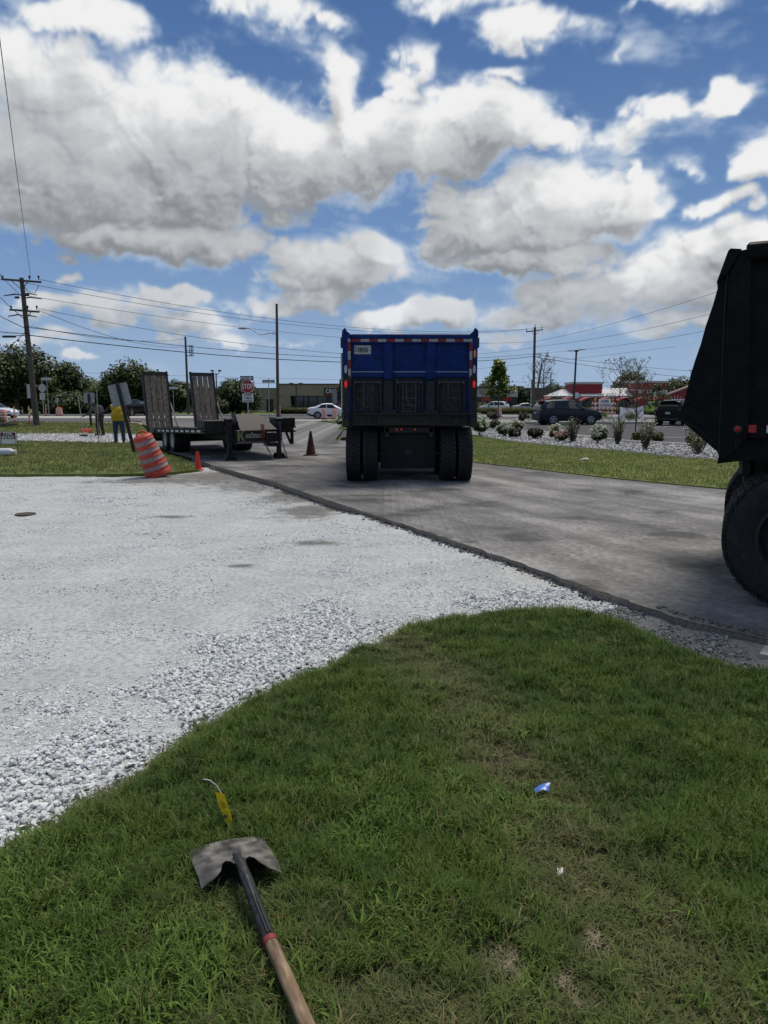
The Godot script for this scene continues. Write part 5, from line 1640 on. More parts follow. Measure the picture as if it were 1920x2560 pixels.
func build_wires() -> void:
	var A := Vector3(-23.4, 0, -48.0)
	wire(A + Vector3(-1.4, 9.6, 0), Vector3(17.2, 10.3, -87.9), 1.6, 0.016, "topmost wire from the outer end of the leaning pole's top crossarm")
	wire(A + Vector3(0.9, 9.55, 0), Vector3(19.0, 10.55, -87.9), 1.6, 0.016, "wire from the street end of the leaning pole's top crossarm")
	wire(A + Vector3(0.2, 8.5, 0), Vector3(18.2, 8.9, -87.9), 1.2, 0.014, "thin wire leaving the leaning pole between its two crossarms")
	wire(A + Vector3(0.75, 7.7, 0), Vector3(18.2, 8.2, -87.9), 1.9, 0.016, "thin wire from the lower crossarm to the right-hand pole")
	wire(A + Vector3(0.0, 6.5, 0), Vector3(18.2, 7.45, -87.9), 1.25, 0.022, "thick overhead cable strung from the leaning pole to the right-hand pole")
	wire(A + Vector3(0.0, 6.0, 0), Vector3(18.2, 7.15, -87.9), 1.25, 0.032, "thickest lower overhead cable from the leaning pole to the right-hand pole")
	wire(A + Vector3(0.75, 7.6, 0), Vector3(-25.0, 8.6, -92), 0.8, 0.018, "overhead wire from the leaning pole to the slim pole behind the ramps")
	wire(A + Vector3(0.0, 6.6, 0), Vector3(-25.0, 9.6, -92), 0.6, 0.02, "upper overhead wire from the leaning pole to the slim pole behind the ramps")
	var lf := "overhead wire running from the leaning pole towards the near left"
	wire(A + Vector3(0.4, 9.55, 0), Vector3(-8.01, 11.0, -15.9), 0.25, 0.012, "long thin wire climbing steeply overhead from the leaning pole's top")
	wire(A + Vector3(-1.4, 9.6, 0), Vector3(-21.5, 11.2, -38.0), 0.05, 0.014, lf)
	wire(A + Vector3(-0.3, 8.5, 0), Vector3(-22.5, 10.2, -40.0), 0.05, 0.016, lf)
	wire(A + Vector3(-0.9, 7.6, 0), Vector3(-23.4, 9.2, -42.0), 0.05, 0.018, lf)
	wire(A + Vector3(-0.1, 6.4, 0), Vector3(-23.8, 7.3, -43.0), 0.05, 0.024, "thick cable running from the leaning pole towards the near left")
	wire(A + Vector3(-0.1, 6.1, 0), Vector3(-25.8, 6.3, -45.5), 0.1, 0.026, "thick lower cable running from the leaning pole towards the near left")
	var rt := "overhead wire rising from the right-hand pole towards the near right"
	wire(Vector3(18.2, 8.9, -87.9), Vector3(27.03, 10.5, -53.1), 0.4, 0.016, rt)
	wire(Vector3(18.2, 8.3, -87.9), Vector3(31.3, 10.0, -61.2), 0.5, 0.016, rt)
	wire(Vector3(18.2, 7.5, -87.9), Vector3(33.7, 9.0, -65.6), 0.5, 0.016, rt)
	wire(Vector3(18.2, 7.4, -87.9), Vector3(60.0, 7.0, -130.0), 0.3, 0.024, "cable from the right-hand pole out over the car wash")
	wire(Vector3(18.2, 7.1, -87.9), Vector3(62.0, 5.6, -128.0), 0.5, 0.03, "lower thick cable from the right-hand pole out over the car wash")
	var ff := "faint wire far off between the lot and the buildings"
	wire(Vector3(-60, 7.0, -125), Vector3(60, 5.2, -130), 0.6, 0.02, ff)
	wire(Vector3(-60, 5.6, -120), Vector3(60, 4.6, -125), 0.5, 0.02, ff)
	wire(Vector3(-4, 5.8, -128), Vector3(40, 9.2, -100), 0.3, 0.018, ff)

# ---------------------------------------------------------------- signs
func sign_post(t: Node3D, h: float, m: Material, lean := Vector3.ZERO) -> void:
	var b := MB.new()
	var p1 := Vector3(0, h, 0) + lean
	b.bar(Vector3(0, -0.1, 0), p1, 0.075, 0.02, Vector3.BACK)
	for s in [-1.0, 1.0]: b.bar(Vector3(s * 0.03, -0.1, -0.015), p1 + Vector3(s * 0.03, 0, -0.015), 0.012, 0.035, Vector3.BACK)
	part(b, "post", m, t)

func rounded(w: float, h: float, r: float) -> PackedVector2Array:
	var p := PackedVector2Array()
	for q in [[1, 1, 0.0], [-1, 1, 0.25], [-1, -1, 0.5], [1, -1, 0.75]]:
		for k in 5:
			var a: float = TAU * (q[2] + 0.25 * k / 4.0)
			p.append(Vector2(q[0] * (w * 0.5 - r) + cos(a) * r, q[1] * (h * 0.5 - r) + sin(a) * r))
	return p

func plate(w: float, h: float, r: float, th := 0.006) -> MB:
	var b := MB.new()
	b.prism(rounded(w, h, r), -th * 0.5, th * 0.5)
	return b

func build_signs() -> void:
	var back := tex(mk(1, 1, 1, 0.6, 0.25), noise_tex(128, 0.03, 101, [[0.0, grey(0.56)], [1.0, grey(0.68)]], 4), 1.5, false)
	var ink := mk(0.015, 0.015, 0.017, 0.5)
	var wht := mk(0.66, 0.66, 0.65, 0.45)
	# leaning sign, seen from behind
	var t := thing("road_sign", "blank back of a large road sign leaning left on a dark post", "sign", Vector3(-7.78, 0.05, -22.18))
	t.rotation = Vector3(0, 0.05, deg_to_rad(11.0))
	part(cy(Vector3(0, -0.1, 0), Vector3(0, 0.02, 0), 0.06, 0.06, 8), "post_foot", M.black_steel, t)
	var pb := MB.new()
	pb.bar(Vector3(0, -0.1, 0), Vector3(0, 2.2, 0), 0.085, 0.03, Vector3.BACK)
	for s in [-1.0, 1.0]: pb.bar(Vector3(s * 0.045, -0.1, 0.012), Vector3(s * 0.045, 2.2, 0.012), 0.012, 0.05, Vector3.BACK)
	part(pb, "post", mk(0.035, 0.03, 0.028, 0.7), t)
	part(plate(0.60, 0.68, 0.05), "sign_plate", back, t, Vector3(-0.02, 1.83, -0.03))
	# upright one behind the workers
	t = thing("road_sign", "blank back of an upright rectangular road sign on a dark post", "sign", Vector3(-19.25, 0.05, -47.0))
	pb = MB.new()
	pb.bar(Vector3(0, -0.1, 0), Vector3(-0.05, 2.12, 0), 0.14, 0.05, Vector3.BACK)
	part(pb, "post", M.black, t)
	part(plate(0.72, 0.66, 0.05), "sign_plate", back, t, Vector3(-0.05, 1.86, -0.05))
	# stop sign group
	t = thing("stop_sign", "red stop sign with one way and divided highway plates on one post", "sign", Vector3(-8.91, 0.05, -47.0))
	sign_post(t, 3.2, M.galv)
	var oc := PackedVector2Array()
	for k in 8: oc.append(Vector2(cos(TAU * (k + 0.5) / 8), sin(TAU * (k + 0.5) / 8)) * 0.45)
	var ob := MB.new()
	ob.prism(oc, 0.02, 0.028)
	var op := part(ob, "stop_plate", wht, t, Vector3(0, 2.60, 0))
	var oc2 := PackedVector2Array()
	for p in oc: oc2.append(p * 0.945)
	ob = MB.new()
	ob.prism(oc2, 0.0285, 0.031)
	part(ob, "stop_face", mk(0.30, 0.012, 0.018, 0.4), op)
	letters("STOP", 0.33, wht, op, Vector3(0, 0.0, 0.034), Vector3.ZERO, 0.70)
	var ow := part(plate(0.86, 0.28, 0.02), "one_way_plate", ink, t, Vector3(-0.02, 3.13, 0.024))
	var ar := MB.new()
	ar.prism(pm([-0.38, -0.075, 0.20, -0.075, 0.20, -0.11, 0.39, 0.0, 0.20, 0.11, 0.20, 0.075, -0.38, 0.075]), 0.004, 0.008)
	part(ar, "arrow", wht, ow)
	letters("ONE WAY", 0.10, ink, ow, Vector3(-0.07, 0, 0.012), Vector3.ZERO, 0.50)
	var dp := part(plate(0.72, 0.56, 0.03), "divided_highway_plate", wht, t, Vector3(0.02, 1.86, 0.024))
	letters("DIVIDED", 0.105, ink, dp, Vector3(0, 0.20, 0.007), Vector3.ZERO, 0.48)
	letters("HIGHWAY", 0.105, ink, dp, Vector3(0, -0.20, 0.007), Vector3.ZERO, 0.58)
	for q in [[1.0, -0.055], [-1.0, 0.055]]:
		var a := MB.new()
		a.prism(pm([-0.25 * q[0], q[1] - 0.02, 0.2 * q[0], q[1] - 0.02, 0.2 * q[0], q[1] - 0.05, 0.31 * q[0], q[1], 0.2 * q[0], q[1] + 0.05, 0.2 * q[0], q[1] + 0.02, -0.25 * q[0], q[1] + 0.02]), 0.004, 0.008)
		part(a, "arrow", ink, dp)
	part(bx(Vector3(0, 0, 0.005), Vector3(0.06, 0.2, 0.004)), "median_mark", ink, dp)
	# street name blades
	for q in [[-11.2, -70.0, 3.55, "green street name sign beside the bare lamp pole"], [-24.6, -84.0, 3.2, "small street name sign seen between the trailer ramps"], [-37.4, -80.0, 4.1, "street name sign behind the leaning utility pole"]]:
		t = thing("street_name_sign", q[3], "sign", Vector3(q[0], 0.1, q[1]))
		part(cy(Vector3.ZERO, Vector3(0, q[2] + 0.3, 0), 0.035, 0.035, 8), "post", M.galv, t)
		var sb := part(plate(1.2, 0.28, 0.02), "name_blade", mk(0.10, 0.14, 0.11, 0.5) if q[1] > -75.0 else mk(0.4, 0.42, 0.4, 0.5), t, Vector3(0, q[2], 0.04))
		if q[1] > -75.0: letters("Washington", 0.16, wht, sb, Vector3(0, 0, 0.008), Vector3.ZERO, 0.95)
	# backs of signs across the street
	t = thing("sign_cluster", "stop sign and plates seen from behind at the leaning pole", "sign", Vector3(-37.5, 0.1, -79.0))
	part(cy(Vector3.ZERO, Vector3(0, 3.9, 0), 0.04, 0.04, 8), "post", M.galv, t)
	ob = MB.new()
	ob.prism(oc, 0.0, 0.01)
	part(ob, "sign_plate", back, t, Vector3(0.05, 3.1, 0.05))
	part(plate(0.6, 0.75, 0.04), "sign_plate", back, t, Vector3(0.0, 2.2, 0.05))
	t = thing("sign_cluster", "plain pale plate on a post half hidden by the leaning pole", "sign", Vector3(-38.7, 0.1, -79.0))
	part(cy(Vector3.ZERO, Vector3(0, 3.4, 0), 0.04, 0.04, 8), "post", M.galv, t)
	part(plate(0.9, 1.5, 0.05), "sign_plate", back, t, Vector3(0, 2.75, 0.05))
	for q in [[-39.3, -86.5, 2.1, 0.35, 0.5, "small pale sign standing behind the striped barrels"], [-31.5, -88.0, 1.5, 0.6, 0.6, "small pale sign at the verge behind the workers"], [-29.5, -88.0, 1.7, 0.5, 0.55, "small white sign near the black pickup"], [-5.6, -82.0, 3.0, 0.5, 1.6, "tall narrow grey sign seen edge-on before the beige building"]]:
		t = thing("small_sign", q[5], "sign", Vector3(q[0], 0.1, q[1]))
		part(cy(Vector3.ZERO, Vector3(0, q[2], 0), 0.035, 0.035, 6), "post", M.galv, t)
		part(plate(q[3], q[4], 0.03), "sign_plate", back, t, Vector3(0, q[2] - q[4] * 0.5, 0.05))
	# for rent sign
	t = thing("yard_sign", "white and maroon for rent yard sign on wire legs", "sign", Vector3(-11.38, 0.05, -21.6))
	var fr := MB.new()
	for s in [-1.0, 1.0]: fr.cyl(Vector3(s * 0.255, -0.05, 0), Vector3(s * 0.255, 0.68, 0), 0.007, 0.007, 6)
	for y in [0.30, 0.685]: fr.cyl(Vector3(-0.255, y, 0), Vector3(0.255, y, 0), 0.006, 0.006, 6)
	part(fr, "wire_frame", M.black, t)
	var pa := part(bx(Vector3(0, 0.49, 0.012), Vector3(0.49, 0.375, 0.012), 0.003), "panel", wht, t)
	part(bx(Vector3(0, 0.565, 0.0195), Vector3(0.45, 0.20, 0.003)), "red_field", mk(0.075, 0.008, 0.012, 0.5), pa)
	letters("FOR", 0.085, wht, pa, Vector3(0, 0.615, 0.022), Vector3.ZERO, 0.27)
	letters("RENT", 0.085, wht, pa, Vector3(0, 0.515, 0.022), Vector3.ZERO, 0.38)
	var bd := MB.new()
	for s in [-1.0, 1.0]: bd.box(Vector3(s * 0.22, 0.385, 0.0195), Vector3(0.012, 0.15, 0.003))
	bd.box(Vector3(0, 0.315, 0.0195), Vector3(0.452, 0.012, 0.003))
	part(bd, "border", ink, pa)
	# lane closed barricade and white banner by the car wash
	t = thing("barricade", "orange striped barricade with a lane closed plate", "barricade", Vector3(20.2, 0.15, -66.0))
	for s in [-1.0, 1.0]:
		var leg := MB.new()
		leg.box(Vector3(s * 0.75, 0.75, 0), Vector3(0.07, 1.5, 0.07))
		leg.box(Vector3(s * 0.75, 0.04, 0), Vector3(0.09, 0.08, 1.2))
		part(leg, "leg", M.galv, t)
	for k in 3:
		var rail := part(bx(Vector3(0, 0.55 + k * 0.42, 0.05), Vector3(2.2, 0.24, 0.03)), "rail", wht, t)
		for i in 6:
			var sb := MB.new()
			var x := -1.1 + i * 0.38
			sb.prism(pm([x, 0.43 + k * 0.42, x + 0.17, 0.43 + k * 0.42, x + 0.30, 0.67 + k * 0.42, x + 0.13, 0.67 + k * 0.42]), 0.066, 0.07)
			part(sb, "stripe", M.orange_new, rail)
	var lc := part(plate(1.1, 0.78, 0.03, 0.02), "message_plate", wht, t, Vector3(0.05, 1.42, 0.1))
	letters("LANE", 0.24, ink, lc, Vector3(0, 0.16, 0.02), Vector3.ZERO, 0.7)
	letters("CLOSED", 0.24, ink, lc, Vector3(0, -0.2, 0.02), Vector3.ZERO, 0.95)
	for s in [-1.0, 1.0]:
		var lt := MB.new()
		lt.ball(Vector3(s * 0.8, 1.72, 0.05), Vector3(0.12, 0.15, 0.08), 10, 8)
		part(lt, "warning_light", M.amber, t)
	var rows := []
	for i in 9:
		var row := []
		for k in 7:
			var u := i / 8.0
			var v := k / 6.0
			row.append(Vector3(21.2 + u * 2.2, 0.2 + (1.05 - 0.22 * sin(PI * u) + 0.12 * u) * v, -64.5 + 0.12 * sin(u * 9.0 + v * 3.0)))
		rows.append(row)
	var bn := MB.new()
	bn.sheet(rows)
	for r in rows: for i in 7: r[i] += Vector3(0, 0, -0.02)
	bn.sheet(rows)
	solo(bn, "banner", mk(0.62, 0.62, 0.64, 0.8), "sagging white cloth banner beside the striped barricade", "banner")
	# round vacuum-bay signs
	for q in [[21.4, -80.0, 2.35, "round white sign with a red arch beside the car park lamp"], [33.2, -88.0, 2.6, "round dark lollipop sign before the red tower"]]:
		t = thing("round_sign", q[3], "sign", Vector3(q[0], 0.1, q[1]))
		part(cy(Vector3.ZERO, Vector3(0, q[2], 0), 0.06, 0.06, 8), "post", M.black, t)
		var disc := MB.new()
		disc.cyl(Vector3(0, q[2], 0.02), Vector3(0, q[2], 0.1), 0.42, 0.42, 24)
		var dd := part(disc, "disc", M.red if q[0] < 30.0 else M.black, t)
		disc = MB.new()
		disc.cyl(Vector3(0, q[2] - 0.05, 0.1), Vector3(0, q[2] - 0.05, 0.11), 0.34, 0.34, 24)
		part(disc, "face", wht, dd)

# ---------------------------------------------------------------- barrels, cones, delineators

func make_barrel(label: String, at: Vector3, old: bool) -> Node3D:
	var t := thing("traffic_barrel", label, "traffic barrel", at, 0.0, "striped traffic barrels")
	var o: Material = M.orange if old else M.orange_new
	var w: Material = tex(mk(1, 1, 1, 0.6), noise_tex(256, 0.035, 111, [[0.0, Color(0.64, 0.24, 0.15)], [0.40, Color(0.60, 0.32, 0.24)], [0.46, grey(0.46)], [0.75, grey(0.58)], [1.0, grey(0.68)]], 5), 3.0, false) if old else M.sheeting
	var r := [0.285, 0.275, 0.265, 0.255, 0.245, 0.235, 0.225, 0.215, 0.21]
	var base := MB.new()
	base.lathe([Vector2(0.0, 0.0), Vector2(0.30, 0.0), Vector2(0.30, 0.03), Vector2(0.285, 0.06)], 28)
	part(base, "foot", o if old else M.rubber, t)
	# stepped body: bands of plastic and sheeting
	var y := 0.06
	for k in 9:
		var h := 0.095 if k < 8 else 0.06
		var b := MB.new()
		var r0: float = r[k]
		b.lathe([Vector2(r0 + 0.006, y), Vector2(r0 + 0.008, y + 0.012), Vector2(r0 - 0.002, y + 0.02), Vector2(r0 - 0.006, y + h)], 28, true)
		part(b, "band", w if k % 2 == 1 else o, t)
		y += h
	var top := MB.new()
	top.lathe([Vector2(0.206, y), Vector2(0.19, y + 0.03), Vector2(0.13, y + 0.055), Vector2(0.0, y + 0.06)], 28, true)
	part(top, "lid", o, t)
	var hd := MB.new()
	var hp := []
	for k in 13:
		var a := PI * k / 12.0
		hp.append(Vector3(cos(a) * 0.105, y + 0.04 + sin(a) * 0.085, 0))
	hd.tube(hp, 0.02, 7)
	part(hd, "handle", o, t)
	return t

func make_cone(label: String, at: Vector3, h: float, w: float, m: Material) -> Node3D:
	var t := thing("traffic_cone", label, "traffic cone", at)
	part(bx(Vector3(0, 0.012, 0), Vector3(w, 0.025, w), 0.01), "foot", m, t)
	var c := MB.new()
	c.lathe([Vector2(w * 0.36, 0.025), Vector2(w * 0.33, 0.05), Vector2(0.032, h - 0.02), Vector2(0.026, h), Vector2(0.018, h), Vector2(0.016, h - 0.06)], 22, true)
	part(c, "cone", m, t)
	return t

func build_traffic() -> void:
	var b := make_barrel("scuffed orange and white barrel tipped over to the left at the lawn edge", Vector3(-4.95, 0.04, -15.55), true)
	b.rotation = Vector3(0.06, 0.4, deg_to_rad(20.0))
	b.remove_meta("group")
	var n := make_barrel("bright striped barrel standing by the white saloon, the one at its bonnet", Vector3(-4.55, 0.1, -66.0), false)
	copy(n, Vector3(-5.55, 0.1, -66.5), 0.4, "bright striped barrel standing by the white saloon, the one at its door", "traffic_barrel")
	copy(n, Vector3(-38.2, 0.1, -84.0), 0.4, "striped barrel across the street next to the tall thin marker", "traffic_barrel")
	copy(n, Vector3(-37.75, 0.1, -83.6), 0.4, "striped barrel across the street standing close against another barrel", "traffic_barrel")
	copy(n, Vector3(-27.6, 0.05, -52.0), 0.4, "bright striped barrel on the lawn before the white car's wheel", "traffic_barrel")
	copy(n, Vector3(12.0, 0.12, -74.5), 0.4, "striped barrel beside the street by the leafy sapling", "traffic_barrel")
	make_cone("small red traffic cone at the corner of the left lawn", Vector3(-4.40, 0.03, -16.75), 0.44, 0.24, mk(0.62, 0.035, 0.02, 0.5))
	make_cone("dull brown weathered traffic cone standing on the drive", Vector3(-2.11, 0.1, -20.5), 0.70, 0.42, tex(mk(1, 1, 1, 0.8), noise_tex(256, 0.03, 112, [[0.0, Color(0.16, 0.10, 0.08)], [0.6, Color(0.27, 0.15, 0.11)], [1.0, Color(0.36, 0.23, 0.17)]], 5), 2.5, false))
	var f := make_cone("red traffic cone fallen on its side behind the gravel strip", Vector3(-14.9, 0.16, -36.4), 0.6, 0.34, mk(0.62, 0.06, 0.02, 0.5))
	f.rotation = Vector3(0, 0.35, deg_to_rad(80.0))
	# tall thin markers
	var src: Node3D = null
	for q in [[-39.6, -84.0, "tall thin striped marker next to the barrels across the street"], [-26.0, -52.5, "tall thin striped marker before the white car's bonnet"], [-27.6, -53.5, "tall thin striped marker before the white car's front wheel"], [-5.4, -84.0, "thin striped marker in the weeds before the beige building"], [-11.6, -80.0, "thin striped marker beside the bare lamp pole"]]:
		if src == null:
			src = thing("delineator", q[2], "road marker", Vector3(q[0], 0.1, q[1]), 0.0, "thin striped road markers")
			part(bx(Vector3(0, 0.03, 0), Vector3(0.4, 0.06, 0.4), 0.02), "foot", M.rubber, src)
			for k in 6: part(cy(Vector3(0, 0.06 + k * 0.19, 0), Vector3(0, 0.25 + k * 0.19, 0), 0.075 - k * 0.006, 0.07 - k * 0.006, 12), "band", M.orange_new if k % 2 == 0 else M.sheeting, src)
			part(cy(Vector3(0, 1.2, 0), Vector3(0, 1.28, 0), 0.05, 0.03, 10), "cap", M.orange_new, src)
		else:
			copy(src, Vector3(q[0], 0.08, q[1]), 0.0, q[2], "delineator")

# ---------------------------------------------------------------- vehicles; local +x is the front
func poly_at(a: Array, x: float) -> float:
	for i in range(0, a.size() - 2, 2):
		if x <= a[i + 2] or i == a.size() - 4:
			var u := clampf((x - a[i]) / (a[i + 2] - a[i]), 0.0, 1.0)
			return lerpf(a[i + 1], a[i + 3], u)
	return a[a.size() - 1]

func car_section(P: Dictionary, x: float) -> Array:
	var hw: float = P.W * 0.5 * poly_at(P.plan, x)
	var top := poly_at(P.top, x)
	var belt := minf(poly_at(P.belt, x), top)
	var yb := poly_at(P.low, x)
	var g := clampf((top - belt) / 0.38, 0.0, 1.0)
	var k := lerpf(0.90, 0.74, g)
	return [Vector2(hw * 0.80, yb), Vector2(hw * 0.95, yb + 0.05), Vector2(hw, lerpf(yb, belt, 0.45)), Vector2(hw * 0.985, lerpf(yb, belt, 0.8)), Vector2(hw * 0.955, belt), Vector2(hw * lerpf(0.955, k, 0.55), lerpf(belt, top, 0.55)), Vector2(hw * k, lerpf(belt, top, 0.92)), Vector2(hw * k * 0.8, top - 0.004), Vector2(hw * 0.3, top + 0.015)]

func make_car(called: String, label: String, category: String, at: Vector3, turn: float, P: Dictionary, paint: Material) -> Node3D:
	var t := thing(called, label, category, at, turn)
	var L: float = P.L
	var xs := []
	for k in 33: xs.append(-L * 0.5 + L * k / 32.0)
	var rows := []
	for x in xs:
		var s := car_section(P, x)
		var row := []
		for i in s.size(): row.append(Vector3(x, s[i].y, s[i].x))
		for i in range(s.size() - 1, -1, -1): row.append(Vector3(x, s[i].y, -s[i].x))
		rows.append(row)
	var b := MB.new()
	b.sheet(rows, true)
	for e in [0, rows.size() - 1]:
		var c := Vector3.ZERO
		for p in rows[e]: c += p
		c /= rows[e].size()
		for i in rows[e].size(): b.tri(c, rows[e][i], rows[e][(i + 1) % rows[e].size()], Vector3(-1 if e == 0 else 1, 0, 0))
	part(b, "body", paint, t)
	# dark sill band
	var sill := MB.new()
	for s in [-1.0, 1.0]:
		var g := []
		for x in xs:
			var q := car_section(P, x)
			g.append([Vector3(x, q[0].y - 0.005, s * (q[0].x + 0.01)), Vector3(x, q[1].y, s * (q[1].x + 0.012)), Vector3(x, q[1].y + 0.12, s * (lerpf(q[1].x, q[2].x, 0.5) + 0.012))])
		sill.sheet(g)
	part(sill, "sill", mk(0.02, 0.02, 0.021, 0.7), t)
	# side windows
	for s in [-1.0, 1.0]:
		for w in P.side_glass:
			var g := []
			for k in 7:
				var row := []
				for f in [0.10, 0.5, 0.93]:
					var x: float = lerpf(lerpf(w[0], w[2], f), lerpf(w[1], w[3], f), k / 6.0)
					var q := car_section(P, x)
					var top_y: float = q[6].y
					var y := lerpf(q[4].y + 0.015, top_y - 0.01, f)
					var u := clampf((y - q[4].y) / maxf(top_y - q[4].y, 0.01), 0.0, 1.0)
					row.append(Vector3(x, y, s * (lerpf(q[4].x, q[6].x, u) + 0.012)))
				g.append(row)
			var m := MB.new()
			m.sheet(g)
			part(m, "side_window", M.glass, t)
	# windscreens
	for w in [["windscreen", P.screen], ["rear_window", P.rear]]:
		var g := []
		for k in 7:
			var x: float = lerpf(w[1][0], w[1][1], k / 6.0)
			var q := car_section(P, x)
			var row := []
			for f in [-1.0, -0.7, -0.3, 0.0, 0.3, 0.7, 1.0]:
				row.append(Vector3(x, q[7].y + 0.022 - 0.02 * absf(f), f * q[6].x * 0.93) + Vector3(0.012 if w[0] == "windscreen" else -0.012, 0.0, 0))
			g.append(row)
		var m := MB.new()
		m.sheet(g)
		part(m, w[0], M.glass, t)
	# lamps, plate, bumpers
	var rx: float = -L * 0.5
	for s in [-1.0, 1.0]:
		part(bx(Vector3(rx + 0.07, P.lamp, s * P.W * 0.385), Vector3(0.14, 0.13, 0.22), 0.03), "tail_light", mk(0.18, 0.01, 0.012, 0.25), t)
		part(bx(Vector3(-rx - 0.14, P.lamp - 0.12, s * P.W * 0.36), Vector3(0.2, 0.12, 0.28), 0.04), "headlight", mk(0.45, 0.46, 0.48, 0.15), t)
		part(bx(Vector3(P.mirror, poly_at(P.belt, P.mirror) + 0.08, s * P.W * 0.53), Vector3(0.12, 0.13, 0.16), 0.03), "mirror", paint, t)
		for dx in P.handles: part(bx(Vector3(dx, poly_at(P.belt, dx) - 0.1, s * (P.W * 0.495)), Vector3(0.17, 0.03, 0.03), 0.01), "door_handle", paint, t)
	part(bx(Vector3(rx - 0.01, P.lamp - 0.18, 0), Vector3(0.03, 0.14, 0.32), 0.005), "licence_plate", mk(0.42, 0.42, 0.40, 0.5), t)
	part(bx(Vector3(rx + 0.08, 0.42, 0), Vector3(0.2, 0.2, P.W * 0.8), 0.06), "rear_bumper", mk(0.02, 0.02, 0.021, 0.6), t)
	part(bx(Vector3(-rx - 0.06, 0.42, 0), Vector3(0.12, 0.22, P.W * 0.66), 0.05), "front_grille", mk(0.02, 0.02, 0.021, 0.5), t)
	# wheels in dark arches
	var R: float = P.R
	var tm := tyre_mesh(R, 0.21, R * 0.66, 30)
	var rim := MB.new()
	rim.lathe([Vector2(R * 0.70, 0.09), Vector2(R * 0.64, 0.095), Vector2(R * 0.60, 0.02)], 24)
	for k in 5:
		var a := TAU * k / 5.0
		var d := Vector3(cos(a), 0, sin(a))
		var sd := Vector3(-sin(a), 0, cos(a))
		for s in [-1.0, 1.0]: rim.bar(d * R * 0.1 + Vector3(0, 0.075, 0), d * R * 0.64 + sd * s * R * 0.13 + Vector3(0, 0.08, 0), 0.035, 0.03)
	rim.cyl(Vector3(0, 0.0, 0), Vector3(0, 0.085, 0), R * 0.16, R * 0.14, 12)
	var rm := rim.mesh()
	for wx in P.wheels:
		for s in [-1.0, 1.0]:
			var z: float = s * P.W * 0.5 * poly_at(P.plan, wx)
			var arch := MB.new()
			arch.cyl(Vector3(wx, R + 0.01, z - s * 0.25), Vector3(wx, R + 0.01, z + s * 0.012), R + 0.055, R + 0.055, 24)
			part(arch, "wheel_arch", mk(0.012, 0.012, 0.013, 0.9), t)
			wheel(tm, rm, P.rim, t, Vector3(wx, R - 0.004, z - s * 0.075), Vector3(0, 0, s), wx)
	return t

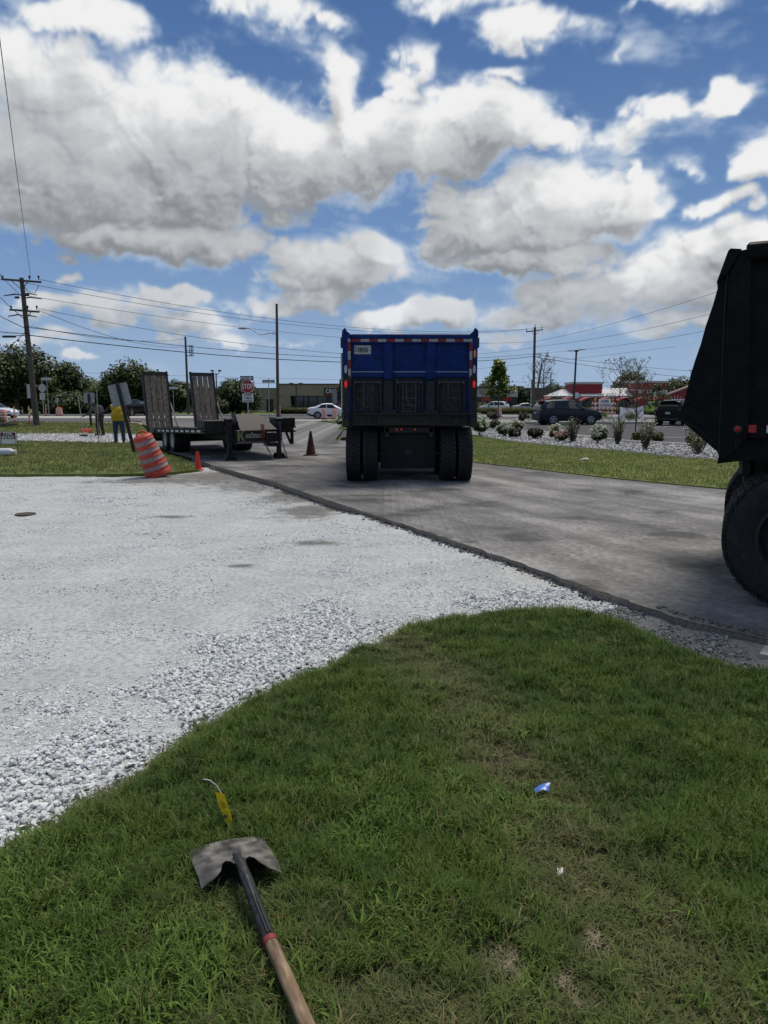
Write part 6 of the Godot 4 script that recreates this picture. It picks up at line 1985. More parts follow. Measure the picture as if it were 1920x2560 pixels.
func build_cars() -> void:
	var suv := {"L": 4.5, "W": 1.82, "R": 0.36, "lamp": 1.0, "mirror": 0.78, "wheels": [-1.32, 1.38], "handles": [-0.55, 0.45], "rim": mk(0.42, 0.42, 0.43, 0.35, 0.6),
		"plan": [-2.25, 0.84, -2.0, 0.96, -1.2, 1.0, 1.4, 1.0, 2.0, 0.92, 2.25, 0.74], "low": [-2.25, 0.42, -1.9, 0.26, 1.9, 0.26, 2.25, 0.36],
		"belt": [-2.25, 1.0, -1.9, 1.06, 0.7, 1.02, 1.05, 1.0, 2.25, 0.82],
		"top": [-2.25, 1.02, -2.12, 1.28, -1.86, 1.58, -1.3, 1.67, -0.2, 1.70, 0.3, 1.64, 1.08, 1.12, 1.5, 1.06, 2.0, 0.96, 2.25, 0.76],
		"side_glass": [[-1.98, -1.22, -1.75, -1.18], [-1.15, -0.28, -1.12, -0.28], [-0.2, 0.86, -0.2, 0.28]], "screen": [0.36, 1.02], "rear": [-2.14, -1.9]}
	var dark := rough_by(mk(0.014, 0.018, 0.026, 0.28, 0.0, 0.3), noise_tex(64, 0.05, 121, [[0.0, grey(0.2)], [1.0, grey(0.34)]]))
	dark.clearcoat_enabled = true
	dark.clearcoat = 0.25
	var s := make_car("parked_car", "dark blue grey sport utility car parked in the car park", "car", Vector3(12.55, 0.11, -49.3), deg_to_rad(10.0), suv, dark)
	for z in [-0.62, 0.62]: part(bx(Vector3(-0.55, 1.73, z), Vector3(1.7, 0.035, 0.04), 0.012), "roof_rail", M.black, s)
	part(bx(Vector3(-1.98, 1.60, 0), Vector3(0.28, 0.05, 1.2), 0.02), "spoiler", dark, s)
	var blk := mk(0.006, 0.006, 0.008, 0.25, 0.0, 0.3)
	var s2 := suv.duplicate()
	s2.rim = mk(0.05, 0.05, 0.05, 0.5)
	s2.W = 1.9
	s = make_car("parked_car", "black sport utility car seen from behind past the black truck", "car", Vector3(20.0, 0.11, -48.6), deg_to_rad(50.0), s2, blk)
	part(bx(Vector3(-1.98, 1.60, 0), Vector3(0.28, 0.05, 1.3), 0.02), "spoiler", blk, s)
	var sedan := {"L": 4.4, "W": 1.72, "R": 0.31, "lamp": 0.82, "mirror": 0.62, "wheels": [-1.28, 1.32], "handles": [-0.6, 0.3], "rim": mk(0.5, 0.5, 0.5, 0.4, 0.4),
		"plan": [-2.2, 0.82, -1.9, 0.95, -1.0, 1.0, 1.3, 1.0, 1.9, 0.90, 2.2, 0.68], "low": [-2.2, 0.36, -1.9, 0.2, 1.9, 0.2, 2.2, 0.30],
		"belt": [-2.2, 0.92, -1.6, 0.97, 0.6, 0.90, 1.0, 0.86, 2.2, 0.66],
		"top": [-2.2, 0.94, -1.95, 1.05, -1.62, 1.08, -0.85, 1.40, -0.3, 1.45, 0.15, 1.42, 0.98, 0.98, 1.5, 0.90, 2.0, 0.78, 2.2, 0.60],
		"side_glass": [[-1.4, -0.45, -0.85, -0.42], [-0.38, 0.72, -0.38, 0.12]], "screen": [0.2, 0.92], "rear": [-1.56, -0.88]}
	var white := mk(0.70, 0.71, 0.72, 0.25)
	white.clearcoat_enabled = true
	make_car("white_car", "white saloon car driving past the beige building", "car", Vector3(-5.2, 0.1, -69.5), deg_to_rad(8.0), sedan, white)
	make_car("white_car", "white car with dark alloy wheels on the street behind the barrels", "car", Vector3(-38.4, 0.1, -71.0), deg_to_rad(-14.0), sedan, white)
	make_car("white_car", "white car parked before the coffee shop", "car", Vector3(17.2, 0.12, -112.0), deg_to_rad(150.0), suv, white)
	make_car("silver_car", "silver car whose roof shows over the tall grass", "car", Vector3(21.5, 0.12, -108.0), deg_to_rad(5.0), sedan, mk(0.38, 0.38, 0.39, 0.3, 0.3))
	var lime := suv.duplicate()
	lime.L = 4.1
	lime.top = [-2.05, 1.0, -1.98, 1.55, -1.8, 1.60, 0.2, 1.60, 0.95, 1.12, 1.5, 1.05, 1.85, 0.95, 2.05, 0.76]
	lime.plan = [-2.05, 0.88, -1.8, 0.98, 1.4, 1.0, 1.85, 0.92, 2.05, 0.74]
	lime.low = [-2.05, 0.4, -1.8, 0.24, 1.7, 0.24, 2.05, 0.34]
	lime.belt = [-2.05, 0.98, 0.7, 1.0, 2.05, 0.8]
	lime.side_glass = [[-1.85, -1.25, -1.8, -1.22], [-1.15, -0.3, -1.12, -0.3], [-0.22, 0.75, -0.22, 0.2]]
	lime.screen = [0.26, 0.9]
	lime.rear = [-2.03, -1.99]
	make_car("lime_car", "lime green boxy car half hidden behind the black car", "car", Vector3(33.8, 0.12, -86.5), deg_to_rad(4.0), lime, mk(0.26, 0.42, 0.03, 0.3))
	var pick := suv.duplicate()
	pick.L = 5.6
	pick.W = 2.0
	pick.R = 0.42
	pick.lamp = 1.15
	pick.wheels = [-1.75, 1.75]
	pick.top = [-2.8, 1.25, -0.9, 1.28, -0.75, 1.85, 0.2, 1.9, 0.5, 1.85, 1.1, 1.32, 2.4, 1.2, 2.8, 0.95]
	pick.belt = [-2.8, 1.25, 1.1, 1.25, 2.8, 0.95]
	pick.plan = [-2.8, 0.94, -2.5, 1.0, 2.2, 1.0, 2.8, 0.85]
	pick.low = [-2.8, 0.55, 2.4, 0.45, 2.8, 0.5]
	pick.side_glass = [[-0.7, 0.1, -0.66, 0.1], [0.18, 0.95, 0.18, 0.5]]
	pick.screen = [0.55, 1.05]
	pick.rear = [-0.88, -0.76]
	pick.mirror = 0.8
	make_car("pickup_truck", "black pickup truck seen from behind past the leaning sign", "truck", Vector3(-29.2, 0.1, -83.0), deg_to_rad(80.0), pick, blk)

# ---------------------------------------------------------------- buildings
func build_buildings() -> void:
	var brick := relief(tex(mk(1, 1, 1, 0.95), noise_tex(512, 0.02, 131, [[0.0, Color(0.52, 0.46, 0.38)], [0.5, Color(0.60, 0.54, 0.455)], [1.0, Color(0.67, 0.61, 0.52)]], 6), 0.25, false), noise_tex(128, 0.2, 132, [], 2), 0.5)
	var wht := mk(0.66, 0.66, 0.64, 0.5)
	# beige shop with a dark glazed front
	var t := thing("body_shop", "low beige brick shop with a dark glazed front and white sign letters", "building", Vector3(-4.8, 0.12, -107.0))
	part(bx(Vector3(0, 3.33, 0.0), Vector3(22.0, 1.65, 1.4)), "fascia", brick, t)
	part(bx(Vector3(0, 4.21, 0.05), Vector3(22.2, 0.12, 1.6)), "parapet", mk(0.04, 0.038, 0.036, 0.7), t)
	part(bx(Vector3(0, 2.0, -8.0), Vector3(22.0, 4.0, 13.0)), "wall", brick, t)
	for x in [-10.0, -1.5, 9.5]: part(bx(Vector3(x, 1.25, -0.02), Vector3(1.9 if x < -9.0 else 0.5, 2.52, 1.3)), "pillar", brick, t)
	for k in 9:
		var w := part(bx(Vector3(-8.3 + k * 2.0, 1.35, -1.2), Vector3(1.9, 2.2, 0.06)), "window", M.glass, t)
		part(bx(Vector3(-9.27 + k * 2.0, 1.25, -1.16), Vector3(0.08, 2.5, 0.1)), "frame", M.black, w)
	part(bx(Vector3(0, 2.47, -0.6), Vector3(21.5, 0.08, 1.6)), "soffit", mk(0.10, 0.09, 0.08, 0.9), t)
	part(bx(Vector3(0, 0.12, -1.0), Vector3(21.5, 0.24, 0.5)), "plinth", mk(0.06, 0.055, 0.05, 0.9), t)
	var sg := part(plate(3.4, 1.05, 0.1, 0.1), "sign_board", mk(0.015, 0.014, 0.014, 0.5), t, Vector3(-2.35, 3.1, 0.78))
	letters("CALIBER", 0.62, wht, sg, Vector3(0.0, 0.06, 0.08), Vector3.ZERO, 2.9)
	part(bx(Vector3(0.0, -0.43, 0.06), Vector3(3.2, 0.09, 0.03)), "red_bar", M.red, sg)
	var wing := MB.new()
	wing.box(Vector3(-19.0, 1.95, -10.0), Vector3(14.0, 3.4, 10.0))
	part(wing, "wing", brick, t)
	part(bx(Vector3(-19.0, 3.7, -10.0), Vector3(14.2, 0.1, 10.2)), "wing_parapet", mk(0.05, 0.048, 0.045, 0.7), t)
	part(bx(Vector3(-19.0, 2.1, -4.96), Vector3(14.0, 0.08, 0.06)), "string_course", mk(0.38, 0.34, 0.29, 0.9), t)
	part(bx(Vector3(-13.0, 1.0, -4.96), Vector3(1.0, 2.0, 0.08)), "door", M.black, t)
	for q in [[-1.9, 5.0], [3.5, 5.3]]: part(cy(Vector3(q[0], 4.2, -3.0), Vector3(q[0], q[1], -3.0), 0.09, 0.09, 8), "roof_vent", M.galv, t)
	part(bx(Vector3(6.0, 4.45, -4.0), Vector3(2.2, 0.5, 1.8), 0.05), "roof_unit", mk(0.12, 0.12, 0.11, 0.7), t)
	# handrail
	var rail := thing("handrail", "black metal handrail beside the beige shop", "railing", Vector3(-15.0, 0.12, -101.0))
	for y in [0.5, 1.0]: part(cy(Vector3(-2.4, y, 0), Vector3(2.4, y, 0), 0.03, 0.03, 6), "bar", M.black, rail)
	for k in 7: part(cy(Vector3(-2.4 + k * 0.8, 0, 0), Vector3(-2.4 + k * 0.8, 1.0, 0), 0.03, 0.03, 6), "post", M.black, rail)
	# coffee shop
	t = thing("coffee_shop", "small coffee shop with red awnings and a dark lower wall", "building", Vector3(18.3, 0.12, -120.0))
	part(bx(Vector3(-0.5, 3.2, -4.0), Vector3(6.6, 1.5, 8.0)), "upper_wall", mk(0.50, 0.49, 0.46, 0.85), t)
	part(bx(Vector3(-0.5, 1.25, -4.0), Vector3(6.55, 2.5, 7.95)), "lower_wall", mk(0.055, 0.065, 0.075, 0.8), t)
	part(bx(Vector3(2.95, 3.25, -3.2), Vector3(2.2, 1.6, 6.0)), "upper_wall", mk(0.55, 0.54, 0.51, 0.85), t)
	part(bx(Vector3(2.95, 1.25, -3.2), Vector3(2.15, 2.5, 5.95)), "lower_wall", mk(0.045, 0.052, 0.06, 0.8), t)
	part(bx(Vector3(0.4, 4.05, -3.4), Vector3(8.9, 0.2, 9.0), 0.03), "roof", mk(0.035, 0.033, 0.032, 0.7), t)
	for q in [[-1.2, 1.5], [2.2, 1.4]]:
		var a := MB.new()
		a.xf = Transform3D(Basis(Vector3(0, 0, 1), Vector3(0, 1, 0), Vector3(-1, 0, 0)), Vector3(q[0], 0, 0))
		a.prism(pm([0.0, 2.42, 0.9, 1.92, 0.9, 1.80, 0.0, 1.80]), -q[1] * 0.5, q[1] * 0.5)
		part(a, "awning", mk(0.45, 0.022, 0.025, 0.7), t)
	for k in 3: part(bx(Vector3(-3.0 + k * 0.75, 1.0, 0.02), Vector3(0.55, 1.1, 0.05)), "poster", [mk(0.25, 0.38, 0.45, 0.5), mk(0.5, 0.30, 0.15, 0.5), mk(0.48, 0.46, 0.36, 0.5)][k], t)
	for k in 3:
		var w := part(bx(Vector3(-0.5 + k * 0.8, 1.0, 0.02), Vector3(0.7, 1.6, 0.05)), "window", M.glass, t)
		part(bx(Vector3(-0.9 + k * 0.8, 1.0, 0.05), Vector3(0.06, 1.7, 0.06)), "frame", M.black, w)
	var rl := mk(0.13, 0.015, 0.015, 0.6)
	letters("SCOOTER'S", 0.52, rl, t, Vector3(-1.15, 3.12, 0.03), Vector3.ZERO, 2.4)
	letters("COFFEE", 0.22, rl, t, Vector3(-1.15, 2.70, 0.03), Vector3.ZERO, 1.7)
	var disc := MB.new()
	disc.cyl(Vector3(2.05, 3.2, 0.0), Vector3(2.05, 3.2, 0.1), 0.62, 0.62, 28)
	var dd := part(disc, "round_sign", mk(0.36, 0.03, 0.03, 0.5), t)
	disc = MB.new()
	disc.cyl(Vector3(2.05, 3.2, 0.1), Vector3(2.05, 3.2, 0.12), 0.52, 0.52, 28)
	part(disc, "round_sign_face", wht, dd)
	# car wash
	t = thing("car_wash", "red and white car wash with square towers and a metal roof", "building", Vector3(32.0, 0.12, -105.0))
	var redm := mk(0.26, 0.022, 0.026, 0.7)
	var cap := mk(0.42, 0.43, 0.42, 0.7)
	part(bx(Vector3(0.5, 1.15, -5.0), Vector3(13.0, 2.3, 9.0)), "wall", mk(0.075, 0.08, 0.082, 0.85), t)
	var roof := MB.new()
	roof.quad(Vector3(-6.8, 2.45, 0.4), Vector3(7.2, 2.45, 0.4), Vector3(7.2, 3.75, -4.5), Vector3(-5.0, 3.5, -4.5))
	roof.quad(Vector3(-6.8, 2.45, -9.5), Vector3(7.2, 2.45, -9.5), Vector3(7.2, 3.75, -4.5), Vector3(-5.0, 3.5, -4.5))
	roof.tri(Vector3(-6.8, 2.45, 0.4), Vector3(-5.0, 3.5, -4.5), Vector3(-6.8, 2.45, -9.5))
	var rf := part(roof, "roof", mk(0.55, 0.56, 0.56, 0.4, 0.2), t)
	for k in 22:
		var sm := MB.new()
		var x := -6.3 + k * 0.62
		var xt := maxf(x, -5.0) + 0.05
		sm.bar(Vector3(x, 2.49, 0.38), Vector3(xt, lerpf(3.52, 3.78, (xt + 5.0) / 12.2), -4.4), 0.06, 0.06)
		part(sm, "roof_seam", mk(0.42, 0.43, 0.43, 0.5), rf)
	part(bx(Vector3(0.2, 2.35, 0.42), Vector3(14.2, 0.26, 0.12)), "eave", mk(0.30, 0.31, 0.31, 0.7), t)
	for k in 5: part(bx(Vector3(-3.8 + k * 1.9, 1.1, -0.45), Vector3(1.5, 2.0, 0.08)), "bay_opening", M.glass, t)
	for q in [[-2.1, 4.4, -3.0], [6.6, 4.4, -1.0]]:
		var tw: float = q[1]
		part(bx(Vector3(q[0], 1.65 if q[0] > 0.0 else 3.0, q[2]), Vector3(tw, 3.3 if q[0] > 0.0 else 1.6, 4.0)), "tower", redm, t)
		part(bx(Vector3(q[0], 3.85, q[2]), Vector3(tw + 0.05, 0.9, 4.05)), "tower_band", redm, t)
		part(bx(Vector3(q[0], 4.45 if q[0] > 0.0 else 4.35, q[2]), Vector3(tw + 0.35, 0.36, 4.3), 0.05), "tower_cap", cap, t)
	part(bx(Vector3(7.4, 3.05, 1.1), Vector3(3.0, 0.5, 0.15)), "tower_sign", mk(0.5, 0.52, 0.53, 0.5), t)
	part(bx(Vector3(4.9, 3.05, 1.1), Vector3(0.5, 0.5, 0.15)), "tower_sign", mk(0.5, 0.52, 0.53, 0.5), t)
	letters("CAR WASH", 0.42, wht, t, Vector3(0.3, 2.62, 0.62), Vector3.ZERO, 2.6)
	# red gable with white rays at the right
	var gb := MB.new()
	gb.prism(pm([8.6, 0.0, 8.6, 2.3, 13.5, 4.2, 18.0, 2.6, 18.0, 0.0]), -2.0, 0.2)
	var gp := part(gb, "gable", redm, t)
	for k in 9:
		var a := deg_to_rad(20.0 + k * 17.0)
		var ray := MB.new()
		ray.bar(Vector3(10.4 - cos(a) * 0.5, 1.1 + sin(a) * 0.4, 0.24), Vector3(10.4 - cos(a) * 1.8, 1.1 + sin(a) * 1.45, 0.24), 0.07, 0.06, Vector3.BACK)
		part(ray, "ray", wht, gp)
	var ev := MB.new()
	ev.bar(Vector3(8.3, 2.3, 0.3), Vector3(13.5, 4.3, 0.3), 0.3, 0.2, Vector3.UP)
	part(ev, "verge_board", cap, gp)
	# vacuum bays: red curved canopies on white arched posts
	var src: Node3D = null
	var lab := ["red vacuum bay canopy next to the coffee shop", "red vacuum bay canopy behind the utility pole", "red vacuum bay canopy before the low green hill", "red vacuum bay canopy left of the round white sign", "red vacuum bay canopy behind the round white sign", "red vacuum bay canopy below the car wash letters", "red vacuum bay canopy behind the lane closed barricade"]
	for k in 7:
		var at := Vector3(23.4 + k * 2.35, 0.12, -101.5 + (k * 1.2 if k < 3 else 3.6))
		if src == null:
			src = thing("vacuum_bay", lab[0], "canopy", at, 0.0, "vacuum bays at the car wash")
			var cn := MB.new()
			var g := []
			for i in 9:
				var u := i / 8.0
				g.append([Vector3(-1.15 + 2.3 * u, 1.75 + 0.42 * sin(PI * u), 0.7), Vector3(-1.15 + 2.3 * u, 1.85 + 0.42 * sin(PI * u), -0.7)])
			cn.sheet(g)
			for i in 9:
				for e in 2: g[i][e] -= Vector3(0, 0.12, 0)
			cn.sheet(g)
			for i in 8:
				for e in 2: cn.quad(g[i][e], g[i + 1][e], g[i + 1][e] + Vector3(0, 0.12, 0), g[i][e] + Vector3(0, 0.12, 0))
			part(cn, "canopy", mk(0.36, 0.02, 0.03, 0.6), src)
			for s in [-1.0, 1.0]:
				var ps := MB.new()
				ps.tube([Vector3(s * 1.0, 0, 0), Vector3(s * 1.0, 1.3, 0), Vector3(s * 0.8, 1.7, 0.2), Vector3(s * 0.55, 1.85, 0.5)], 0.06, 6)
				part(ps, "post", mk(0.5, 0.5, 0.48, 0.6), src)
			part(bx(Vector3(0.75, 0.6, -0.2), Vector3(0.4, 1.2, 0.4), 0.05), "vacuum_unit", mk(0.12, 0.12, 0.13, 0.6), src)
		else:
			copy(src, at, 0.0, lab[k], "vacuum_bay")
	# flag pole
	t = thing("flag_pole", "white flag pole with a furled flag beside the coffee shop", "flag pole", Vector3(22.9, 0.12, -112.0))
	part(cy(Vector3.ZERO, Vector3(0, 5.2, 0), 0.07, 0.045, 8), "pole", wht, t)
	var fl := MB.new()
	fl.tube([Vector3(0.06, 5.0, 0), Vector3(0.12, 4.5, 0.03), Vector3(0.08, 4.0, 0), Vector3(0.14, 3.3, 0.04), Vector3(0.06, 3.0, 0)], [0.04, 0.1, 0.13, 0.11, 0.03], 7)
	part(fl, "flag", mk(0.16, 0.13, 0.16, 0.8), t)
	# far low buildings behind the trees on the left
	t = thing("far_house", "low pale house half hidden behind the trees across the street", "building", Vector3(-34.0, 0.1, -118.0))
	part(bx(Vector3(0, 1.4, 0), Vector3(9, 2.8, 6)), "wall", mk(0.30, 0.30, 0.29, 0.8), t)
	var hr := MB.new()
	hr.xf = Transform3D(Basis(Vector3(0, 0, 1), Vector3(0, 1, 0), Vector3(-1, 0, 0)), Vector3.ZERO)
	hr.prism(pm([-3.4, 2.8, 3.4, 2.8, 0, 4.2]), -4.8, 4.8)
	part(hr, "roof", mk(0.09, 0.085, 0.08, 0.9), t)
	for k in 3: part(bx(Vector3(-3 + k * 3.0, 1.5, 3.03), Vector3(1.1, 1.1, 0.06)), "window", M.glass, t)
	# low hipped roof between the coffee shop and the car wash
	t = thing("far_shop", "low dark green roofed building beyond the vacuum bays", "building", Vector3(29.0, 0.1, -135.0))
	part(bx(Vector3(0, 1.3, 0), Vector3(14, 2.6, 6)), "wall", mk(0.18, 0.17, 0.15, 0.8), t)
	hr = MB.new()
	hr.prism(pm([-7.6, 2.6, 7.6, 2.6, 4.5, 4.2, -4.5, 4.2]), -3.5, 3.5)
	part(hr, "roof", mk(0.085, 0.09, 0.07, 0.9), t)

# ---------------------------------------------------------------- trees and shrubs
# leaves: small bent faces spread through clumps
func leaves(b: MB, clumps: Array, per: int, size: float, c0: Color, c1: Color, r: RandomNumberGenerator, shell := 0.55) -> void:
	b.use_col = true
	for q in clumps:
		var cp: Vector3 = q[0]
		var cr: float = q[1]
		for k in int(per * clampf(cr * cr / (q[2] if q.size() > 2 else cr * cr), 0.3, 2.5)):
			var d := Vector3(r.randfn(), r.randfn() * 0.85, r.randfn()).normalized()
			var p := cp + d * cr * lerpf(shell, 1.05, sqrt(r.randf()))
			var a := Vector3(r.randfn(), r.randfn() * 0.6, r.randfn()).normalized()
			var s := size * r.randf_range(0.6, 1.3)
			var u := a * s
			var w := a.cross(d + Vector3(0.01, 0.3, 0.02)).normalized() * s * 0.5
			var nn := (d * 0.6 + Vector3.UP * 0.35 + a.cross(w).normalized() * 0.5).normalized()
			b.col = c0.lerp(c1, r.randf())
			b.tri(p - u * 0.5, p + w, p + u * 0.6, nn)
			b.tri(p - u * 0.5, p + u * 0.6, p - w, nn)

func make_tree(called: String, label: String, at: Vector3, h: float, w: float, seed_: int, c0: Color, c1: Color, low := 0.22, per := 170, size := 0.30, clump_n := 34, group := "trees across the street") -> Node3D:
	var r := RandomNumberGenerator.new()
	r.seed = seed_
	var t := thing(called, label, "tree", at, 0.0, group)
	var clumps := []
	var mid := h * (low + (1.0 - low) * 0.5)
	var hh := h * (1.0 - low) * 0.5
	for k in clump_n:
		var d := Vector3(r.randfn(), r.randfn(), r.randfn()).normalized() * pow(r.randf(), 0.4)
		var sy := 1.0 - 0.25 * maxf(d.y, 0.0)
		var rad := w * r.randf_range(0.13, 0.24)
		clumps.append([Vector3(d.x * (w * 0.5 - rad * 0.7) * sy, mid + d.y * (hh - rad * 0.6), d.z * (w * 0.5 - rad * 0.7) * sy), rad, pow(w * 0.18, 2.0)])
	var tr := MB.new()
	tr.tube([Vector3(0, -0.1, 0), Vector3(0.05, h * 0.2, 0.03), Vector3(-0.04, h * 0.45, 0), Vector3(0.02, h * 0.8, 0)], [w * 0.045, w * 0.034, w * 0.024, w * 0.006], 8)
	for k in 9:
		var q = clumps[(k * 3) % clumps.size()]
		var y0 := h * r.randf_range(low, 0.55)
		tr.tube([Vector3(0, y0, 0), Vector3(0, y0, 0).lerp(q[0], 0.5) + Vector3(0, h * 0.02, 0), q[0]], [w * 0.018, w * 0.011, w * 0.004], 5)
	part(tr, "trunk", M.bark, t)
	var lv := MB.new()
	leaves(lv, clumps, per, size, c0, c1, r)
	part(lv, "crown", M.leaf, t)
	return t

func make_spruce(label: String, at: Vector3, h: float, w: float, seed_: int) -> void:
	var r := RandomNumberGenerator.new()
	r.seed = seed_
	var t := thing("spruce_tree", label, "tree", at, 0.0, "trees across the street")
	part(cy(Vector3(0, -0.1, 0), Vector3(0, h * 0.95, 0), 0.16, 0.02, 8), "trunk", M.bark, t)
	var b := MB.new()
	b.use_col = true
	var y := 0.35
	while y < h:
		var rad := w * 0.5 * pow(1.0 - y / (h + 0.1), 0.8) + 0.05
		var n := int(6 + rad * 7)
		for k in n:
			var a := TAU * (k + r.randf()) / n
			var d := Vector3(cos(a), 0, sin(a))
			var L := rad * r.randf_range(0.75, 1.12)
			for s in 5:
				var u0 := 0.15 + s * 0.17
				var p0 := Vector3(0, y - 0.14 * u0 * L, 0) + d * L * u0
				var p1 := Vector3(0, y - 0.2 * (u0 + 0.2) * L + r.randf_range(-0.03, 0.05), 0) + d * L * (u0 + 0.24)
				var sd := Vector3(-d.z, 0, d.x) * L * 0.12 * (1.2 - u0)
				b.col = Color(0.045, 0.070, 0.048).lerp(Color(0.080, 0.105, 0.078), r.randf())
				var nn := (Vector3.UP + d * 0.6).normalized()
				b.tri(p0 - sd, p0 + sd, p1, nn)
				b.tri(p0 - sd * 1.6 + Vector3(0, -0.05, 0), p1 - sd * 0.8 + Vector3(0, -0.08, 0), p0 + sd * 0.2, nn)
				b.tri(p0 + sd * 1.6 + Vector3(0, -0.05, 0), p1 + sd * 0.8 + Vector3(0, -0.08, 0), p0 - sd * 0.2, nn)
		y += 0.20 + 0.03 * r.randf()
	part(b, "crown", M.leaf, t)

# a young tree: stem, fine branches, some leaves
func make_sapling(label: String, at: Vector3, h: float, w: float, first: float, twigs: int, leaf_n: int, leaf_s: float, seed_: int, c0: Color, c1: Color, stem := 0.035) -> void:
	var r := RandomNumberGenerator.new()
	r.seed = seed_
	var t := thing("sapling", label, "tree", at, 0.0, "young trees in the beds")
	var b := MB.new()
	b.tube([Vector3(0, -0.05, 0), Vector3(0.02, h * 0.35, 0), Vector3(-0.02, h * 0.7, 0.02), Vector3(0.03, h, 0)], [stem, stem * 0.8, stem * 0.5, stem * 0.15], 8)
	part(b, "trunk", M.bark, t)
	var br := MB.new()
	var tips := []
	for k in twigs:
		var u := first + (0.97 - first) * (k + r.randf()) / twigs
		var a := k * 2.4 + r.randf()
		var reach := w * 0.5 * (1.0 - 0.72 * (u - first) / (1.0 - first)) * r.randf_range(0.6, 1.1)
		var d := Vector3(cos(a), 0, sin(a))
		var p0 := Vector3(0, h * u, 0)
		var p1 := p0 + d * reach * 0.5 + Vector3.UP * reach * 0.42
		var p2 := p0 + d * reach + Vector3.UP * reach * r.randf_range(0.8, 1.3)
		br.tube([p0, p1, p2], [stem * 0.36, stem * 0.24, stem * 0.08], 5)
		for e in 3:
			var q0 := p1.lerp(p2, r.randf())
			var q1 := q0 + Vector3(r.randfn(), absf(r.randfn()) + 0.4, r.randfn()).normalized() * reach * 0.3
			br.tube([q0, q1], [stem * 0.14, stem * 0.06], 4)
			tips.append([q0, q1])
		tips.append([p1, p2])
	part(br, "branches", M.bark, t)
	var lv := MB.new()
	lv.use_col = true
	for k in leaf_n:
		var q = tips[r.randi() % tips.size()]
		var p: Vector3 = q[0].lerp(q[1], r.randf_range(0.2, 1.1)) + Vector3(r.randfn(), r.randfn(), r.randfn()) * leaf_s * 0.6
		var a := Vector3(r.randfn(), r.randfn() * 0.5 - 0.3, r.randfn()).normalized()
		var wv := a.cross(Vector3(r.randfn(), 1.2, r.randfn())).normalized() * leaf_s * 0.42
		lv.col = c0.lerp(c1, r.randf())
		var nn := (Vector3.UP + Vector3(r.randfn(), 0, r.randfn()) * 0.5).normalized()
		lv.tri(p - a * leaf_s * 0.5, p + wv, p + a * leaf_s * 0.6, nn)
		lv.tri(p - a * leaf_s * 0.5, p + a * leaf_s * 0.6, p - wv, nn)
	part(lv, "crown", M.leaf, t)

func make_shrub(called: String, label: String, at: Vector3, w: float, h: float, kind: String, seed_: int, group: String) -> void:
	var r := RandomNumberGenerator.new()
	r.seed = seed_
	var t := thing(called, label, "shrub", at, 0.0, group)
	var st := MB.new()
	for k in 7:
		var a := r.randf() * TAU
		st.tube([Vector3.ZERO, Vector3(cos(a) * w * 0.15, h * 0.4, sin(a) * w * 0.15), Vector3(cos(a) * w * 0.33, h * 0.8, sin(a) * w * 0.33)], [0.012, 0.009, 0.004], 4)
	part(st, "stem", M.bark, t)
	var lv := MB.new()
	lv.use_col = true
	var g0 := Color(0.035, 0.062, 0.018)
	var g1 := Color(0.085, 0.125, 0.036)
	if kind == "spiky":
		g0 = Color(0.050, 0.072, 0.040); g1 = Color(0.115, 0.140, 0.085)
		for k in 26:
			var a := r.randf() * TAU
			var tip := Vector3(cos(a) * w * 0.5 * sqrt(r.randf()), h * r.randf_range(0.55, 1.05), sin(a) * w * 0.5 * sqrt(r.randf()))
			lv.col = Color(0.13, 0.10, 0.07)
			lv.tube([Vector3(tip.x * 0.2, 0, tip.z * 0.2), tip], [0.008, 0.004], 4, false)
			for e in 20:
				var p := (tip * r.randf_range(0.2, 1.0)) + Vector3(r.randfn(), r.randfn(), r.randfn()) * 0.04
				var d := Vector3(r.randfn(), 0.5 + r.randf(), r.randfn()).normalized() * 0.06
				var s := d.cross(Vector3(r.randfn(), r.randfn(), r.randfn())).normalized() * 0.018
				lv.col = g0.lerp(g1, r.randf())
				lv.tri(p - s, p + s, p + d, (Vector3.UP + d * 4.0).normalized())
				lv.tri(p - s, p + s, p - d * 0.6, (Vector3.UP + d * 4.0).normalized())
	else:
		if kind == "dark": g0 = Color(0.028, 0.026, 0.018); g1 = Color(0.070, 0.072, 0.036)
		if kind == "gold": g0 = Color(0.055, 0.080, 0.020); g1 = Color(0.13, 0.15, 0.038)
		var cl := []
		for k in 12:
			var a := r.randf() * TAU
			var q := sqrt(r.randf())
			cl.append([Vector3(cos(a) * w * 0.32 * q, h * lerpf(0.34, 0.72, r.randf()), sin(a) * w * 0.32 * q), w * 0.2])
		leaves(lv, cl, 120, 0.075 if kind != "gold" else 0.05, g0, g1, r, 0.3)
	part(lv, "foliage", M.leaf, t)
	if kind == "white" or kind == "pink":
		var c0 := Color(0.60, 0.62, 0.42) if kind == "white" else Color(0.55, 0.22, 0.22)
		var c1 := Color(0.72, 0.71, 0.60) if kind == "white" else Color(0.66, 0.42, 0.38)
		var nf := 26 if kind == "white" else 22
		for k in nf:
			var d := Vector3(r.randfn(), absf(r.randfn()) * 0.9 - 0.05, r.randfn()).normalized()
			var p := Vector3(0, h * 0.5, 0) + d * Vector3(w * 0.5, h * 0.5, w * 0.5) * r.randf_range(0.9, 1.06)
			var fb := MB.new()
			fb.use_col = true
			var rad := r.randf_range(0.045, 0.075)
			for e in 34:
				var fd := Vector3(r.randfn(), r.randfn() + 0.3, r.randfn()).normalized()
				var fp := p + fd * rad
				var s := fd.cross(Vector3(r.randfn(), r.randfn(), r.randfn())).normalized() * 0.024
				var u := fd.cross(s)
				fb.col = c0.lerp(c1, r.randf())
				fb.quad(fp - s, fp + u, fp + s, fp - u, fd)
			part(fb, "flower_head", M.leaf, t)

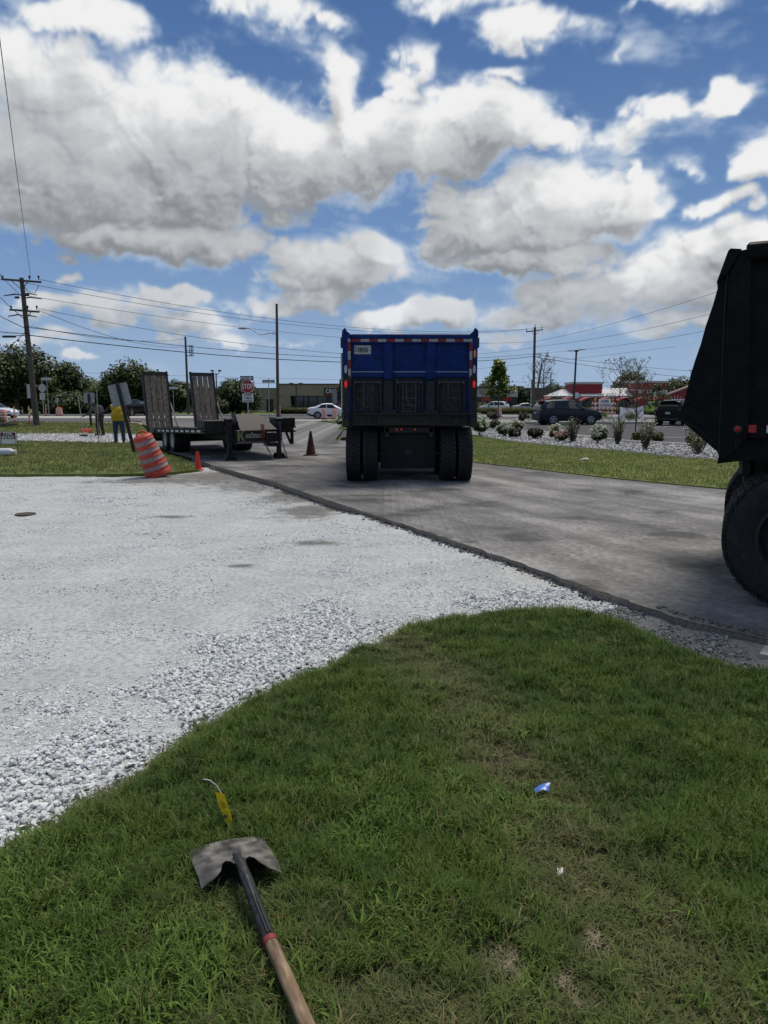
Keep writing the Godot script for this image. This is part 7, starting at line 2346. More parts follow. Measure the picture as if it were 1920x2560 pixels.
func build_plants() -> void:
	var g0 := Color(0.044, 0.070, 0.020)
	var g1 := Color(0.090, 0.120, 0.036)
	make_tree("maple_tree", "big round broadleaf tree behind the leaning utility pole", Vector3(-48.5, 0.1, -95), 9.6, 10.8, 1, g0, Color(0.085, 0.098, 0.030), 0.10, 230, 0.32, 52)
	make_tree("maple_tree", "broadleaf tree just right of the big round tree", Vector3(-44.5, 0.1, -101), 7.4, 6.5, 2, g0, g1, 0.08, 200, 0.3, 36)
	make_tree("broadleaf_tree", "low dark tree in the row, beside the broadleaf pair", Vector3(-45.6, 0.1, -112), 5.4, 6.5, 3, g0, g1, 0.05, 200, 0.3, 30)
	make_tree("broadleaf_tree", "low dark tree in the row, before the spruces", Vector3(-41.5, 0.1, -113), 5.2, 6.0, 4, g0, Color(0.06, 0.085, 0.026), 0.05, 200, 0.3, 30)
	make_tree("broadleaf_tree", "low dark tree behind the grey shirted worker", Vector3(-47.0, 0.1, -118), 5.2, 6.0, 44, g0, Color(0.06, 0.085, 0.026), 0.05, 200, 0.3, 30)
	make_tree("broadleaf_tree", "tall dark tree between the broadleaf pair and the row", Vector3(-39.8, 0.1, -108), 6.0, 6.5, 45, g0, Color(0.075, 0.10, 0.032), 0.05, 200, 0.3, 32)
	make_tree("broadleaf_tree", "dark tree behind the leaning sign", Vector3(-36.6, 0.1, -112), 5.6, 6.5, 46, g0, Color(0.075, 0.10, 0.032), 0.05, 200, 0.3, 32)
	make_tree("hedge", "low dark hedge across the street behind the barrels", Vector3(-41.5, 0.1, -93), 2.6, 7.5, 47, g0, Color(0.06, 0.085, 0.028), 0.0, 200, 0.25, 30)
	for q in [[-52.0, -104.0, 6.5, 8.5, "dark tree filling the row left of the big round tree"], [-46.8, -100.0, 5.6, 7.0, "dark tree closing the gap beside the big round tree"], [-35.0, -104.0, 4.8, 6.0, "dark tree closing the gap left of the tree behind the ramps"], [-38.0, -97.0, 4.0, 5.5, "low dark tree behind the black pickup"]]:
		make_tree("broadleaf_tree", q[4], Vector3(q[0], 0.1, q[1]), q[2], q[3], 60 + int(q[2] * 7.0), g0, g1, 0.02, 220, 0.3, 40)
	make_spruce("dark spruce, the taller of the two behind the workers", Vector3(-42.6, 0.1, -103), 5.3, 4.6, 5)
	make_spruce("dark spruce, the shorter of the two behind the workers", Vector3(-39.6, 0.1, -102), 4.8, 4.2, 6)
	make_tree("maple_tree", "wide broadleaf tree behind the trailer ramps", Vector3(-33.2, 0.1, -97), 7.0, 9.0, 7, Color(0.030, 0.052, 0.014), Color(0.085, 0.12, 0.032), 0.10, 230, 0.3, 46)
	make_tree("broadleaf_tree", "dark low tree between the trailer ramps", Vector3(-29.5, 0.1, -104), 4.9, 5.5, 8, g0, g1, 0.04, 200, 0.28, 30)
	make_tree("broadleaf_tree", "small tree showing right of the ramps", Vector3(-25.6, 0.1, -125), 5.6, 4.6, 48, g0, g1, 0.04, 180, 0.28, 24)
	make_tree("broadleaf_tree", "bushy tree before the beige shop behind the stop sign", Vector3(-18.4, 0.1, -91), 4.5, 6.4, 9, Color(0.028, 0.05, 0.018), Color(0.070, 0.098, 0.036), 0.06, 230, 0.24, 44)
	make_tree("juniper_bush", "low dark evergreen bush at the foot of the bushy tree", Vector3(-20.6, 0.1, -88), 2.3, 4.2, 10, Color(0.040, 0.055, 0.028), Color(0.065, 0.085, 0.042), 0.0, 200, 0.2, 22)
	make_tree("broadleaf_tree", "leafy young tree beside the blue truck before the beige shop", Vector3(-4.15, 0.1, -80), 4.4, 2.4, 11, Color(0.05, 0.075, 0.02), Color(0.12, 0.14, 0.04), 0.25, 110, 0.2, 22)
	make_tree("broadleaf_tree", "dark tree beside the coffee shop and flag pole", Vector3(24.6, 0.1, -132), 4.4, 5.2, 12, g0, Color(0.05, 0.07, 0.024), 0.1, 200, 0.3, 28)
	make_tree("broadleaf_tree", "dark tree left of the metal car wash roof", Vector3(32.8, 0.1, -140), 5.3, 6.4, 13, g0, Color(0.055, 0.08, 0.026), 0.1, 200, 0.3, 30)
	make_tree("broadleaf_tree", "round dark tree behind the car wash between its towers", Vector3(45.0, 0.1, -132), 7.6, 6.6, 14, g0, Color(0.06, 0.085, 0.026), 0.1, 230, 0.3, 40)
	make_tree("broadleaf_tree", "dark tree behind the red gable", Vector3(52.5, 0.1, -128), 6.4, 7.0, 15, g0, Color(0.06, 0.085, 0.026), 0.1, 230, 0.3, 36)
	make_tree("broadleaf_tree", "small dark tree showing over the coffee shop", Vector3(20.0, 0.1, -140), 5.4, 5.0, 16, g0, Color(0.05, 0.07, 0.024), 0.1, 150, 0.3, 20)
	# far tree line closing the horizon: one mass
	var r := RandomNumberGenerator.new()
	r.seed = 77
	var fb := MB.new()
	var cl := []
	for k in 330:
		var x := -170.0 + k * 1.05
		var hgt := 3.0 + 1.2 * noise_a.get_noise_1d(x * 0.12) + 0.8 * noise_b.get_noise_1d(x * 0.5)
		for e in 2: cl.append([Vector3(x + r.randf_range(-0.8, 0.8), hgt * (0.3 + 0.45 * e), -175.0 + r.randf_range(-5, 5)), 1.5])
	leaves(fb, cl, 60, 0.6, g0, Color(0.060, 0.080, 0.030), r, 0.5)
	var fl := ground(fb, "far_trees", M.leaf, "stuff")
	tag(fl, "far dark tree line along the horizon", "trees")
	# young trees
	make_sapling("leafy young maple with a thin stem in the stone bed", Vector3(6.75, 0.13, -42.5), 3.75, 1.75, 0.34, 36, 2900, 0.14, 21, Color(0.120, 0.180, 0.036), Color(0.260, 0.310, 0.065), 0.04)
	make_sapling("sparse young tree beside the straight utility pole", Vector3(14.6, 0.13, -66.0), 5.6, 4.4, 0.22, 40, 520, 0.12, 22, Color(0.05, 0.07, 0.03), Color(0.10, 0.12, 0.05), 0.06)
	make_sapling("nearly bare young tree with a leafy middle in the stone bed", Vector3(9.85, 0.13, -28.0), 2.95, 2.2, 0.25, 52, 620, 0.05, 23, Color(0.05, 0.06, 0.02), Color(0.14, 0.13, 0.04), 0.034)
	make_sapling("thin dark sapling behind the nearly bare young tree", Vector3(17.2, 0.13, -52.5), 4.5, 3.6, 0.4, 30, 330, 0.10, 24, Color(0.03, 0.045, 0.02), Color(0.07, 0.09, 0.035), 0.045)
	make_sapling("thin sapling showing beside the black truck tail", Vector3(25.3, 0.13, -57.5), 4.2, 3.2, 0.4, 26, 420, 0.11, 25, Color(0.04, 0.055, 0.02), Color(0.08, 0.10, 0.035), 0.05)
	make_sapling("low bare sapling left of the street barrel", Vector3(10.2, 0.13, -70.0), 2.5, 2.0, 0.25, 26, 120, 0.09, 26, Color(0.05, 0.06, 0.03), Color(0.09, 0.10, 0.05), 0.04)
	make_sapling("small leafy tree behind the white banner", Vector3(26.5, 0.13, -70.0), 3.0, 2.6, 0.1, 30, 1500, 0.13, 27, Color(0.04, 0.055, 0.02), Color(0.10, 0.10, 0.035), 0.05)
	# shrubs of the stone bed
	var H := "hydrangeas in the stone bed"
	var S := "upright shrubs in the stone bed"
	var D := "dark low shrubs in the stone bed"
	make_shrub("hydrangea", "large white hydrangea next to the blue truck, behind a nearer one", Vector3(5.0, 0.13, -37.5), 0.95, 0.9, "white", 31, H)
	make_shrub("hydrangea", "large white hydrangea next to the blue truck, at the lawn edge", Vector3(4.25, 0.13, -31.8), 0.85, 0.85, "white", 32, H)
	make_shrub("hydrangea", "white hydrangea, left one of the pair below the young maple", Vector3(5.25, 0.13, -31.0), 0.72, 0.64, "white", 33, H)
	make_shrub("hydrangea", "white hydrangea, right one of the pair below the young maple", Vector3(6.15, 0.13, -33.2), 0.78, 0.70, "white", 34, H)
	make_shrub("hydrangea", "white hydrangea beside the pink flowers", Vector3(6.75, 0.13, -28.0), 0.64, 0.62, "white", 35, H)
	make_shrub("hydrangea", "pink flowering low shrub at the foot of a hydrangea", Vector3(6.72, 0.13, -26.9), 0.62, 0.42, "pink", 36, "pink shrub")
	make_shrub("hydrangea", "round white hydrangea standing alone before the car park kerb", Vector3(7.75, 0.13, -25.8), 0.68, 0.70, "white", 37, H)
	make_shrub("dark_shrub", "dark low shrub at the foot of the young maple", Vector3(6.0, 0.13, -39.5), 0.8, 0.6, "dark", 38, D)
	make_shrub("dark_shrub", "dark low shrub before the hydrangea pair", Vector3(5.55, 0.13, -30.0), 0.65, 0.5, "dark", 39, D)
	make_shrub("dark_shrub", "dark spreading shrub alone in the stones before the dark car", Vector3(6.15, 0.13, -29.0), 0.75, 0.5, "dark", 40, D)
	make_shrub("upright_shrub", "upright grey green shrub right of the pink flowers", Vector3(7.0, 0.13, -26.4), 0.6, 0.95, "spiky", 41, S)
	make_shrub("upright_shrub", "upright grey green shrub left of the nearly bare tree", Vector3(8.15, 0.13, -24.9), 0.55, 1.0, "spiky", 42, S)
	make_shrub("upright_shrub", "bushy grey green shrub right of the nearly bare tree, lowest in the bed", Vector3(8.25, 0.13, -22.5), 0.7, 1.0, "spiky", 43, S)
	make_shrub("upright_shrub", "wide grey green shrub beside the tail of the black truck", Vector3(9.0, 0.13, -20.4), 0.95, 0.95, "spiky", 44, S)
	make_shrub("gold_shrub", "small yellow green shrub at the kerb behind the nearly bare tree", Vector3(9.6, 0.13, -27.0), 0.55, 0.42, "gold", 45, "small golden shrubs")
	make_shrub("gold_shrub", "small yellow green shrub at the kerb right of the nearly bare tree", Vector3(10.0, 0.13, -26.2), 0.6, 0.45, "gold", 46, "small golden shrubs")
	make_shrub("gold_shrub", "small yellow green shrub at the kerb by the black truck", Vector3(10.9, 0.13, -25.0), 0.6, 0.4, "gold", 47, "small golden shrubs")
	make_shrub("hydrangea", "white hydrangea alone on the grass left of the blue truck", Vector3(-2.45, 0.13, -42.5), 0.9, 0.75, "white", 48, H)
	var B := "small shrubs along the street"
	var bl := ["dark flowering shrub in the street bed below the barrel", "dark shrub in the street bed nearest the young maple", "small green shrub in the street bed left of the dark car", "green shrub in the street bed right of the dark car", "bushy shrub in the street bed below the white banner"]
	var bp := [[10.6, -54.5, "dark"], [8.2, -54.0, "dark"], [12.2, -55.5, "gold"], [16.8, -55.0, "gold"], [19.2, -56.0, "gold"]]
	for k in 5: make_shrub("street_shrub", bl[k], Vector3(bp[k][0], 0.14, bp[k][1]), 1.2, 0.85, bp[k][2], 50 + k, B)
	# rough grass
	far_tufts("tall_grass", rect(8.0, 48.0, -89.0, -93.5), 26000, 0.12, 0.75, 0.03, Color(0.10, 0.105, 0.045), Color(0.19, 0.18, 0.085), "tall pale grass along the far side of the street")
	far_tufts("weeds", rect(-14.0, 2.0, -94.0, -99.0), 9000, 0.12, 0.7, 0.035, Color(0.075, 0.085, 0.038), Color(0.15, 0.15, 0.07), "rough weeds before the beige shop")
	# weedy mound with old boards by the left barrel
	var md := thing("planter_bed", "weedy raised bed edged with an old timber beside the for rent sign", "planter", Vector3(-26.6, 0.05, -47.0))
	part(bx(Vector3(0, 0.16, 1.2), Vector3(5.0, 0.22, 0.25), 0.03), "timber", M.wood_pole, md)
	part(bx(Vector3(-0.3, 0.12, 0.0), Vector3(4.6, 0.3, 2.2), 0.1), "soil", M.soil, md)
	var wl := MB.new()
	var wc := []
	for k in 12: wc.append([Vector3(r.randf_range(-2.4, 2.2), r.randf_range(0.35, 0.75), r.randf_range(-0.8, 0.8)), 0.4])
	leaves(wl, wc, 90, 0.13, g0, Color(0.085, 0.09, 0.04), r, 0.2)
	part(wl, "weeds", M.leaf, md)

# ---------------------------------------------------------------- people: one smooth surface round a posed skeleton
# bones: [from, to, radius from, radius to, colour]
func flesh(b: MB, bones: Array, cell: float, blend: float) -> void:
	var lo := Vector3.INF
	var hi := -Vector3.INF
	for q in bones:
		for e in 2:
			lo = lo.min(q[e] - Vector3.ONE * (q[2 + e] + cell * 3.0))
			hi = hi.max(q[e] + Vector3.ONE * (q[2 + e] + cell * 3.0))
	var nx := int((hi.x - lo.x) / cell) + 2
	var ny := int((hi.y - lo.y) / cell) + 2
	var nz := int((hi.z - lo.z) / cell) + 2
	var f := PackedFloat32Array()
	f.resize(nx * ny * nz)
	f.fill(1.0)
	var own := PackedByteArray()
	own.resize(nx * ny * nz)
	var near := PackedFloat32Array()
	near.resize(nx * ny * nz)
	near.fill(9.0)
	for bi in bones.size():
		var q = bones[bi]
		var A: Vector3 = q[0]
		var B: Vector3 = q[1]
		var ab := B - A
		var l2 := maxf(ab.length_squared(), 1e-8)
		var m: float = maxf(q[2], q[3]) + cell * 2.5 + blend
		var c0 := ((A.min(B) - Vector3.ONE * m - lo) / cell).floor()
		var c1 := ((A.max(B) + Vector3.ONE * m - lo) / cell).ceil()
		for k in range(maxi(0, int(c0.z)), mini(nz, int(c1.z) + 1)):
			for j in range(maxi(0, int(c0.y)), mini(ny, int(c1.y) + 1)):
				for i in range(maxi(0, int(c0.x)), mini(nx, int(c1.x) + 1)):
					var p := lo + Vector3(i, j, k) * cell
					var u := clampf((p - A).dot(ab) / l2, 0.0, 1.0)
					var d: float = p.distance_to(A + ab * u) - lerpf(q[2], q[3], u)
					var at := (k * ny + j) * nx + i
					if d < near[at]:
						near[at] = d
						own[at] = bi
					var o := f[at]
					var h := clampf(0.5 + 0.5 * (o - d) / blend, 0.0, 1.0)
					f[at] = lerpf(o, d, h) - blend * h * (1.0 - h)
	var vid := {}
	var vs := []
	var vn := []
	var vc := []
	for k in nz - 1:
		for j in ny - 1:
			for i in nx - 1:
				var at := (k * ny + j) * nx + i
				var mask := 0
				var s := PackedFloat32Array()
				for e in 8:
					var v := f[at + (e & 1) + ((e >> 1) & 1) * nx + ((e >> 2) & 1) * nx * ny]
					s.append(v)
					if v < 0.0: mask |= 1 << e
				if mask == 0 or mask == 255: continue
				var sum := Vector3.ZERO
				var n := 0
				for e in 8:
					for ax in 3:
						var g := e | (1 << ax)
						if g == e: continue
						if (s[e] < 0.0) != (s[g] < 0.0):
							var u := s[e] / (s[e] - s[g])
							var pe := Vector3(e & 1, (e >> 1) & 1, (e >> 2) & 1)
							var pg := Vector3(g & 1, (g >> 1) & 1, (g >> 2) & 1)
							sum += pe.lerp(pg, u)
							n += 1
				vid[at] = vs.size()
				vs.append(lo + (Vector3(i, j, k) + sum / n) * cell)
				vn.append(Vector3(s[1] + s[3] + s[5] + s[7] - s[0] - s[2] - s[4] - s[6], s[2] + s[3] + s[6] + s[7] - s[0] - s[1] - s[4] - s[5], s[4] + s[5] + s[6] + s[7] - s[0] - s[1] - s[2] - s[3]).normalized())
				vc.append(bones[own[at]][4])
	var st := [1, nx, nx * ny]
	for at in vid:
		var i: int = at % nx
		var j: int = (at / nx) % ny
		var k: int = at / (nx * ny)
		for ax in 3:
			var g: int = at + st[ax]
			if (f[at] < 0.0) == (f[g] < 0.0): continue
			var u: int = st[(ax + 1) % 3]
			var w: int = st[(ax + 2) % 3]
			if not (vid.has(at - u) and vid.has(at - w) and vid.has(at - u - w)): continue
			var q := [vid[at], vid[at - u], vid[at - u - w], vid[at - w]]
			b.col = vc[q[0]]
			b.add(vs[q[0]], vs[q[1]], vs[q[2]], vn[q[0]], vn[q[1]], vn[q[2]])
			b.add(vs[q[0]], vs[q[2]], vs[q[3]], vn[q[0]], vn[q[2]], vn[q[3]])

func hand(b: MB, wrist: Vector3, grip: Vector3, axis: Vector3, skin: Color) -> void:
	# palm towards the pole at grip; fingers curl round axis, thumb closes from the other side
	var bones := []
	var toward := (grip - wrist).normalized()
	var side := axis.cross(toward).normalized()
	var palm := grip - toward * 0.045 + side * 0.012
	bones.append([wrist, palm, 0.026, 0.034, skin])
	for k in 4:
		var o: Vector3 = axis * (0.033 - k * 0.022)
		var L: float = [0.95, 1.0, 0.97, 0.8][k]
		var p0: Vector3 = palm + o + toward * 0.02
		var p1: Vector3 = grip + o + side * 0.034
		var p2: Vector3 = grip + o + toward * 0.033 * L + side * 0.012
		var p3: Vector3 = grip + o + toward * 0.026 - side * 0.022 * L
		bones.append([p0, p1, 0.0105, 0.0095, skin])
		bones.append([p1, p2, 0.0095, 0.009, skin])
		bones.append([p2, p3, 0.009, 0.008, skin])
	bones.append([palm - side * 0.01 + axis * 0.02, grip - side * 0.032 + axis * 0.03, 0.014, 0.0115, skin])
	bones.append([grip - side * 0.032 + axis * 0.03, grip + toward * 0.02 - side * 0.026 + axis * 0.04, 0.0115, 0.009, skin])
	flesh(b, bones, 0.0055, 0.006)

func head(b: MB, c: Vector3, face: Vector3, up: Vector3, skin: Color, hair: Color, cap: bool) -> void:
	var side := face.cross(up).normalized()
	var q := []
	q.append([c + up * 0.04, c + up * 0.05 - face * 0.02, 0.088, 0.088, hair])
	q.append([c + face * 0.025 + up * 0.0, c + face * 0.03 - up * 0.06, 0.074, 0.056, skin])
	q.append([c + face * 0.05 - up * 0.085, c + face * 0.055 - up * 0.085, 0.034, 0.034, skin])
	q.append([c + face * 0.09 + up * 0.005, c + face * 0.112 - up * 0.028, 0.010, 0.015, skin])
	for s in [-1.0, 1.0]:
		q.append([c + side * s * 0.08 + up * 0.012, c + side * s * 0.084 - up * 0.028, 0.016, 0.012, skin])
		q.append([c + face * 0.088 + side * s * 0.032 + up * 0.014, c + face * 0.089 + side * s * 0.032 + up * 0.014, 0.011, 0.011, Color(0.03, 0.02, 0.015)])
		q.append([c + face * 0.084 + side * s * 0.018 + up * 0.034, c + face * 0.078 + side * s * 0.052 + up * 0.036, 0.009, 0.007, hair])
	q.append([c + face * 0.088 - side * 0.022 - up * 0.056, c + face * 0.088 + side * 0.022 - up * 0.056, 0.008, 0.008, Color(0.10, 0.04, 0.035)])
	if cap:
		q.append([c + face * 0.07 + up * 0.075, c + face * 0.17 + up * 0.055, 0.03, 0.012, hair])
		for s in [-1.0, 1.0]: q.append([c + face * 0.07 + up * 0.07 + side * s * 0.04, c + face * 0.15 + up * 0.052 + side * s * 0.04, 0.022, 0.011, hair])
	flesh(b, q, 0.011, 0.014)

func build_people() -> void:
	var skin := Color(0.035, 0.020, 0.013)
	var m := mk(1, 1, 1, 0.85)
	m.vertex_color_use_as_albedo = true
	# worker in the yellow shirt, standing on the lawn edge, holding a pole out to his left side of the picture
	var yel := Color(0.56, 0.36, 0.025)
	var jean := Color(0.035, 0.055, 0.105)
	var boot := Color(0.03, 0.024, 0.02)
	var t := thing("person", "person in a yellow sleeveless shirt and blue jeans holding a long pole", "person", Vector3(-10.28, 0.06, -27.7), 0.12)
	var b := MB.new()
	b.use_col = true
	flesh(b, [
		[Vector3(-0.10, 0.86, 0), Vector3(0.10, 0.86, 0), 0.135, 0.135, jean], [Vector3(-0.11, 0.95, 0.02), Vector3(0.11, 0.95, 0.02), 0.155, 0.155, yel], [Vector3(-0.06, 1.10, 0.03), Vector3(0.06, 1.24, 0.01), 0.19, 0.19, yel], [Vector3(-0.10, 1.08, 0.05), Vector3(0.10, 1.08, 0.05), 0.165, 0.165, yel],
		[Vector3(-0.12, 1.34, 0), Vector3(0.12, 1.34, 0), 0.14, 0.14, yel], [Vector3(-0.21, 1.40, 0), Vector3(0.21, 1.40, 0), 0.08, 0.08, yel], [Vector3(0, 1.44, 0), Vector3(0, 1.53, 0.02), 0.06, 0.055, skin],
		[Vector3(-0.105, 0.86, 0), Vector3(-0.13, 0.48, 0.03), 0.118, 0.09, jean], [Vector3(-0.13, 0.50, 0.03), Vector3(-0.13, 0.10, 0), 0.082, 0.068, jean],
		[Vector3(0.105, 0.86, 0), Vector3(0.15, 0.48, 0.03), 0.118, 0.09, jean], [Vector3(0.15, 0.50, 0.03), Vector3(0.16, 0.10, 0), 0.082, 0.068, jean],
		[Vector3(-0.13, 0.05, -0.05), Vector3(-0.15, 0.04, 0.17), 0.05, 0.042, boot], [Vector3(0.16, 0.05, -0.05), Vector3(0.18, 0.04, 0.17), 0.05, 0.042, boot],
		[Vector3(-0.25, 1.40, 0), Vector3(-0.44, 1.21, 0.06), 0.06, 0.046, skin], [Vector3(-0.44, 1.21, 0.06), Vector3(-0.66, 1.12, 0.12), 0.046, 0.032, skin],
		[Vector3(0.25, 1.40, 0), Vector3(0.35, 1.14, -0.02), 0.06, 0.046, skin], [Vector3(0.35, 1.14, -0.02), Vector3(0.42, 0.90, 0.04), 0.046, 0.032, skin]], 0.021, 0.03)
	head(b, Vector3(0, 1.615, 0.03), Vector3(0, -0.05, 1).normalized(), Vector3(0, 1, 0.05).normalized(), skin, Color(0.010, 0.008, 0.007), false)
	hand(b, Vector3(-0.66, 1.12, 0.12), Vector3(-0.755, 1.10, 0.145), Vector3.UP, skin)
	# the other hand hangs, slightly curled
	var hb := []
	hb.append([Vector3(0.42, 0.90, 0.04), Vector3(0.435, 0.83, 0.05), 0.028, 0.034, skin])
	for k in 4:
		var o := Vector3(0, 0, 0.032 - k * 0.021)
		var l: float = [0.9, 1.0, 0.95, 0.75][k]
		hb.append([Vector3(0.437, 0.805, 0.05) + o, Vector3(0.447, 0.765, 0.05) + o, 0.0105, 0.0095, skin])
		hb.append([Vector3(0.447, 0.765, 0.05) + o, Vector3(0.435, 0.765 - 0.042 * l, 0.052) + o, 0.0095, 0.008, skin])
	hb.append([Vector3(0.425, 0.86, 0.075), Vector3(0.415, 0.80, 0.10), 0.014, 0.010, skin])
	flesh(b, hb, 0.0055, 0.006)
	part(b, "body", m, t)
	part(bx(Vector3(0.10, 1.36, 0.135), Vector3(0.055, 0.035, 0.006), 0.002), "chest_badge", mk(0.10, 0.08, 0.03, 0.8), t)
	# worker in grey, bent over a rake
	var gsh := Color(0.085, 0.082, 0.080)
	var trs := Color(0.012, 0.011, 0.011)
	t = thing("person", "person in a grey shirt and black trousers bending over a rake", "person", Vector3(-13.55, 0.06, -34.1), -0.35)
	b = MB.new()
	b.use_col = true
	flesh(b, [
		[Vector3(-0.09, 0.92, -0.02), Vector3(0.09, 0.92, -0.02), 0.14, 0.14, trs], [Vector3(0, 1.06, 0.02), Vector3(-0.03, 1.22, 0.09), 0.17, 0.165, gsh], [Vector3(-0.12, 1.30, 0.15), Vector3(0.10, 1.32, 0.12), 0.12, 0.12, gsh],
		[Vector3(-0.20, 1.31, 0.17), Vector3(0.19, 1.34, 0.12), 0.075, 0.075, gsh], [Vector3(-0.03, 1.38, 0.19), Vector3(-0.04, 1.44, 0.25), 0.058, 0.054, skin],
		[Vector3(-0.10, 0.90, 0), Vector3(-0.12, 0.48, 0.04), 0.11, 0.08, trs], [Vector3(-0.12, 0.48, 0.04), Vector3(-0.13, 0.10, 0), 0.08, 0.066, trs],
		[Vector3(0.10, 0.90, 0), Vector3(0.14, 0.48, 0.04), 0.11, 0.08, trs], [Vector3(0.14, 0.48, 0.04), Vector3(0.15, 0.10, -0.03), 0.08, 0.066, trs],
		[Vector3(-0.13, 0.05, -0.05), Vector3(-0.15, 0.04, 0.17), 0.05, 0.042, boot], [Vector3(0.15, 0.05, -0.08), Vector3(0.18, 0.04, 0.14), 0.05, 0.042, boot],
		[Vector3(-0.24, 1.29, 0.17), Vector3(-0.36, 1.05, 0.24), 0.07, 0.055, gsh], [Vector3(-0.36, 1.05, 0.24), Vector3(-0.46, 0.95, 0.42), 0.045, 0.032, skin],
		[Vector3(0.24, 1.32, 0.11), Vector3(0.34, 1.08, 0.13), 0.07, 0.055, gsh], [Vector3(0.34, 1.08, 0.13), Vector3(0.36, 0.86, 0.22), 0.045, 0.032, skin]], 0.021, 0.03)
	head(b, Vector3(-0.05, 1.50, 0.31), Vector3(-0.25, -0.55, 0.8).normalized(), Vector3(-0.1, 0.83, 0.55).normalized(), skin, Color(0.11, 0.10, 0.09), true)
	hand(b, Vector3(-0.46, 0.95, 0.42), Vector3(-0.53, 0.91, 0.48), Vector3(-0.05, 0.98, 0.1).normalized(), skin)
	hb = []
	hb.append([Vector3(0.36, 0.86, 0.22), Vector3(0.37, 0.79, 0.25), 0.028, 0.034, skin])
	for k in 4:
		var o := Vector3(0, 0, 0.032 - k * 0.021)
		var l: float = [0.9, 1.0, 0.95, 0.75][k]
		hb.append([Vector3(0.372, 0.765, 0.255) + o, Vector3(0.38, 0.725, 0.26) + o, 0.0105, 0.0095, skin])
		hb.append([Vector3(0.38, 0.725, 0.26) + o, Vector3(0.365, 0.725 - 0.042 * l, 0.265) + o, 0.0095, 0.008, skin])
	hb.append([Vector3(0.36, 0.82, 0.285), Vector3(0.35, 0.76, 0.31), 0.014, 0.010, skin])
	flesh(b, hb, 0.0055, 0.006)
	part(b, "body", m, t)
	# the tools: a long tamper pole and a rake
	var pole := MB.new()
	pole.cyl(Vector3(0, 0.03, 0), Vector3(0.06, 2.05, 0.02), 0.019, 0.019, 8)
	var tp := thing("tamping_bar", "long pale pole with a flat foot held upright by the yellow shirted person", "tool", Vector3(-11.0, 0.04, -27.45))
	part(pole, "handle", mk(0.34, 0.32, 0.28, 0.7), tp)
	part(bx(Vector3(0, 0.015, 0), Vector3(0.14, 0.03, 0.10), 0.008), "foot_plate", M.black_steel, tp)
	var rk := thing("rake", "long handled asphalt rake held by the person in grey", "tool", Vector3(-14.10, 0.04, -33.5))
	part(cy(Vector3(0.03, 0.08, 0.1), Vector3(-0.23, 1.86, -0.2), 0.018, 0.018, 8), "handle", mk(0.33, 0.31, 0.27, 0.7), rk)
	part(bx(Vector3(0.03, 0.05, 0.12), Vector3(0.40, 0.09, 0.03), 0.006), "rake_head", M.black_steel, rk)

# ---------------------------------------------------------------- small things
func marker_flag(label: String, at: Vector3, h: float, lean: Vector3, turn: float) -> void:
	var t := thing("marker_flag", label, "flag", at, turn, "yellow utility marker flags")
	part(cy(Vector3(0, -0.03, 0), Vector3(0, h, 0) + lean, 0.0025, 0.0025, 5), "wire", mk(0.45, 0.42, 0.30, 0.6), t)
	var g := []
	for i in 5:
		var u := i / 4.0
		g.append([Vector3(u * 0.05, h - 0.005 - u * 0.03, 0.015 * sin(u * 4.0)) + lean, Vector3(u * 0.03, h - 0.12 - u * 0.02, 0.02 * sin(u * 5.0)) + lean * 0.75])
	var b := MB.new()
	b.sheet(g)
	for r in g: for i in 2: r[i] += Vector3(0, 0, -0.002)
	b.sheet(g)
	part(b, "pennant", mk(0.60, 0.42, 0.02, 0.6), t)

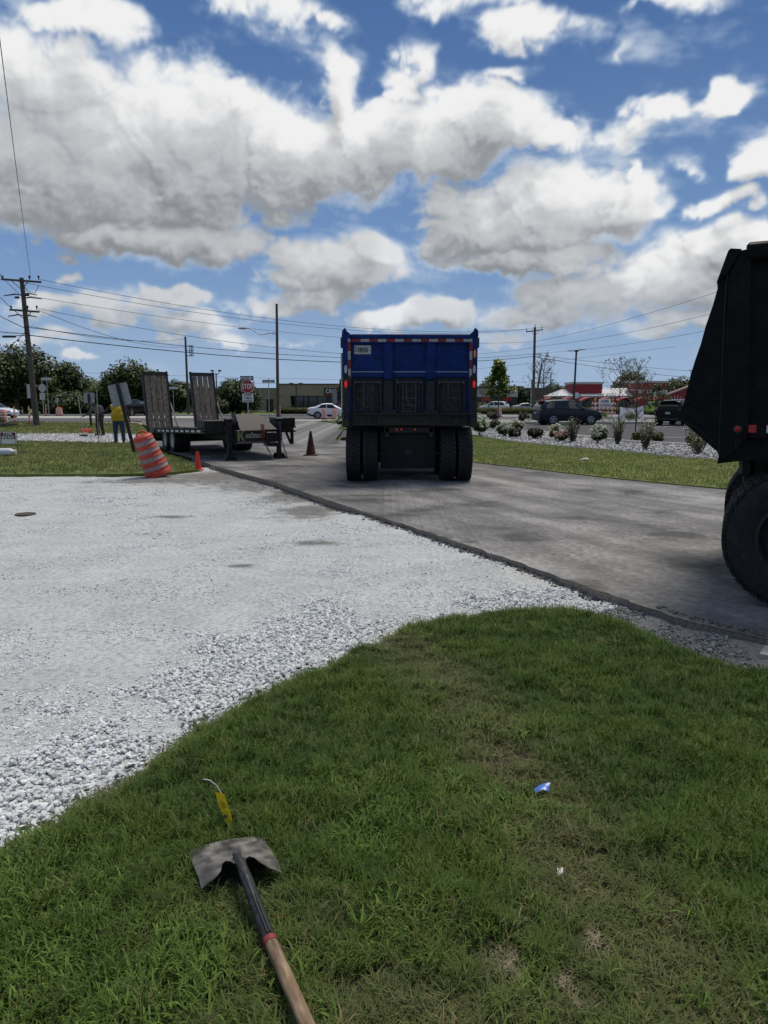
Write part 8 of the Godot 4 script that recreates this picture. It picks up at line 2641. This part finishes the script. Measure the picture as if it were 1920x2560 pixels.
func build_small() -> void:
	# shovel lying face down in the grass
	var t := thing("shovel", "square steel shovel with a worn wooden handle lying face down on grass", "shovel", Vector3(-0.495, 0.068, -2.15))
	# local frame: handle runs along +z turned towards the lower right
	t.rotation.y = deg_to_rad(26.0)
	var steel := rough_by(tex(mk(1, 1, 1, 1.0, 0.45), noise_tex(256, 0.022, 141, [[0.0, Color(0.16, 0.155, 0.15)], [0.35, Color(0.33, 0.32, 0.30)], [0.6, Color(0.48, 0.47, 0.44)], [1.0, Color(0.62, 0.60, 0.56)]], 6), 2.2, false), noise_tex(256, 0.05, 142, [[0.0, grey(0.4)], [1.0, grey(0.75)]]))
	var g := []
	var g2 := []
	for i in 15:
		var u := i / 14.0
		var row := []
		var row2 := []
		for k in 21:
			var v := k / 20.0 * 2.0 - 1.0
			var z := lerpf(-0.125, 0.095, u)
			# crown of the upturned blade, flanges folded down at both sides, step rolls at the back
			var y := 0.020 + 0.034 * u + 0.012 * (1.0 - v * v) - 0.014 * smoothstep(0.80, 1.0, absf(v)) * (0.2 + 0.8 * u)
			# a raised frog in the middle that runs into the socket
			y += 0.016 * exp(-v * v * 60.0) * smoothstep(0.35, 1.0, u)
			# the two arches at the rear edge
			var cut := 0.0
			if u > 0.75: cut = 0.055 * maxf(0.0, 1.0 - pow((absf(v) - 0.30) / 0.22, 2.0)) * (u - 0.75) / 0.25
			y -= 0.02 * smoothstep(0.85, 1.0, u) * smoothstep(0.5, 0.8, absf(v))
			row.append(Vector3(v * 0.126, y, z - cut + 0.018 * v))
			row2.append(Vector3(v * 0.126, y - 0.0025, z - cut + 0.018 * v))
		g.append(row)
		g2.append(row2)
	var b := MB.new()
	b.sheet(g)
	b.sheet(g2)
	part(b, "blade", steel, t)
	var s := MB.new()
	s.tube([Vector3(0, 0.068, 0.02), Vector3(0, 0.071, 0.09), Vector3(0.0, 0.062, 0.17), Vector3(0.0, 0.045, 0.27), Vector3(0.0, 0.034, 0.39)], [0.012, 0.0165, 0.019, 0.020, 0.021], 14)
	var sk := part(s, "socket", rough_by(tex(mk(1, 1, 1, 1.0, 0.5), noise_tex(128, 0.03, 143, [[0.0, grey(0.14)], [0.6, grey(0.24)], [1.0, grey(0.36)]], 4), 5.0, false), noise_tex(128, 0.05, 144, [[0.0, grey(0.3)], [1.0, grey(0.55)]])), t)
	# the folded seam along the socket
	for sx in [-1.0, 1.0]:
		s = MB.new()
		s.tube([Vector3(sx * 0.014, 0.078, 0.07), Vector3(sx * 0.006, 0.081, 0.15), Vector3(sx * 0.004, 0.065, 0.27), Vector3(sx * 0.004, 0.055, 0.39)], 0.0035, 6)
		part(s, "seam", M.black, sk)
	var wood := tex(mk(1, 1, 1, 0.75), noise_tex(256, 0.02, 145, [[0.0, Color(0.27, 0.21, 0.155)], [0.4, Color(0.46, 0.38, 0.29)], [0.7, Color(0.57, 0.48, 0.375)], [1.0, Color(0.66, 0.58, 0.47)]], 5), 1.0, false)
	wood.uv1_scale = Vector3(9.0, 9.0, 1.6)
	s = MB.new()
	s.tube([Vector3(0, 0.034, 0.395), Vector3(0, 0.033, 0.55), Vector3(0, 0.032, 0.74)], [0.0185, 0.0195, 0.019], 16)
	part(s, "handle", wood, t)
	s = MB.new()
	s.tube([Vector3(0, 0.032, 0.735), Vector3(0, 0.032, 1.05)], 0.0198, 16)
	part(s, "red_grip", mk(0.30, 0.03, 0.035, 0.6), t)
	s = MB.new()
	s.tube([Vector3(0, 0.034, 0.388), Vector3(0, 0.034, 0.412)], 0.0205, 16)
	part(s, "red_ring", mk(0.22, 0.03, 0.03, 0.6), t)
	# yellow marker flag behind it, on a bent white wire
	t = thing("marker_flag", "yellow marker flag with black print hanging on a bent white wire beside the shovel", "flag", Vector3(-0.57, 0.055, -2.395))
	s = MB.new()
	s.tube([Vector3(0.005, 0.0, 0.0), Vector3(-0.004, 0.07, 0.0), Vector3(-0.020, 0.14, 0.0), Vector3(-0.040, 0.175, 0.0), Vector3(-0.062, 0.193, 0.0), Vector3(-0.085, 0.197, 0.0)], 0.0018, 6)
	part(s, "wire", mk(0.62, 0.62, 0.60, 0.5), t)
	var fg := []
	for i in 9:
		var u := i / 8.0
		var x := lerpf(-0.024, 0.012, u)
		var y := lerpf(0.152, 0.012, u)
		var w := 0.027 * (1.0 - 0.2 * u)
		fg.append([Vector3(x - w * 0.7, y - (0.006 if i == 8 else 0.0) + (0.012 if i == 8 else 0.0), 0.006 + 0.004 * sin(u * 5.0)), Vector3(x + w * 0.1, y - 0.002, 0.012), Vector3(x + w * 0.6, y - 0.008 - 0.012 * u, 0.004 + 0.004 * cos(u * 6.0))])
	b = MB.new()
	b.sheet(fg)
	var yf := mk(0.78, 0.56, 0.012, 0.5)
	yf.backlight_enabled = true
	yf.backlight = Color(0.5, 0.4, 0.05)
	var fo := part(b, "pennant", yf, t)
	var ink := mk(0.02, 0.018, 0.01, 0.7)
	letters("2", 0.012, ink, fo, Vector3(-0.004, 0.062, 0.0165), Vector3(0, 0, deg_to_rad(-76.0)), 0.008)
	for k in 3:
		var bar := MB.new()
		var o := Vector3(-0.022 + k * 0.007, 0, 0.0145)
		bar.bar(o + Vector3(-0.001, 0.122 - k * 0.004, 0), o + Vector3(0.008, 0.088 + k * 0.003, 0), 0.0018, 0.001)
		part(bar, "print_line", ink, fo)
	# flags on the far lawns
	marker_flag("yellow marker flag in the lawn between the sign post and the white cylinder", Vector3(-7.95, 0.06, -18.0), 0.30, Vector3(0.03, 0, 0), 0.2)
	marker_flag("yellow marker flag beside the gravel strip, leaning over", Vector3(-13.75, 0.05, -33.2), 0.26, Vector3(-0.05, 0, 0), 0.5)
	marker_flag("yellow marker flag in the grass past the gravel strip", Vector3(-17.9, 0.06, -37.6), 0.26, Vector3(-0.12, -0.02, 0), 0.5)
	# white cylinder with a hook
	t = thing("white_cylinder", "white plastic cylinder with a black hook lying on the left lawn", "cylinder", Vector3(-11.25, 0.06, -20.75))
	t.rotation = Vector3(0, 0.1, deg_to_rad(-90.0))
	b = MB.new()
	b.lathe([Vector2(0.0, -0.35), Vector2(0.09, -0.34), Vector2(0.115, -0.30), Vector2(0.115, 0.30), Vector2(0.10, 0.36), Vector2(0.055, 0.42), Vector2(0.045, 0.46), Vector2(0.0, 0.46)], 24, true)
	part(b, "body", mk(0.62, 0.63, 0.66, 0.4), t, Vector3(-0.115, 0, 0))
	b = MB.new()
	b.lathe([Vector2(0.0, 0.46), Vector2(0.075, 0.46), Vector2(0.08, 0.475), Vector2(0.075, 0.49), Vector2(0.0, 0.49)], 20)
	part(b, "collar", mk(0.62, 0.60, 0.55, 0.5), t, Vector3(-0.115, 0, 0))
	b = MB.new()
	b.tube([Vector3(-0.115, 0.48, 0), Vector3(-0.115, 0.66, 0), Vector3(-0.10, 0.70, 0.0), Vector3(-0.085, 0.74, 0.0), Vector3(-0.10, 0.775, 0), Vector3(-0.13, 0.77, 0), Vector3(-0.14, 0.73, 0)], 0.009, 7)
	part(b, "hook", M.black, t)
	# sticks by the red cone
	b = MB.new()
	b.bar(Vector3(-4.15, 0.07, -17.0), Vector3(-3.75, 0.08, -17.25), 0.03, 0.025)
	solo(b, "wooden_stake", mk(0.36, 0.30, 0.22, 0.8), "pale wooden stake lying behind the red cone", "stake")
	b = MB.new()
	b.bar(Vector3(-4.1, 0.045, -16.75), Vector3(-3.78, 0.05, -16.95), 0.028, 0.02)
	solo(b, "wooden_stake", mk(0.32, 0.27, 0.20, 0.8), "shorter wooden stake lying next to the red cone", "stake")
	# manhole lid in the gravel
	t = thing("manhole_cover", "round rusty brown cover set in the gravel lot", "manhole cover", Vector3(-5.16, 0.012, -10.09))
	b = MB.new()
	b.lathe([Vector2(0.14, 0.0), Vector2(0.137, 0.012), Vector2(0.12, 0.014), Vector2(0.115, 0.006), Vector2(0.0, 0.008)], 28)
	part(b, "lid", tex(mk(1, 1, 1, 0.9), noise_tex(128, 0.05, 151, [[0.0, Color(0.22, 0.19, 0.15)], [1.0, Color(0.36, 0.32, 0.27)]], 4), 2.0, false), t)
	# broken slab corner at the edge of the drive
	b = MB.new()
	b.prism(pm([0.0, 0.0, 0.42, -0.10, 0.75, 0.02, 0.70, 0.26, 0.35, 0.34, 0.06, 0.18]), 0.0, 0.06)
	var ch := solo(b, "concrete_slab", M.concrete, "broken piece of pale concrete at the edge of the drive", "slab")
	ch.rotation = Vector3(deg_to_rad(-90.0), deg_to_rad(-18.0), 0)
	ch.position = Vector3(2.33, 0.0, -4.22)
	# litter
	b = MB.new()
	b.sheet([[Vector3(-0.03, 0.0, 0.018), Vector3(0.0, 0.018, 0.02), Vector3(0.024, 0.006, 0.016)], [Vector3(-0.032, 0.008, 0.0), Vector3(0.002, 0.024, 0.0), Vector3(0.03, 0.012, -0.002)], [Vector3(-0.02, 0.004, -0.016), Vector3(0.006, 0.02, -0.02), Vector3(0.038, 0.022, -0.024)]])
	var wr := solo(b, "candy_wrapper", mk(0.06, 0.16, 0.52, 0.25), "crumpled shiny blue wrapper lying in the grass", "wrapper")
	wr.position = Vector3(0.63, 0.07, -2.63)
	b = MB.new()
	b.sheet([[Vector3(-0.012, 0.0, 0.012), Vector3(0.01, 0.012, 0.01)], [Vector3(-0.006, 0.02, -0.004), Vector3(0.014, 0.018, -0.008)], [Vector3(-0.01, 0.006, -0.02), Vector3(0.008, 0.004, -0.022)]])
	var pp := solo(b, "paper_scrap", mk(0.6, 0.6, 0.58, 0.8), "tiny scrap of white paper in the grass", "paper")
	pp.position = Vector3(0.58, 0.058, -2.14)
	b = MB.new()
	b.sheet([[Vector3(-0.014, 0.0, 0.012), Vector3(0.012, 0.008, 0.012)], [Vector3(-0.016, 0.014, 0.0), Vector3(0.02, 0.016, 0.0)], [Vector3(-0.004, 0.004, -0.016), Vector3(0.014, 0.01, -0.018)]])
	var lf := solo(b, "dead_leaf", mk(0.10, 0.038, 0.018, 0.9), "curled brown leaf beside the shovel socket", "leaf")
	lf.position = Vector3(-0.315, 0.06, -1.93)
	# lone white stone on the right lawn
	var so := solo(stone(31, 0.5), "white_rock", mk(0.5, 0.5, 0.47, 0.9), "single white rock on the sunlit lawn", "rock")
	so.position = Vector3(5.2, 0.14, -18.4)
	so.scale = Vector3.ONE * 0.13
	# lumps of old asphalt along the gravel edge
	for q in [[-0.95, -3.36, 0.028], [-0.83, -3.62, 0.025], [-1.12, -2.93, 0.03], [-1.25, -2.68, 0.026], [-1.36, -2.47, 0.03], [0.46, -5.15, 0.03], [-0.40, -5.4, 0.028]]:
		var lump := solo(stone(40 + int(q[0] * 10.0) + 20, 0.45), "asphalt_lump", mk(0.035, 0.032, 0.030, 0.95), "small dark lump of old asphalt at the edge of the white gravel", "lump", "dark asphalt lumps along the gravel edge")
		lump.position = Vector3(q[0], 0.012, q[1])
		lump.rotation.y = q[1] * 5.0
		lump.scale = Vector3(1.3, 0.8, 0.8) * q[2] * 0.7

func build_all() -> void:
	build_blue_truck()
	build_black_truck()
	build_trailer()
	build_buildings()
	build_cars()
	build_poles()
	build_wires()
	build_plants()
	print("plants ", Time.get_ticks_msec())
	build_signs()
	build_traffic()
	build_people()
	build_small()
	print("small ", Time.get_ticks_msec())
